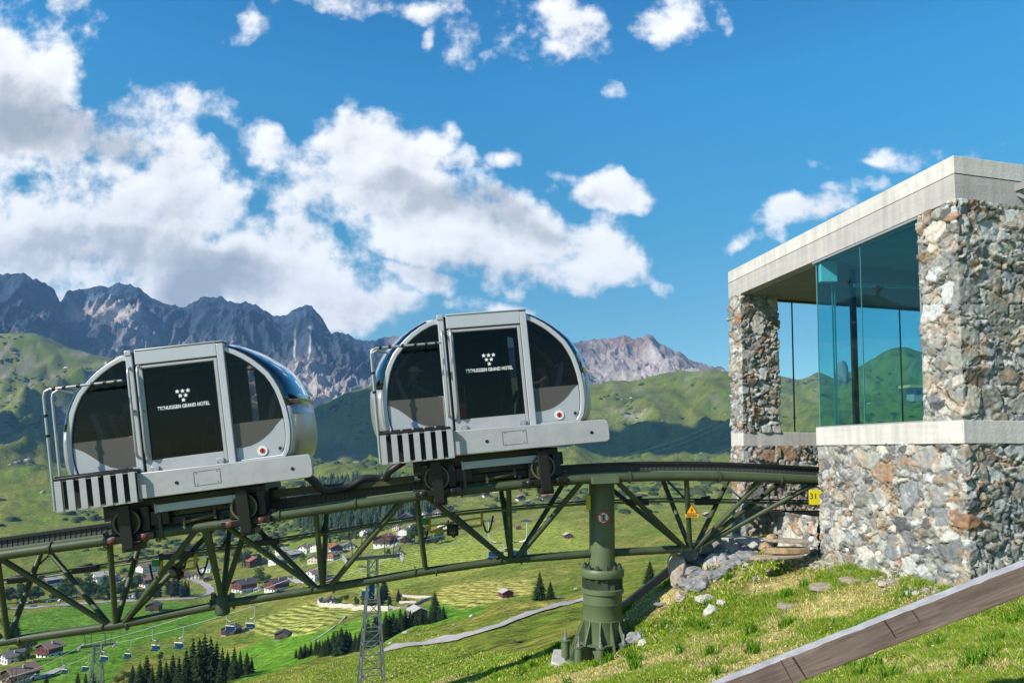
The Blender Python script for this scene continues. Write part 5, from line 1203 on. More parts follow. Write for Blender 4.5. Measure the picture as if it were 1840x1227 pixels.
# ------------------------------------------------------------------ houses
def window(parent, x, z, w, h, y, axis='y', sh=None):
    b = MB()
    if axis == 'y': b.box(x-w/2,x+w/2,y-.06,y+.02,z-h/2,z+h/2)
    else: b.box(y-.06,y+.06,x-w/2,x+w/2,z-h/2,z+h/2)
    return b.build('window', M['win'], parent, smooth=0)
def house(px, py, wpx, label, kind='chalet', roof='roof_dark', yaw=0, hs=1.0, ds=1.1, wall='white', upper='wood', group='houses of the valley village', ymin=150, cat='house', sink=.4):
    p = hit(px, py, ymin); w = wpx/F*p.y; d = w*ds
    e = empty({'barn':'barn','hut':'hut'}.get(kind,'house'), (p.x, p.y+d*.35, p.z-sink), R(yaw)); tag(e, label, cat, group)
    fl = 2.7*hs; x = w*.43; y = d*.43
    if kind in ('barn','hut'):
        H = w*.42*hs; b = MB(); b.box(-x,x,-y,y,-1.5,H*.16); b.build('stone_footing', M['stoneblock'], e, smooth=0)
        b = MB(); b.prism_y([(-x,H*.16),(x,H*.16),(x,H),(0,H*1.42),(-x,H)], -y, y); b.build('wall', M[upper], e, smooth=0)
        b = MB(); o_ = w*.07; rz_ = H*.42/x
        for s in (-1,1): b.prism_y([(0,H*1.42+.02),(s*(x+o_),H-o_*rz_+.02),(s*(x+o_),H-o_*rz_+.02+w*.02),(0,H*1.42+.02+w*.024)][::s], -y-o_, y+o_)
        b.build('roof', M[roof], e, smooth=0); b = MB(); b.box(-x*.25,x*.2,-y-.05,-y+.05,.1,H*.62); b.build('door', M['black'] if upper != 'greywood' else M['wood'], e, smooth=0)
        return e
    H1 = fl*(1.15 if kind == 'chalet' else 2.0)*(w/13)**.5; H2 = H1+(fl*1.25*(w/13)**.5 if kind == 'chalet' else .3)
    b = MB(); b.box(-x,x,-y,y,-2.5,H1); b.build('ground_floor', M[wall], e, smooth=0)
    pk = H2+x*.46; b = MB(); k_ = 1.012
    b.prism_y([(-x*k_,H1),(x*k_,H1),(x*k_,H2),(0,pk),(-x*k_,H2)], -y*k_, y*k_); b.build('upper_floor', M[upper if kind == 'chalet' else wall], e, smooth=0)
    o_ = w*.075; b = MB(); sl_ = .46
    for s in (-1,1): b.prism_y([(0,pk+.05),(s*(x+o_),H2-o_*sl_+.05),(s*(x+o_),H2-o_*sl_+.35),(0,pk+.42)][::s], -y-o_*1.3, y+o_*1.3)
    rf = b.build('roof', M[roof], e, smooth=0)
    MB().box(x*.35,x*.35+.8,-.4,.4,pk-x*.3,pk+.7).build('chimney', M['stoneblock'], rf, smooth=0)
    big = w > 9
    for zc_, n_, wh in ((H1*.5, 3, 1.2),((H1+H2)/2, 3, 1.15)):
        for k in range(n_): window(e, (k-1)*x*.62, zc_, w*.085, wh, -y*k_)
    window(e, 0, (H2+pk)/2-.2, w*.08, 1.0, -y*k_)
    for zc_ in (H1*.5,(H1+H2)/2):
        for k in (-1,1):
            for sx in (-1,1): window(e, k*y*.5, zc_, w*.085, 1.1, sx*x*k_, 'x')
    if kind == 'chalet' and big:
        b = MB(); b.box(-x*1.05,x*1.05,-y-1.2,-y,H1-.1,H1+.08); b.box(-x*1.05,x*1.05,-y-1.2,-y-1.08,H1+.08,H1+1.0); b.build('balcony', M[upper], e, smooth=0)
    return e
H = house
H(82,1180,38,'timber house with white base alone in the meadow at lower left',roof='roof_brown',yaw=-22,ds=.8,upper='redwood',ymin=200,hs=.8)
H(14,1192,34,'grey roofed house at the lower left edge among trees',kind='white',roof='roof_grey',yaw=-30,ymin=150,hs=.7)
H(24,1228,46,'large brown timber house cut off by the lower left corner',roof='roof_brown',yaw=-25,upper='wood',ymin=120,hs=.7,wall='cream')
H(85,1054,27,'timber house with pale roof just above the car park',roof='roof_pale',yaw=-28,ymin=300)
H(178,1046,30,'white house with big pale roof behind the left end of the truss',kind='white',roof='roof_pale',yaw=-40,ymin=300)
H(203,1042,17,'small house with reddish roof between dark trees at left',kind='white',roof='roof_red',yaw=20,ymin=300)
H(206,1066,27,'dark house with pale grey roof above the white garages',roof='roof_grey',yaw=-30,ymin=300)
H(232,1052,28,'grey roofed house with orange lit wall left of the pink roofed one',kind='white',roof='roof_grey',yaw=-35,wall='cream',ymin=300)
H(236,1074,20,'low white flat garage block beside the road',kind='white',roof='roof_pale',yaw=0,hs=.35,ymin=300,cat='garage')
H(262,1054,33,'large white and dark chalet with pinkish roof in the village centre left',roof='roof_brown',yaw=-35,ymin=300)
H(256,1028,24,'white house with red shutters above the pinkish roofed chalet',kind='white',roof='roof_brown',yaw=-30,ymin=300)
H(276,1026,14,'narrow white house beside the yellow cradle',kind='white',roof='roof_grey',yaw=10,ymin=300)
H(322,1040,24,'low chalet with open dark front under the cradle hoses',roof='roof_brown',yaw=5,hs=.6,ymin=300)
H(347,1040,24,'long low building with pinkish slab roof right of the cradle hoses',kind='white',roof='roof_brown',yaw=5,hs=.55,ymin=300,wall='cream')
H(368,1028,24,'white building with pale blue windows behind the truss posts',kind='white',roof='roof_pale',yaw=0,hs=.8,ymin=300)
H(371,1044,15,'small dark shed with grey roof behind the truss posts',kind='barn',roof='roof_grey',yaw=15,ymin=300,cat='shed')
H(273,1098,27,'dark barn with slate blue roof below the road bend',kind='barn',roof='roof_dark',yaw=4,ymin=300,cat='barn',group='hay barns in the meadows',ds=.7)
H(452,1019,28,'black timber house with orange roof on the green mound',roof='roof_red',yaw=40,upper='wood',wall='wood',ymin=300)
H(434,1064,33,'left one of the twin chalets with dark roof and red gable',yaw=-35,upper='redwood',ymin=300)
H(493,1063,33,'right one of the twin chalets with dark roof and red gable',yaw=-35,upper='redwood',ymin=300)
H(461,1062,14,'low white double garage between the twin chalets',kind='white',roof='roof_pale',hs=.35,yaw=10,ymin=300,cat='garage')
H(516,1042,13,'little white shed beside the lane right of the twin chalets',kind='white',roof='roof_grey',hs=.5,ymin=300,cat='shed')
H(504,996,18,'pale roofed house, highest of the trio above the twin chalets',kind='white',roof='roof_pale',yaw=-30,ymin=400)
H(521,1006,25,'dark chalet with pale roof in the trio above the twin chalets',roof='roof_pale',yaw=-30,ymin=400)
H(494,1014,22,'white house under a pale roof crossed by the thick brace',kind='white',roof='roof_pale',yaw=-30,ymin=400)
H(546,994,24,'white house with brown dormered roof left of the twin braces',kind='white',roof='roof_brown',yaw=-20,ymin=400)
H(568,990,20,'brown roofed house right behind the twin braces',kind='white',roof='roof_brown',yaw=-20,ymin=400)
H(563,1012,21,'orange walled house with grey roof beside the twin braces',kind='white',roof='roof_grey',yaw=-10,wall='cream',ymin=400)
H(562,1044,34,'tall white house with brown roof and red dormer behind the truss node',kind='white',roof='roof_brown',yaw=-28,ymin=350)
H(590,1046,22,'low dark roofed carport right of the tall white house',kind='barn',roof='roof_dark',hs=.6,ymin=350,cat='carport')
H(601,994,24,'dark chalet with red roof on the green bank',roof='roof_red',yaw=25,upper='wood',ymin=400)
H(624,987,25,'white long house with grey roof on the green bank',kind='white',roof='roof_grey',yaw=15,hs=.7,ymin=400)
H(597,1006,19,'orange lit chalet under the red roofed one',roof='roof_grey',yaw=-30,upper='orangewood',ymin=400)
H(656,962,18,'grey roofed house half behind the long diagonal brace',kind='white',roof='roof_grey',yaw=-20,ymin=400)
H(690,982,36,'large white and timber chalet with red roof above the lattice tower',roof='roof_red',yaw=-15,ymin=400)
H(728,976,20,'grey roofed barn right of the red roofed chalet',kind='barn',roof='roof_grey',ymin=400,cat='barn')
H(773,974,24,'tan roofed low house at the edge of the striped field',roof='roof_brown',hs=.5,ymin=400,wall='wood')
H(715,998,18,'small white house with dark roof at the field edge by the lattice tower',kind='white',roof='roof_dark',hs=.6,yaw=12,ymin=400)
H(729,937,22,'dark wooden house with grey roof above the conductor rail',roof='roof_grey',ymin=500)
H(711,953,14,'pink walled house below the conductor rail',kind='white',roof='roof_brown',wall='cream',ymin=500)
H(727,961,19,'grey roofed house in the middle of the upper village',kind='white',roof='roof_grey',yaw=-25,ymin=500)
H(741,951,14,'brown roofed house in the middle of the upper village',kind='white',roof='roof_brown',yaw=25,ymin=500)
H(759,930,16,'white house with grey roof beside the thin vertical brace',kind='white',roof='roof_grey',yaw=-10,ymin=500)
H(770,919,16,'grey roofed house, highest of the upper village',kind='chalet',roof='roof_grey',yaw=-20,ymin=500)
H(784,928,17,'brown roofed house in the upper village, right of the thin brace',kind='white',roof='roof_brown',yaw=0,ymin=500)
H(808,919,15,'dark farmhouse on the slope right of the upper village',roof='roof_dark',yaw=10,ymin=500)
H(796,951,20,'grey roofed house behind the yellow cradle of the right cabin',kind='white',roof='roof_grey',yaw=-10,ymin=500)
H(873,893,13,'small dark farmhouse with red gable on the upper slope',roof='roof_dark',upper='redwood',yaw=20,ymin=600,group='farms on the opposite slope')
H(891,884,14,'small dark farmhouse, highest on the opposite slope',roof='roof_dark',yaw=0,ymin=600,group='farms on the opposite slope')
H(935,900,16,'brown farmhouse beside the pale lane on the opposite slope',roof='roof_brown',yaw=20,ymin=600,group='farms on the opposite slope')
H(983,900,19,'timber farmhouse with bright orange roof on the opposite slope',roof='roof_red',yaw=5,upper='redwood',ymin=600,group='farms on the opposite slope')
B_ = 'hay barns in the meadows'
H(932,951,12,'small barn with orange roof right behind the vertical braces',kind='barn',roof='roof_red',upper='redwood',ymin=400,cat='barn',group=B_)
H(983,939,11,'tiny barn with pale roof crossed by the dark brace',kind='barn',roof='roof_pale',upper='redwood',ymin=400,cat='barn',group=B_)
H(911,991,13,'small red brown barn with white roof between two chairlift chairs',kind='barn',roof='roof_pale',upper='redwood',ymin=300,cat='barn',group=B_)
H(1021,967,17,'red brown barn with white roof left of the green column',kind='barn',roof='roof_pale',upper='redwood',ymin=300,cat='barn',group=B_,yaw=10)
H(1052,919,8,'tiny orange hut beside the yellow plate of the column',kind='hut',roof='roof_red',upper='orangewood',ymin=400,cat='barn',group=B_)
H(1273,929,15,'small dark barn on the slope left of the station corner',kind='barn',roof='roof_pale',upper='wood',ymin=300,cat='barn',group=B_)
H(909,1074,25,'red brown barn with white roof in the striped yellow field',kind='barn',roof='roof_pale',upper='redwood',ymin=180,cat='barn',group=B_,yaw=25,ds=.9,sink=.1)
H(748,1111,32,'weathered grey barn with pale roof beside the lone spruce',kind='barn',roof='roof_pale',upper='greywood',ymin=160,cat='barn',group=B_,yaw=28,ds=1.1,sink=.1)
H(505,1148,27,'grey barn with dark roof at the foot of the striped mound',kind='barn',roof='roof_dark',upper='greywood',ymin=160,cat='barn',group=B_,yaw=5,ds=.8)
H(412,1141,30,'dark barn with slate roof behind the two hanging chairs',kind='barn',roof='roof_dark',upper='wood',ymin=160,cat='barn',group=B_,yaw=-12,ds=.9)
H(590,1086,26,'white church house with blue shutters inside the ring wall',kind='white',roof='roof_dark',ymin=200,hs=.6,yaw=5,sink=1.5)
# ring wall of the churchyard and garden walls
def lowwall(name, pts, h, label, m='stoneblock', th=.5):
    Q = polyhit(pts, 8); b = MB()
    for a, c in zip(Q[:-1], Q[1:]):
        za, zc2 = hz(a.x,a.y), hz(c.x,c.y); d = Vector((c.x-a.x, c.y-a.y)).normalized(); n = Vector((-d.y,d.x))*th/2
        v = [(a.x+n.x,a.y+n.y,za-1),(a.x-n.x,a.y-n.y,za-1),(c.x-n.x,c.y-n.y,zc2-1),(c.x+n.x,c.y+n.y,zc2-1)]; v += [(q[0],q[1],q[2]+1+h) for q in v]
        b.add(v, [(0,1,2,3),(7,6,5,4),(0,4,5,1),(1,5,6,2),(2,6,7,3),(3,7,4,0)])
    tag(b.build(name, M[m], smooth=0), label, 'wall')
M['wallpale'] = mat('pale_lime_wall', (.62,.56,.50), .9, noise=(.8,.3))
lowwall('ring_wall', [(580,1077),(568,1080),(566,1087),(575,1090),(592,1090),(620,1091),(650,1096),(675,1097),(698,1097)], 2.0, 'pale curved wall round the church house', 'wallpale')
lowwall('yard_wall', [(700,1092),(722,1094),(742,1090),(756,1080),(778,1076)], 1.2, 'long dark capped wall round the terraced graveyard')
lowwall('yard_wall', [(716,1071),(732,1073),(752,1073),(776,1075)], 1.1, 'upper pale wall of the terraced graveyard', 'wallpale')
lowwall('yard_wall', [(718,1083),(738,1085),(748,1083)], .9, 'middle wall of the terraced graveyard', 'wallpale')
lowwall('retaining_wall', [(560,1152),(600,1128),(612,1118),(622,1106)], .25, 'thin pale stone edging between the striped mound and the bright meadow', 'wallpale', .4)
# ------------------------------------------------------------------ cars and walkers
def make_car():
    e = empty('parked_car'); prof = [(-2.1,.35),(2.1,.35),(2.12,.75),(1.25,.95),(.6,1.42),(-1.3,1.45),(-1.95,1.0),(-2.12,.8)]
    MB().prism_y(prof, -.85, .85).build('body', M['carblue'], e, bevel=.06)
    b = MB(); b.prism_y([(1.1,.98),(.58,1.37),(-1.25,1.40),(-1.75,1.0)], -.87, .87); b.build('windows', M['win'], e, smooth=0)
    for x in (-1.3,1.3):
        for y in (-.8,.8): MB().lathe([(.33,-.12),(.33,.12)], (x,y,.33), 14, 'y').build('wheel', M['black'], e)
    return e
M['carblue'] = mat('blue_car_paint', (.03,.10,.22), .3); M['carwhite'] = mat('white_car_paint', (.6,.62,.65), .3); M['cardark'] = mat('dark_car_paint', (.02,.025,.03), .3); M['carred'] = mat('red_car_paint', (.35,.04,.04), .3)
car0 = make_car(); first = [True]
def car(px, py, m, yaw, label):
    e = car0 if first[0] else copy_tree(car0); first[0] = False
    p = hit(px, py, 200); e.location = (p.x,p.y,p.z+.3); e.rotation_euler = (0,0,R(yaw)); tag(e, label, 'car', 'cars along the valley road')
    for c in e.children:
        if c.name.startswith('body'):
            c.data = c.data.copy() if m != 'carblue' else c.data; c.data.materials.clear(); c.data.materials.append(M[m])
M0 = car(12,1095.5,'cardark',5,'dark blue car at the near edge of the car park by the left frame')
for a in ((60,1090.5,'carblue',5,'blue car driving alone in the middle of the car park'),(52,1084,'carwhite',80,'white car, leftmost of the row under the trees'),(57,1083.5,'cardark',80,'black car second in the row under the trees'),(62,1083,'carred',80,'reddish car third in the row under the trees'),(88,1082,'carblue',80,'turquoise car under the trees right of the row'),(94,1081.5,'cardark',80,'dark car beside the turquoise one'),(109,1080,'carwhite',80,'white car at the right end of the car park trees'),
  (429,1066,'carwhite',10,'white car at the foot of the left twin chalet'),(296,1030,'cardark',60,'dark car on the lane above the cypress group'),(547,1018,'carwhite',20,'white car below the orange walled house'),(683,983,'carwhite',10,'white car in front of the red roofed chalet')): car(*a)
def skin(name, verts, edges, radii, m, parent=None, sub=2, root=0):
    import bmesh
    bm = bmesh.new(); sk_ = bm.verts.layers.skin.verify(); vs = [bm.verts.new(v) for v in verts]
    for v, r_ in zip(vs, radii): v[sk_].radius = (r_, r_) if not isinstance(r_, tuple) else r_
    vs[root][sk_].use_root = True
    for a, b_ in edges: bm.edges.new((vs[a], vs[b_]))
    me = bpy.data.meshes.new(name); bm.to_mesh(me); bm.free()
    o = bpy.data.objects.new(name, me); s_ = o.modifiers.new('skin', 'SKIN'); s_.use_smooth_shade = True
    ss = o.modifiers.new('sub', 'SUBSURF'); ss.levels = ss.render_levels = sub
    me2 = evaluated_mesh(o); me2.name = name
    me2.materials.clear(); me2.materials.append(m); me2.shade_smooth(); o = bpy.data.objects.new(name, me2); col.objects.link(o)
    if parent is not None: o.parent = parent
    return o
M['skin'] = mat('skin', (.48,.27,.18), .5); M['darkcloth'] = mat('dark_clothes', (.03,.03,.04), .9)
def walker():
    V = [(0,0,.92),(0,0,1.15),(0,0,1.4),(0,0,1.5),(0,0,1.62),(0,0,1.72),(.1,0,.88),(.12,.08,.48),(.12,-.05,.08),(-.1,0,.88),(-.12,-.1,.48),(-.12,-.2,.1),(.2,0,1.38),(.25,.05,1.1),(.25,-.06,.86),(-.2,0,1.38),(-.25,-.03,1.1),(-.25,.1,.86)]
    E = [(0,1),(1,2),(2,3),(3,4),(4,5),(0,6),(6,7),(7,8),(0,9),(9,10),(10,11),(2,12),(12,13),(13,14),(2,15),(15,16),(16,17)]
    Rr = [.14,.13,.13,.06,.09,.07,.09,.07,.05,.09,.07,.05,.06,.045,.035,.06,.045,.035]
    return skin('person', V, E, Rr, M['darkcloth'], sub=1)
w0 = walker()
for i, (px, py, lb) in enumerate(((91.5,1090,'walker in dark clothes, leftmost on the road edge'),(97,1089.5,'walker in dark clothes, second from the left on the road edge'),(103.5,1089,'walker in dark clothes, third from the left on the road edge'),(107,1088,'walker in dark clothes just beyond the other three'),(189,1082,'walker on the road left of the pale brace, first of a pair'),(193,1082,'walker on the road left of the pale brace, second of a pair'))):
    o = w0 if i == 0 else w0.copy()
    if i: col.objects.link(o)
    p = hit(px, py, 200); o.location = (p.x,p.y,p.z+.3); o.rotation_euler = (0,0,i*1.3); tag(o, lb, 'person', 'people walking on the valley road')
# ------------------------------------------------------------------ trees
def tree_mat(name, c, v=.5):
    m = mat(name, c, .9, spec=.1); nt = m.node_tree; b = nt.nodes['Principled BSDF']
    at = nt.nodes.new('ShaderNodeAttribute'); at.attribute_name = 'alb'; nt.links.new(at.outputs['Color'], b.inputs['Base Color']); return m
M['needles'] = tree_mat('spruce_needles', (.03,.05,.015)); M['leaves'] = tree_mat('green_leaves', (.05,.09,.02)); M['bark'] = mat('bark', (.07,.05,.035), .9)
def conifer_mesh(seed, n=2600, wid=.21, c=(.022,.042,.014)):
    r = np.random.RandomState(seed); h = r.beta(1.0,1.35,n)*.94+.05
    lay = np.round(h*15)/15+r.normal(0,.010,n); a = r.uniform(0,2*np.pi,n); lob = 1+.28*np.sin(a*3+lay*40+seed)+.2*np.sin(a*5-lay*70)
    env = wid*np.clip(1-lay,.001,1)**.85*lob*(.55+.45*np.abs(np.sin(lay*47))); rad = env*np.sqrt(r.uniform(.12,1,n))*(.85+.3*r.rand(n))
    cx, cy, cz = rad*np.cos(a), rad*np.sin(a), lay-.22*rad
    s = .016+.020*(1-lay)*r.uniform(.6,1.4,n)
    dx, dy = np.cos(a), np.sin(a); tx, ty = -dy, dx
    P = np.stack([np.stack([cx-tx*s*.55, cy-ty*s*.55, cz+s*.3*r.randn(n)],-1), np.stack([cx+dx*s*1.5, cy+dy*s*1.5, cz-s*.9],-1), np.stack([cx+tx*s*.55, cy+ty*s*.55, cz+s*.3*r.randn(n)],-1), np.stack([cx-dx*s*.6, cy-dy*s*.6, cz+s*.5],-1)], 1).reshape(-1,3)
    top = np.array([[0,0,1.02],[.012,0,.9],[-.012,.01,.9],[0,-.012,.88]]); P = np.vstack([P, top])
    F_ = np.arange((n+1)*4).reshape(-1,4); col_ = np.array(c)[None,:]*(.55+.9*np.repeat(np.append(r.rand(n),.5),4))[:,None]
    return P, F_, col_
def leafy_mesh(seed, n=2200, c=(.045,.080,.018), asp=1.0):
    r = np.random.RandomState(seed); K = 11; ce = r.normal(size=(K,3))*np.array([.17,.17,.16])+np.array([0,0,.60]); ra = r.uniform(.12,.22,K); k = r.randint(0,K,n)
    d = r.normal(size=(n,3)); d /= np.linalg.norm(d,axis=1)[:,None]; p = ce[k]+d*(ra[k]*r.uniform(.6,1.05,n))[:,None]; p[:,2] = np.maximum(p[:,2],.14)
    u_ = r.normal(size=(n,3)); u_ /= np.linalg.norm(u_,axis=1)[:,None]; v_ = np.cross(u_, d); s = r.uniform(.018,.036,n)[:,None]
    P = np.stack([p-u_*s, p-v_*s, p+u_*s, p+v_*s],1).reshape(-1,3); P[:,0:2] *= asp
    return P, np.arange(n*4).reshape(-1,4), np.array(c)[None,:]*(.6+.8*np.repeat(r.rand(n),4))[:,None]*np.repeat((1+.35*(r.rand(K)-.5))[k],4)[:,None]
protos = {}
def proto(kind, i):
    if (kind,i) in protos: return protos[(kind,i)]
    if kind == 'spruce': P, F_, cc = conifer_mesh(i+3, 2600, .16+.022*i, [(.022,.042,.014),(.030,.050,.014),(.018,.036,.016),(.034,.052,.018),(.024,.040,.010),(.020,.044,.018)][i])
    elif kind == 'cypress': P, F_, cc = conifer_mesh(i+31, 1800, .17, (.024,.040,.014)); P[:,0:2] *= (1.1+.9*np.clip(P[:,2],0,1))[:,None]
    elif kind == 'light': P, F_, cc = leafy_mesh(i+5, 2000, (.085,.115,.022))
    else: P, F_, cc = leafy_mesh(i+9)
    o = npmesh('crown', P, F_, M['needles' if kind in ('spruce','cypress') else 'leaves'], {'alb': cc}, smooth=False); me = o.data; bpy.data.objects.remove(o)
    t = MB(); t.tube([(0,0,-.06),(0,0,.3),(.01,0,.8)], [.022,.016,.004], 7); o = t.build('trunk', M['bark']); mt = o.data; bpy.data.objects.remove(o)
    protos[(kind,i)] = (me, mt); return protos[(kind,i)]
_tr = random.Random(11)
def tree(px, py, hpx, kind='spruce', label=None, group=None, wid=1.0, ymin=120, cat='tree', p=None):
    p = p or hit(px, py, ymin); h = hpx/F*p.y; me, mt = proto(kind, _tr.randrange(6)); wid *= _tr.uniform(.8,1.2)
    e = empty({'spruce':'spruce_tree','cypress':'cypress_tree','leafy':'leafy_tree','light':'leafy_tree'}[kind], (p.x,p.y,p.z), _tr.uniform(0,6.28)); e.scale = (h*wid,h*wid,h)
    for nm, m_ in (('crown',me),('trunk',mt)):
        o = bpy.data.objects.new(nm, m_); col.objects.link(o); o.parent = e
    tag(e, label, cat, group); return e
G1 = 'dark spruces at the bottom of the picture'
for i, (px, py, h) in enumerate([(82,1250,38),(138,1262,52),(152,1268,58),(165,1252,48),(176,1262,40),(237,1246,50),(250,1252,60),(262,1246,66),(272,1256,58),(286,1246,62),(297,1256,66),(309,1242,66),(320,1246,64),(333,1246,78),(345,1238,86),(356,1242,92),(366,1235,92),(377,1237,90),(388,1229,74),(398,1233,66),(408,1222,52),(420,1221,56),(431,1215,46),(443,1211,40),(452,1208,28)]):
    tree(px, py, h, 'spruce', 'dark spruce in the dense clump along the bottom edge', G1, 1.15, 130)
G2 = 'row of dark spruces behind the grassy ridge'
for i in range(46):
    t = i/45; px = 532+t*262+_tr.uniform(-3,3); py = np.interp(px, [530,620,680,720,800], [1182,1172,1160,1142,1118])+_tr.uniform(-3,3)
    h = np.interp(px, [530,560,610,640,662,700,740,800], [16,26,42,30,48,48,40,26])*_tr.uniform(.75,1.15); tree(px, py, h, 'spruce', 'dark spruce in the long row behind the grassy ridge', G2, 1.35, 140)
for px, py in ((255+22,1170+12),(285,1172+12)): pass
for px, py, h in ((268+15,1178,20),(292,1186,18)): pass
tree(781,1115,52,'spruce','tall lone dark spruce right of the weathered grey barn',wid=1.25,ymin=160)
tree(970,1078,50,'spruce','taller of two dark spruces below the striped field',wid=1.5,ymin=90)
tree(989,1076,32,'spruce','shorter of two dark spruces below the striped field',wid=1.4,ymin=90)
tree(1168,1048,40,'spruce','lone spruce between the green column and the timber rail',wid=1.5,ymin=40)
tree(1203,1030,22,'spruce','little spruce tip behind the pinkish boulder',wid=1.5,ymin=40)
tree(27,1146,46,'spruce','slim spruce behind the lower tube at far left',wid=1.1,ymin=200)
for i, (px, py, h) in enumerate([(270,1063,22),(285,1072,34),(302,1068,33),(311,1071,38),(319,1070,40),(326,1072,30),(332,1071,28),(338,1071,26),(277,1072,28)]):
    tree(px, py, h, 'cypress', 'dark narrow conifer in the clump inside the road bend', 'narrow conifers inside the road bend', 1.0, 300)
for i, (px, py, h, lb) in enumerate([(668,1092,30,'dark round conifer left in the churchyard group'),(680,1094,34,'dark conifer standing foremost in the churchyard'),(690,1078,38,'tallest round conifer in the churchyard'),(684,1085,30,'middle conifer of the churchyard group'),(716,1081,22,'slim conifer right of the churchyard group'),(700,1088,18,'low conifer bush beside the graveyard terrace')]):
    tree(px, py, h, 'cypress', lb, 'conifers of the churchyard', 1.35, 180)
G3 = 'leafy trees between the village houses'
for i, (px, py, h) in enumerate([(5,1085,30),(18,1083,26),(32,1084,34),(48,1080,22),(60,1079,22),(70,1077,24),(95,1078,20),(103,1076,18),(112,1074,22),(125,1078,24),(138,1074,26),(150,1077,34),(160,1076,36),(170,1077,32),(187,1078,30),(196,1075,26),(216,1078,30),(222,1068,26),(240,1060,26),(246,1063,30),(246,1078,20),(120,1062,22),(142,1056,18),(160,1052,20),(190,1052,18),(300,1046,14),(310,1034,12),(222,1034,14),(244,1020,12),(290,1018,10)]):
    tree(px, py, h, 'leafy', 'leafy tree in the belt of trees behind the car park', 'belt of trees behind the car park', 1.1, 260)
for i, (px, py, h, k, lb) in enumerate([(436,1018,30,'leafy','big dark tree left of the black timber house'),(428,1015,22,'leafy','smaller tree beside the big dark tree left of the black timber house'),(466,1048,26,'light','light green tree between the twin chalets'),(476,1052,20,'leafy','dark bush tree between the twin chalets'),(511,1056,18,'cypress','conifer at the right of the twin chalets'),(475,1015,12,'leafy','small tree right of the black timber house'),(512,1018,12,'leafy','small tree in front of the pale roofed trio'),(543,1008,14,'light','light tree between pale houses left of the twin braces'),(585,968,12,'leafy','tree on the village edge below the forest'),(593,975,12,'cypress','small conifer behind the red roofed dark chalet'),(610,975,13,'leafy','round tree behind the white long house'),(627,969,14,'cypress','pointed conifer above the white long house'),(640,968,12,'cypress','pointed conifer left of the crosshead frame'),
   (660,968,14,'leafy','leafy tree left of the red roofed chalet'),(702,978,14,'leafy','leafy tree in front of the red roofed chalet'),(745,975,34,'leafy','tall leafy tree in the middle of the village edge'),(738,978,22,'leafy','leafy tree left below the tallest village tree'),(756,970,30,'leafy','leafy tree behind the thin vertical brace'),(766,976,14,'leafy','low tree in front of the tan roofed house'),(793,976,28,'leafy','broad tree at the right end of the village edge'),(785,978,16,'leafy','low tree beside the tan roofed house'),(719,990,10,'cypress','tiny conifer behind the white house at the field edge'),(698,1000,14,'leafy','tree beside the lattice tower head'),(760,940,12,'leafy','bush among the upper village roofs'),(738,920,12,'leafy','tree left above the upper village'),(820,925,10,'leafy','small tree right of the dark farmhouse'),
   (899,905,14,'leafy','dark tree left of the farm hamlet'),(892,903,10,'leafy','low bush left of the farm hamlet'),(907,906,16,'leafy','tree beside the brown farmhouse'),(945,891,9,'leafy','round tree above the pale lane'),(970,896,10,'leafy','bush left of the orange roofed farmhouse'),(915,898,12,'cypress','slim conifer beside the brown farmhouse'),(640,1088,16,'leafy','leafy tree inside the ring wall beside the lattice tower'),(655,1090,20,'leafy','big leafy tree behind the lattice tower legs'),(622,1080,12,'leafy','small round tree right of the church house'),(610,1086,14,'leafy','tree touching the church house'),(728,1082,9,'leafy','bush on the graveyard terrace'),
   (40,1180,26,'leafy','dark leafy tree left of the timber house'),(52,1170,22,'leafy','bushy tree just left of the timber house'),(45,1192,24,'leafy','lower leafy tree left of the timber house'),(10,1135,22,'leafy','tree above the lower left corner houses'),(228,1222,16,'light','light green bush at the bottom near the tower'),(212,1236,22,'light','larger light green bush at the bottom near the tower'),(288,1186,14,'leafy','small dark bush on the slope right of the spruce row start')]):
    tree(px, py, h, k, lb, G3 if px < 860 and py < 1030 else None, 1.2, 150)
# forest on the valley side: too many to count
def forest():
    r = np.random.RandomState(4); V = []; Fc_ = []; Cc = []; n0 = 0; cnt = 0
    poly = [(505,918),(540,888),(600,872),(700,872),(780,880),(800,905),(760,930),(700,935),(640,960),(590,964),(560,958),(530,940)]
    for _ in range(2600):
        px, py = r.uniform(500,805), r.uniform(868,968)
        if not inpoly(np.array([px]), np.array([py]), poly)[0]: continue
        if vn2(px/22, py/14, 77) < .33: continue
        p = hit(px, py, 500); h = r.uniform(15,26)*(p.y/1100); w = h*r.uniform(.16,.22)
        cc = np.array([.028,.050,.020])*r.uniform(.6,1.5)+np.array([.02,.02,0])*(r.rand() < .12)
        for k in range(3):
            z0, z1, ww = h*(.06+.26*k), h*(.55+.225*k), w*(1-.27*k); m_ = 7
            ring = [(p.x+ww*(1+.3*r.randn()*.5)*math.cos(2*math.pi*j/m_), p.y+ww*math.sin(2*math.pi*j/m_), p.z+z0+ww*.15*r.randn()) for j in range(m_)]
            V += ring+[(p.x,p.y,p.z+z1)]; Fc_ += [(n0+j, n0+(j+1)%m_, n0+m_) for j in range(m_)]; Cc += [cc]*(m_+1); n0 += m_+1
        cnt += 1
    o = npmesh('forest', V, Fc_, M['needles'], {'alb': np.array(Cc)}, smooth=False); tag(o, 'dark conifer forest on the valley side behind the village', kind='stuff')
forest()
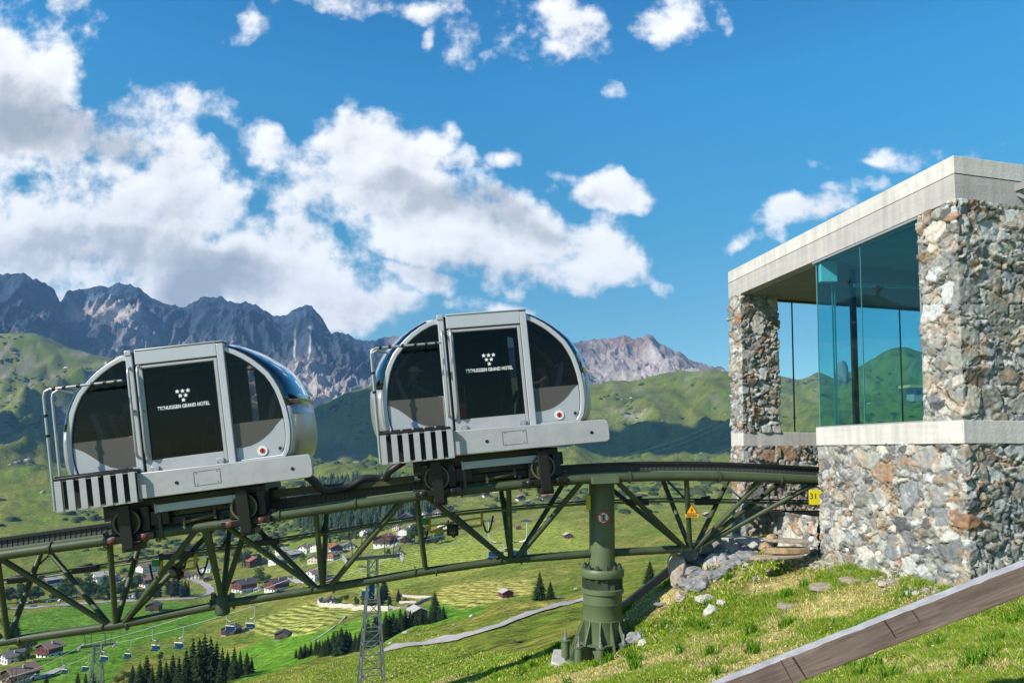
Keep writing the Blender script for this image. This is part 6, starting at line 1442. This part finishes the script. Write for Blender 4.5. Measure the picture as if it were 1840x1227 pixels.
# dwarf shrubs and loose rocks over the open slopes: too many to count
def scatter(name, label, n, seed, size, cols, dens, y0, y1, flat=.6, mt=None):
    r = np.random.RandomState(seed); Y = np.exp(r.uniform(math.log(y0), math.log(y1), n)); px = r.uniform(-150, 1700, n); X = (px-CX)/F*Y
    k = dens(X, Y, px, r); X, Y, px = X[k], Y[k], px[k]; n = len(X); Z = HZ(X, Y)
    s = size[0]*np.exp(r.normal(0,.45,n))*np.clip(Y/500, .25, 2.6)
    m_ = 6; a = np.linspace(0, 2*np.pi, m_+1)[:-1]; ring = np.stack([np.cos(a), np.sin(a)], -1)
    P = np.zeros((n, 2*m_+1, 3)); j1 = 1+.35*r.randn(n, m_); j2 = .65+.25*r.randn(n, m_)
    for q in range(m_):
        P[:,q,0] = X+ring[q,0]*s*j1[:,q]; P[:,q,1] = Y+ring[q,1]*s*j1[:,q]; P[:,q,2] = Z-.25*s
        P[:,m_+q,0] = X+ring[q,0]*s*j2[:,q]; P[:,m_+q,1] = Y+ring[q,1]*s*j2[:,q]; P[:,m_+q,2] = Z+flat*s*(.7+.3*r.rand(n))
    P[:,2*m_,0] = X; P[:,2*m_,1] = Y; P[:,2*m_,2] = Z+flat*s*1.1
    b0 = np.arange(n)[:,None]*(2*m_+1); T = []
    for q in range(m_):
        w = (q+1)%m_; T += [b0+np.array([[q, w, m_+w]]), b0+np.array([[q, m_+w, m_+q]]), b0+np.array([[m_+q, m_+w, 2*m_]])]
    c = np.array(cols)[r.randint(0, len(cols), n)]*(.7+.6*r.rand(n))[:,None]
    o = npmesh(name, P.reshape(-1,3), np.vstack(T), mt, {'alb': np.repeat(c, 2*m_+1, 0)}, smooth=False); tag(o, label, kind='stuff')
def open_slope(X, Y, px, r):
    c = fbm(X/60, Y/60, 4, 131)+.6*fbm(X/300, Y/300, 3, 133); return (r.rand(len(X)) < sstep(.0, .45, c)) & (Y > 800)
def rocky(X, Y, px, r):
    c = ridged(X/120, Y/120, 4, 141)-.55+.3*fbm(X/40, Y/40, 3, 143)-.5*(Y < 1000); lf = sstep(350, 60, px)*(Y > 1100); return r.rand(len(X)) < sstep(.0, .3, c)*(.22+.8*lf)
scatter('shrubs', 'dark dwarf shrubs spread over the open slopes', 26000, 21, (1.9,), [(.030,.050,.014),(.045,.065,.018),(.06,.075,.025)], open_slope, 260, 2450, .55, M['leaves'])
scatter('scree', 'pale loose rocks and scree on the open slopes', 16000, 22, (1.3,), [(.34,.31,.28),(.26,.24,.23),(.42,.38,.34)], rocky, 300, 2450, .5, M['leaves'])
p = hit(1658, 716, 900); e = empty('mountain_station', (p.x, p.y, p.z-3), R(12)); tag(e, 'far mountain station with yellow flat roof on the slope behind the glass bay', 'building')
k = p.y/F; MB().box(-26*k,34*k,-9*k,9*k,-6,20*k).build('wall', M['stoneblock'], e, smooth=0); MB().box(-40*k,42*k,-16*k,12*k,20*k,25*k).build('roof', mat('yellow_timber_roof', (.62,.40,.10), .8), e, smooth=0)
for i in range(4): MB().box((-20+12*i)*k,(-12+12*i)*k,-9.6*k,-8.8*k,8*k,15*k).build('window', M['win'], e, smooth=0)
# ------------------------------------------------------------------ chairlift
def lattice_tower(px, Y, hy, wtop, wbot, label, arm, name='lift_tower', base=None):
    head = W(px, hy, Y); g_ = hz(head.x, head.y) if base is None else base; Ht = head.z-g_
    e = empty(name, (head.x, head.y, g_)); tag(e, label, 'lift tower', 'lattice towers of the chairlift')
    b = MB(); n = max(6, int(Ht/.95)); e.rotation_euler = (0,0,R(18))
    def cr(t, sx, sy): w = wbot+(wtop-wbot)*min(1,t*1.15); return Vector((sx*w/2, sy*w/2, Ht*t))
    for sx, sy in ((-1,-1),(1,-1),(1,1),(-1,1)):
        l_ = MB(); l_.bar(cr(0,sx,sy), cr(.87,sx,sy), .105); l_.bar(cr(.87,sx,sy), cr(1,sx,sy), .105); l_.build('leg', M['steel'], e, smooth=0)
    for i in range(n):
        t0, t1 = i/n, (i+1)/n
        for k, ((ax,ay),(bx,by)) in enumerate((((-1,-1),(1,-1)),((1,-1),(1,1)),((1,1),(-1,1)),((-1,1),(-1,-1)))):
            b.bar(cr(t1,ax,ay), cr(t1,bx,by), .062); (b.bar(cr(t0,ax,ay), cr(t1,bx,by), .055) if (i+k)%2 else b.bar(cr(t1,ax,ay), cr(t0,bx,by), .055))
    b.build('bracing', M['steel'], e, smooth=0)
    hd = MB(); hd.bar((-arm/2,0,Ht), (arm/2,0,Ht+.15), .28, .24); hd.build('crossarm', M['greendk'] if False else M['steeldk'], e, smooth=0)
    for s in (-1,1):
        f_ = MB(); x = s*arm*.36; f_.bar((x,0,Ht+.1),(x*1.12,0,Ht+1.5), .06); f_.bar((x*.6,0,Ht+.1),(x*.55,0,Ht+1.5),.06); f_.build('maintenance_frame', M['steeldk'], e, smooth=0)
        sh = MB(); xs_ = s*arm*.5
        sh.bar((xs_,-1.2,Ht+.0),(xs_,1.2,Ht+.0), .08)
        for k in range(6): sh.lathe([(.17,-.05),(.20,-.05),(.20,.05),(.17,.05)], (xs_+.0,-1.15+k*.46,Ht-.02), 12, 'x')
        sh.build('sheave_train', M['steelwh'], e)
    t_ = MB(); t_.bar((-arm*.52,0,Ht+1.5),(arm*.5,0,Ht+1.5), .07); t_.build('top_bar', M['steeldk'], e, smooth=0)
    p_ = MB(); 
    p_.box(-.25,.1,-.42,-.1,Ht-2.6,Ht-1.7)
    if Y < 60: p_.build('blue_service_box', M['blueseat'], e, smooth=0)
    bpy.context.view_layer.update(); m_ = e.matrix_world
    return m_@Vector((-arm*.5,0,Ht+.2)), m_@Vector((arm*.5,0,Ht+.2))
M['steeldk'] = mat('dark_steel', (.06,.075,.08), .5, .3); M['steelwh'] = mat('pale_zinc', (.55,.56,.57), .45, .4)
T1 = lattice_tower(670,52,1003,.62,1.75,'tall galvanised lattice tower of the chairlift in the centre of the valley',3.9)
T2 = lattice_tower(176,90,1160,.8,2.2,'galvanised lattice tower of the chairlift at lower left between hanging chairs',3.7)
T3 = lattice_tower(38,125,1216,.8,2.0,'dark tower head of the chairlift peeping in at the lower left corner',3.5)
def rope(P, label, r=.022, sag=.6):
    pts = []
    for a, b_ in zip(P[:-1], P[1:]):
        L_ = (b_-a).length; n = 14
        for i in range(n): t = i/n; q = a+(b_-a)*t; q.z -= sag*L_/60*4*t*(1-t); pts.append(q)
    pts.append(P[-1]); tag(MB().tube(pts, r, 6).build('haul_rope', M['steelwh']), label, 'cable', 'ropes of the chairlift'); return pts
RA = rope([W(1310,745,330), W(1060,833,140), W(946,936,78), T1[1], T2[1], T3[1], W(-60,1262,150)], 'chairlift rope on the right side of the lattice towers')
RB = rope([W(1310,755,330), W(1060,841,140), W(878,936,76), T1[0], T2[0], T3[0], W(-90,1250,150)], 'chairlift rope on the left side of the lattice towers')
tag(MB().tube([W(1225,836,220), W(1320,802,300)], .05, 6).build('haul_rope', M['steelwh']), 'short pale cable crossing the shaded slope beside the station', 'cable', 'ropes of the chairlift')
def make_chair():
    e = empty('lift_chair')
    b = MB(); b.bar((-.35,0,0),(.45,0,.0),.10,.12); b.bar((-.1,0,0),(.12,0,.14),.08); b.build('grip', M['steeldk'], e, smooth=0)
    b = MB(); b.tube([(0,0,0),(0,0,-.55),(.02,.0,-1.1),(.12,.0,-1.38),(.35,.0,-1.5),(.6,0,-1.52)], .045, 8); b.build('hanger', M['steelwh'], e)
    b = MB(); b.bar((.15,0,-1.54),(1.0,0,-1.54),.09,.07); b.build('yoke', M['steeldk'], e, smooth=0)
    b = MB()
    for s in (-1,1): b.tube([(.55+s*.38,0,-1.54),(.55+s*.52,.0,-1.62),(.55+s*.62,.02,-2.0),(.55+s*.66,.05,-2.55),(.55+s*.6,-.35,-2.62)], .026, 8)
    b.tube([(.0,-.1,-2.02),(1.1,-.1,-2.02)], .02, 6); b.build('frame', M['steelwh'], e)
    MB().box(.0,1.1,-.42,.05,-2.66,-2.58).build('seat', M['blueseat'], e, smooth=0, bevel=.02)
    MB().box(.0,1.1,.04,.10,-2.56,-2.18).build('backrest', M['blueseat'], e, smooth=0, bevel=.02)
    return e
ch0 = make_chair(); chf = [True]
CHL = [(878,936,1000,77,1,'chair with blue seat hanging left of the vertical braces near the column'),(947,936,1000,78,-1,'chair hanging right of the vertical braces near the column'),(650,1018,1069,55,1,'chair hanging just left of the central lattice tower'),
 (407,1092,1131,82,1,'chair hanging in front of the slate roofed barn'),(458,1088,1127,80,-1,'chair hanging right of the slate roofed barn'),(274,1128,1165,86,1,'chair hanging second right of the lower left tower'),(330,1123,1162,84,-1,'chair hanging third right of the lower left tower'),(236,1148,1180,90,-1,'chair hanging first right of the lower left tower'),(182,1150,1184,88,1,'chair hanging directly beside the lower left tower'),(112,1178,1207,100,1,'chair hanging below the timber house'),(160,1172,1203,100,-1,'chair hanging just left of the lower left tower')]
for (gx, gy, sy, Y, fl, lb) in CHL:
    e = ch0 if chf[0] else copy_tree(ch0); chf[0] = False
    p = W(gx, gy, Y); s = (sy-gy)/F*Y/2.62; e.location = p; e.scale = (s*fl, s, s); e.rotation_euler = (0,0,R(-12)); tag(e, lb, 'lift chair', 'chairs hanging from the chairlift')
# ------------------------------------------------------------------ passengers of the upper cabin
M['cap'] = mat('white_cap', (.62,.62,.65), .8); M['bluetop'] = mat('blue_grey_jacket', (.10,.13,.22), .85); M['whitecol'] = mat('white_collar', (.6,.6,.66), .8); M['jeans'] = mat('dark_trousers', (.035,.035,.05), .9)
M['blond'] = mat('light_brown_hair', (.26,.15,.07), .7); M['shades'] = mat('black_sunglasses', (.01,.01,.01), .2); M['pinktop'] = mat('pale_top', (.45,.36,.42), .85); M['shoe'] = mat('pale_sneaker', (.5,.42,.42), .8)
def hand(V, E, Rr, wrist, d, up, s=1.0):
    """palm, four curled fingers and a thumb as one branch of the skin"""
    d = Vector(d).normalized(); up = Vector(up).normalized(); sd = d.cross(up).normalized(); w = Vector(V[wrist])
    V.append(tuple(w+d*.055*s)); pm = len(V)-1; E.append((wrist,pm)); Rr.append((.026*s,.026*s))
    for k, ln in enumerate((.066,.074,.070,.055)):
        o = sd*(k-1.5)*.020*s; a = w+d*.085*s+o; b_ = a+d*ln*.55*s-up*.008*s; c = b_+d*ln*.3*s-up*.022*s
        n = len(V); V.extend([tuple(a),tuple(b_),tuple(c)]); E.extend([(pm,n),(n,n+1),(n+1,n+2)]); Rr.extend([.010*s,.009*s,.0075*s])
    a = w+d*.03*s+sd*.035*s; b_ = a+d*.04*s+sd*.015*s; n = len(V); V.extend([tuple(a),tuple(b_)]); E.extend([(pm,n),(n,n+1)]); Rr.extend([.011*s,.009*s])
def seated(name, label, hip, f, s, lean, head_dz, knees, feet, hands, mats, local):
    """f = +1 faces along +x of the cabin, -1 the other way; joints in cabin coordinates"""
    hx, hy, hz_ = hip; sh = (hx-f*lean*.46*s, hy, hz_+.46*s); nk = (sh[0]+f*.02, hy, sh[2]+.09*s); hd = (nk[0]+f*.035*s, hy, nk[2]+.09*s); tp = (hd[0]-f*.01, hy, hd[2]+.085*s)
    V = [hip, (hx-f*lean*.22*s, hy, hz_+.22*s), sh, nk, hd, tp]; E = [(0,1),(1,2),(2,3),(3,4),(4,5)]
    Rr = [(.15*s,.13*s),(.13*s,.11*s),(.13*s,.10*s),.052*s,(.082*s,.092*s),(.07*s,.08*s)]
    V.append((hd[0]+f*.085*s, hy, hd[2]+.005*s)); E.append((4,6)); Rr.append(.028*s)         # nose and mouth side of the face
    V.append((hd[0]+f*.055*s, hy, hd[2]-.055*s)); E.append((4,7)); Rr.append(.035*s)         # jaw
    for k, sd in enumerate((-1,1)):
        a = len(V); kx, kz = knees[k]; fx_, fz = feet[k]
        V += [(hx+f*.02,hy+sd*.10*s,hz_-.01),(kx,hy+sd*.12*s,kz),(fx_,hy+sd*.12*s,fz),(fx_+f*.13*s,hy+sd*.12*s,fz-.05*s)]
        E += [(0,a),(a,a+1),(a+1,a+2),(a+2,a+3)]; Rr += [.085*s,.062*s,.042*s,.036*s]
        a = len(V); hx2, hz2 = hands[k]; V += [(sh[0],hy+sd*.19*s,sh[2]-.02*s),((sh[0]+hx2)/2-f*.04*s,hy+sd*.24*s,(sh[2]+hz2)/2-.05*s),(hx2,hy+sd*.13*s,hz2)]
        E += [(2,a),(a,a+1),(a+1,a+2)]; Rr += [.058*s,.045*s,.030*s]; hand(V, E, Rr, a+2, (f*.9,-sd*.3,-.2), (0,0,1), s)
    V = [tuple(v) for v in V]; e = skin('person', V, E, Rr, M['skin'])
    tag(e, label, 'person')
    T = [0,1,2]; b0 = [V[i] for i in T]; r0 = [(.165*s,.145*s),(.145*s,.125*s),(.145*s,.115*s)]; ed = [(0,1),(1,2)]
    a1 = [i for i in range(len(V))]
    arm0 = 8+4; arm1 = arm0+3+1+12+2+4
    for ar in (arm0, arm1):
        n = len(b0); b0 += [V[ar], V[ar+1]]; r0 += [.068*s,.055*s]; ed += [(2,n),(n,n+1)]
        if mats[3]: b0.append(tuple(Vector(V[ar+1])*.25+Vector(V[ar+2])*.75)); r0.append(.043*s); ed.append((n+1,n+2))
    skin('jacket' if mats[3] else 'top', b0, ed, r0, mats[0], e)
    b0 = [V[0]]; r0 = [(.16*s,.14*s)]; ed = []
    for lg in (8, arm1-4):
        n = len(b0); e2 = tuple(Vector(V[lg+1])*.15+Vector(V[lg+2])*.85) if mats[4] else tuple(Vector(V[lg])*.45+Vector(V[lg+1])*.55)
        b0 += [V[lg], V[lg+1] if mats[4] else e2]; r0 += [.10*s,.075*s]; ed += [(0,n),(n,n+1)]
        if mats[4]: b0.append(e2); r0.append(.055*s); ed.append((n+1,n+2))
    skin('trousers' if mats[4] else 'shorts', b0, ed, r0, mats[1], e)
    for lg in (8, arm1-4):
        p, q = Vector(V[lg+2]), Vector(V[lg+3]); skin('shoe', [tuple(p+Vector((-f*.02,0,-.03*s))), tuple(p*.5+q*.5+Vector((0,0,-.015))), tuple(q)], [(0,1),(1,2)], [.048*s,.05*s,.045*s], mats[2], e)
    for sd in (-1,1): MB().lathe([(.004,-.01),(.011,0),(.004,.01)], (hd[0]+f*.083*s, hy+sd*.032*s, hd[2]+.022*s), 8).build('eye', M['black'], e)
    for sd in (-1,1): MB().lathe([(.006,-.025),(.016,0),(.006,.025)], (hd[0]-f*.005*s, hy+sd*.086*s, hd[2]+.005), 8).build('ear', M['skin'], e)
    e.matrix_world = local
    return e, Vector(hd)
man, hd = seated('man', 'man in white cap and blue grey jacket at the left window of the upper cabin', (-1.20,.62,.44), 1, 1.0, .10, 0, [(-.74,.50),(-.72,.48)], [(-.66,.02),(-.60,.02)], [(-.80,.62),(-.74,.60)], [M['bluetop'],M['jeans'],M['darkcloth'],True,True], MR)
b = MB(); b.lathe([(.100,.0),(.104,.03),(.095,.07),(.06,.10),(.01,.112)], (hd.x-.005,hd.y,hd.z+.045), 20); b.prism_z([(hd.x+.06,hd.y-.08),(hd.x+.17,hd.y-.055),(hd.x+.195,hd.y),(hd.x+.17,hd.y+.055),(hd.x+.06,hd.y+.08)], hd.z+.045, hd.z+.058); b.build('cap', M['cap'], man)
b = MB(); b.lathe([(.085,-.03),(.075,.0),(.066,.025)], (hd.x-.035,hd.y,hd.z-.125), 16); b.build('collar', M['whitecol'], man)
girl, hd = seated('girl', 'girl with sunglasses and brown hair leaning back in the upper cabin', (1.22,.62,.43), -1, .80, .12, 0, [(.74,.60),(.78,.48)], [(.50,.26),(.66,.02)], [(.93,.70),(.98,.64)], [M['pinktop'],M['jeans'],M['shoe'],False,True], MR)
skin('hair', [(hd.x+.02,hd.y,hd.z+.06),(hd.x+.05,hd.y,hd.z-.01),(hd.x+.055,hd.y,hd.z-.10),(hd.x+.05,hd.y,hd.z-.19)], [(0,1),(1,2),(2,3)], [(.085,.075),(.075,.08),(.05,.07),(.03,.05)], M['blond'], girl)
b = MB(); b.box(hd.x-.082,hd.x-.070,hd.y-.062,hd.y-.008,hd.z+.002,hd.z+.034); b.box(hd.x-.082,hd.x-.070,hd.y+.008,hd.y+.062,hd.z+.002,hd.z+.034); b.box(hd.x-.08,hd.x,hd.y-.07,hd.y-.064,hd.z+.015,hd.z+.026); b.build('sunglasses', M['shades'], girl, smooth=0, bevel=.004)
# ------------------------------------------------------------------ grass on the near slope
def grass():
    r = np.random.RandomState(5); out_V = []; out_C = []
    def inside_building(X, Y):
        xl = 7.812-BS*Y
        a = (X > xl-.06) & (Y > 9.75+(X-Nc.x)*.283-.06) & (Y < 13.1+(X-Cb.x)*.283)
        b_ = (X > xl-.06) & (Y > 15.7+(X-Wn.x)*.283)
        c = (X > xl-.05) & (Y > 13) & (Y < 14.5)
        d = (X-fx)**2+(Y-fy)**2 < .62**2
        return a | b_ | c | d
    bands = [(4.2,8.2,360000,.0036),(8.2,12.5,350000,.0055),(12.5,20,170000,.011),(20,45,120000,.028),(45,120,150000,.042)]
    for y0, y1, n, wd in bands:
        px = r.uniform(-60 if y0 > 15 else 300, 2250 if y0 < 12 else 1900, n*2); Y = np.sqrt(r.uniform(y0*y0, y1*y1, n*2)); X = (px-CX)/F*Y; Z = HZ(X, Y)
        d_ = Y*cp+Z*sp; py = CY0-F*((-Y*sp+Z*cp)/d_); pxx = CX+F*X/d_
        ok = (py < 1245) & (pxx > -20) & (pxx < (2300 if y0 < 12 else 1860)) & ~inside_building(X, Y); X, Y, Z = X[ok][:n], Y[ok][:n], Z[ok][:n]; m = len(X)
        cl = vn2(X/.16, Y/.16, 5); cl2 = fbm(X/.7, Y/.7, 3, 6); straw = (1-.75*np.clip((Y-18)/20,0,1))*sstep(-.04, .34, fbm(X/.9, Y/.9, 4, 81)+.25*fbm(X/4, Y/4, 2, 82)+.05)
        keep = r.rand(m) < (.25+.75*cl)*(1-.35*straw); X, Y, Z, cl, cl2, straw = [q[keep] for q in (X,Y,Z,cl,cl2,straw)]; m = len(X)
        # longer tufts along the foot of the stone base
        foot = np.exp(-np.abs(X-(7.812-BS*Y)+.15)/.25)*(Y < 13.2)*(Y > 9.6)
        Hh = (.035+.065*cl*r.rand(m)+.04*np.clip(cl2,0,1))*(1+.9*foot)*(1-.35*straw)*(1+np.clip((Y-18)/12,0,1)*.6)*np.clip(Y/45,1,1.8); ln = Hh*(.35+.9*r.rand(m)); lying = (r.rand(m) < straw*.75)
        a = r.uniform(0, 2*np.pi, m)+1.2*vn2(X/.3, Y/.3, 8); ln = np.where(lying, Hh*1.7, ln); Hh = np.where(lying, Hh*.22, Hh)
        tx, ty = np.cos(a)*ln, np.sin(a)*ln; b_ = r.uniform(0, 2*np.pi, m); wx, wy = np.cos(b_)*wd*(.6+.7*r.rand(m)), np.sin(b_)*wd*(.6+.7*r.rand(m))
        P = np.stack([np.stack([X-wx, Y-wy, Z-.01],-1), np.stack([X+wx, Y+wy, Z-.01],-1), np.stack([X+tx*.45+wx*.6, Y+ty*.45+wy*.6, Z+Hh*.65],-1), np.stack([X+tx*.45-wx*.6, Y+ty*.45-wy*.6, Z+Hh*.65],-1), np.stack([X+tx, Y+ty, Z+Hh],-1)], 1)
        base = np.where((r.rand(m) < np.where(lying, .95, .10+.32*straw))[:,None], np.array([.80,.66,.34]), np.where((r.rand(m) < .45)[:,None], np.array([.18,.34,.025]), np.array([.32,.42,.045])))
        base = base*(.6+.75*r.rand(m))[:,None]; out_V.append(P.reshape(-1,3)); out_C.append(np.repeat(base, 5, 0))
    # tall dark tufts and a few small flowers
    K = 120; ty_ = np.sqrt(r.uniform(4.5**2, 16**2, K)); tx_ = (r.uniform(880, 1880, K)-CX)/F*ty_; m = 46; X = np.repeat(tx_, m)+r.normal(0,.045,K*m); Y = np.repeat(ty_, m)+r.normal(0,.045,K*m)
    ok = ~inside_building(X, Y); X, Y = X[ok], Y[ok]; Z = HZ(X, Y); m = len(X); wd = .0045+.0006*Y; Hh = r.uniform(.07,.19,m); a = r.uniform(0,2*np.pi,m); tx, ty = np.cos(a)*Hh*.45, np.sin(a)*Hh*.45; b_ = r.uniform(0,2*np.pi,m); wx, wy = np.cos(b_)*wd, np.sin(b_)*wd
    out_V.append(np.stack([np.stack([X-wx, Y-wy, Z-.01],-1), np.stack([X+wx, Y+wy, Z-.01],-1), np.stack([X+tx*.45+wx*.6, Y+ty*.45+wy*.6, Z+Hh*.65],-1), np.stack([X+tx*.45-wx*.6, Y+ty*.45-wy*.6, Z+Hh*.65],-1), np.stack([X+tx, Y+ty, Z+Hh],-1)], 1).reshape(-1,3)); out_C.append(np.repeat(np.array([.12,.26,.022])[None,:]*(.6+.8*r.rand(m))[:,None], 5, 0))
    K = 260; Y = np.sqrt(r.uniform(4.5**2, 15**2, K)); X = (r.uniform(900, 1880, K)-CX)/F*Y; ok = ~inside_building(X, Y); X, Y = X[ok], Y[ok]; Z = HZ(X, Y)+r.uniform(.06,.12,len(X)); q = .010+.0005*Y
    out_V.append(np.stack([np.stack([X-q, Y, Z],-1), np.stack([X, Y-q, Z],-1), np.stack([X+q, Y, Z+.004],-1), np.stack([X, Y+q, Z+.004],-1), np.stack([X-q*.5, Y+q*.5, Z+.006],-1)], 1).reshape(-1,3)); out_C.append(np.repeat(np.array([(.8,.8,.78),(.8,.62,.05)])[(r.rand(len(X)) < .6).astype(int)], 5, 0))
    V = np.vstack(out_V); Cc = np.vstack(out_C); n = len(V)//5; k = np.arange(n)[:,None]*5
    Fq_ = np.hstack([k, k+1, k+2, k+3]); Ft = np.hstack([k+3, k+2, k+4])
    me = bpy.data.meshes.new('grass'); me.vertices.add(len(V)); me.vertices.foreach_set('co', V.astype(np.float32).ravel())
    loops = np.concatenate([Fq_.ravel(), Ft.ravel()]).astype(np.int32); me.loops.add(len(loops)); me.loops.foreach_set('vertex_index', loops)
    st = np.concatenate([np.arange(n)*4, 4*n+np.arange(n)*3]).astype(np.int32); me.polygons.add(2*n); me.polygons.foreach_set('loop_start', st); me.update(calc_edges=True)
    at = me.color_attributes.new('alb', 'FLOAT_COLOR', 'POINT'); at.data.foreach_set('color', np.hstack([Cc, np.ones((len(Cc),1))]).astype(np.float32).ravel())
    m = bpy.data.materials.new('grass_blades'); m.use_nodes = True; nt = m.node_tree; nt.nodes.clear(); out = nt.nodes.new('ShaderNodeOutputMaterial')
    att = nt.nodes.new('ShaderNodeAttribute'); att.attribute_name = 'alb'; df = nt.nodes.new('ShaderNodeBsdfDiffuse'); tr = nt.nodes.new('ShaderNodeBsdfTranslucent'); mx = nt.nodes.new('ShaderNodeMixShader'); mx.inputs[0].default_value = .35
    nt.links.new(att.outputs['Color'], df.inputs['Color']); nt.links.new(att.outputs['Color'], tr.inputs['Color']); nt.links.new(df.outputs[0], mx.inputs[1]); nt.links.new(tr.outputs[0], mx.inputs[2]); nt.links.new(mx.outputs[0], out.inputs['Surface'])
    me.materials.append(m); o = bpy.data.objects.new('grass', me); col.objects.link(o); tag(o, 'green and straw coloured grass on the near slope', kind='stuff')
grass()
# rubble chips along the foot of the walls
def chips():
    r = np.random.RandomState(9); V = []; Fc_ = []; Cc = []; n0 = 0
    cube = np.array([(-1,-1,-1),(1,-1,-1),(1,1,-1),(-1,1,-1),(-1,-1,1),(1,-1,1),(1,1,1),(-1,1,1)])*.5; fs = [(0,3,2,1),(4,5,6,7),(0,1,5,4),(1,2,6,5),(2,3,7,6),(3,0,4,7)]
    for i in range(820):
        if i < 640: Y = r.uniform(10.0,13.4); X = 7.812-BS*Y-abs(r.normal(0,.16))-.02; s = r.uniform(.012,.055)
        elif i < 760: Y = r.uniform(13.0,15.5); X = 5.1+r.normal(0,.5); s = r.uniform(.02,.08)
        else: Y = r.uniform(12.5,14.5); X = 2.0+(Y-12.5)*.9+r.normal(0,.25)+.3; s = r.uniform(.015,.05)
        z = hz(X, Y); c = cube*(1+.5*r.uniform(-1,1,(8,3)))*s*np.array([1.4,1.2,.8]); a = r.uniform(0,6.3); R_ = np.array([[math.cos(a),-math.sin(a),0],[math.sin(a),math.cos(a),0],[0,0,1]])
        V.append(c@R_.T+np.array([X,Y,z+s*.25])); Fc_ += [tuple(n0+k for k in f) for f in fs]; n0 += 8; Cc.append(np.repeat((np.array([.40,.37,.33])*r.uniform(.5,1.2))[None,:], 8, 0))
    o = npmesh('rubble', np.vstack(V), Fc_, M['stone'], {'alb': np.vstack(Cc)}, smooth=False); tag(o, 'pale rubble chips along the foot of the stone base and the slope edge', kind='stuff')
chips()
# low plants and stones dotted over the middle slope
def scatter_rocks():
    lst = [(755,1140,9,'small grey stone beside the path'),(701,1155,8,'pale stone left of the path bend'),(730,1136,13,'larger whitish boulder at the end of the spruce row'),(815,1122,7,'dark stone on the ridge right of the path'),(848,1106,10,'whitish stone on the ridge below the striped field'),(783,1112,6,'pale stone under the lone spruce'),(1003,1073,6,'little stone on the crest left of the column'),(1035,1058,8,'whitish stone on the crest beside the column')]
    for i, (px, py, w, lb) in enumerate(lst):
        p = hit(px, py, 30); boulder(px, py, p.y, w/F*p.y*.5, 'rockwhite' if 'whit' in lb or 'pale' in lb else 'rockgrey', lb, 200+i, (1.2,1,.7), group=None, cat='rock')
scatter_rocks()
_p = hit(1514, 690, 900); o = boulder(1514, 672, _p.y, 19/F*_p.y, 'rockgrey', 'pale rock spire standing on the ridge seen through the glass bay', 411, (.8,.9,1.4), group=None, cat='rock spire'); o.name = 'rock_spire'
# fair-weather clouds above and behind the camera that shade parts of the opposite slopes
def cloud_obj(target, size, label, seed, alt):
    t = (alt-target.z)/SUN.z; c = target+SUN*t; r = np.random.RandomState(seed); import bmesh
    V = []; Fc_ = []; n0 = 0
    bm = bmesh.new(); bmesh.ops.create_icosphere(bm, subdivisions=3, radius=1); S = np.array([v.co for v in bm.verts]); T = np.array([[v.index for v in f.verts] for f in bm.faces]); bm.free()
    for k in range(16):
        o = np.array([r.uniform(-1,1)*size[0], r.uniform(-1,1)*size[1], abs(r.normal(0,.25))*size[2]]); q = r.uniform(.30,.5)*min(size[0],size[1]*1.2)
        P = S*np.array([q*1.4,q*1.1,size[2]*.6])*(1+.3*(vn(S[:,0]*2+k, S[:,1]*2, S[:,2]*2, seed)-.5))[:,None]+o; V.append(P+np.array(c)); Fc_.append(T+n0); n0 += len(S)
    m = M.setdefault('cloudm', mat('cloud', (.9,.9,.9), 1)); ob_ = npmesh('cloud', np.vstack(V), np.vstack(Fc_), m); tag(ob_, label, kind='stuff')
    print('DBG cloud', tuple(c), 'elev', math.degrees(math.atan2(c.z, abs(c.y)+1e-6)))
def ground_at(px, py, ymin=900): return hit(px, py, ymin)
cloud_obj(ground_at(1185,800), (330,150,60), 'white cumulus overhead whose shadow crosses the slope left of the station', 3, 1500)
cloud_obj(ground_at(40,775), (260,120,60), 'white cumulus overhead whose shadow crosses the left slope', 4, 1500)
cloud_obj(ground_at(625,765), (230,200,60), 'white cumulus overhead whose shadow crosses the slope between the cabins', 5, 1500)
# mountain air
b = MB(); b.box(-7000, 7000, -1000, 5600, -421, 1330)
hz_m = bpy.data.materials.new('mountain_air'); hz_m.use_nodes = True; nt_ = hz_m.node_tree; nt_.nodes.clear()
o_ = nt_.nodes.new('ShaderNodeOutputMaterial'); pv = nt_.nodes.new('ShaderNodeVolumePrincipled'); pv.inputs['Color'].default_value = (.28,.56,1.0,1); pv.inputs['Density'].default_value = 8e-5; pv.inputs['Anisotropy'].default_value = 0
nt_.links.new(pv.outputs[0], o_.inputs['Volume'])
tag(b.build('haze', hz_m, smooth=0), 'thin blue mountain air over the valley', kind='stuff')
sc.cycles.volume_bounces = 0
bpy.data.scenes.remove(_tmp)
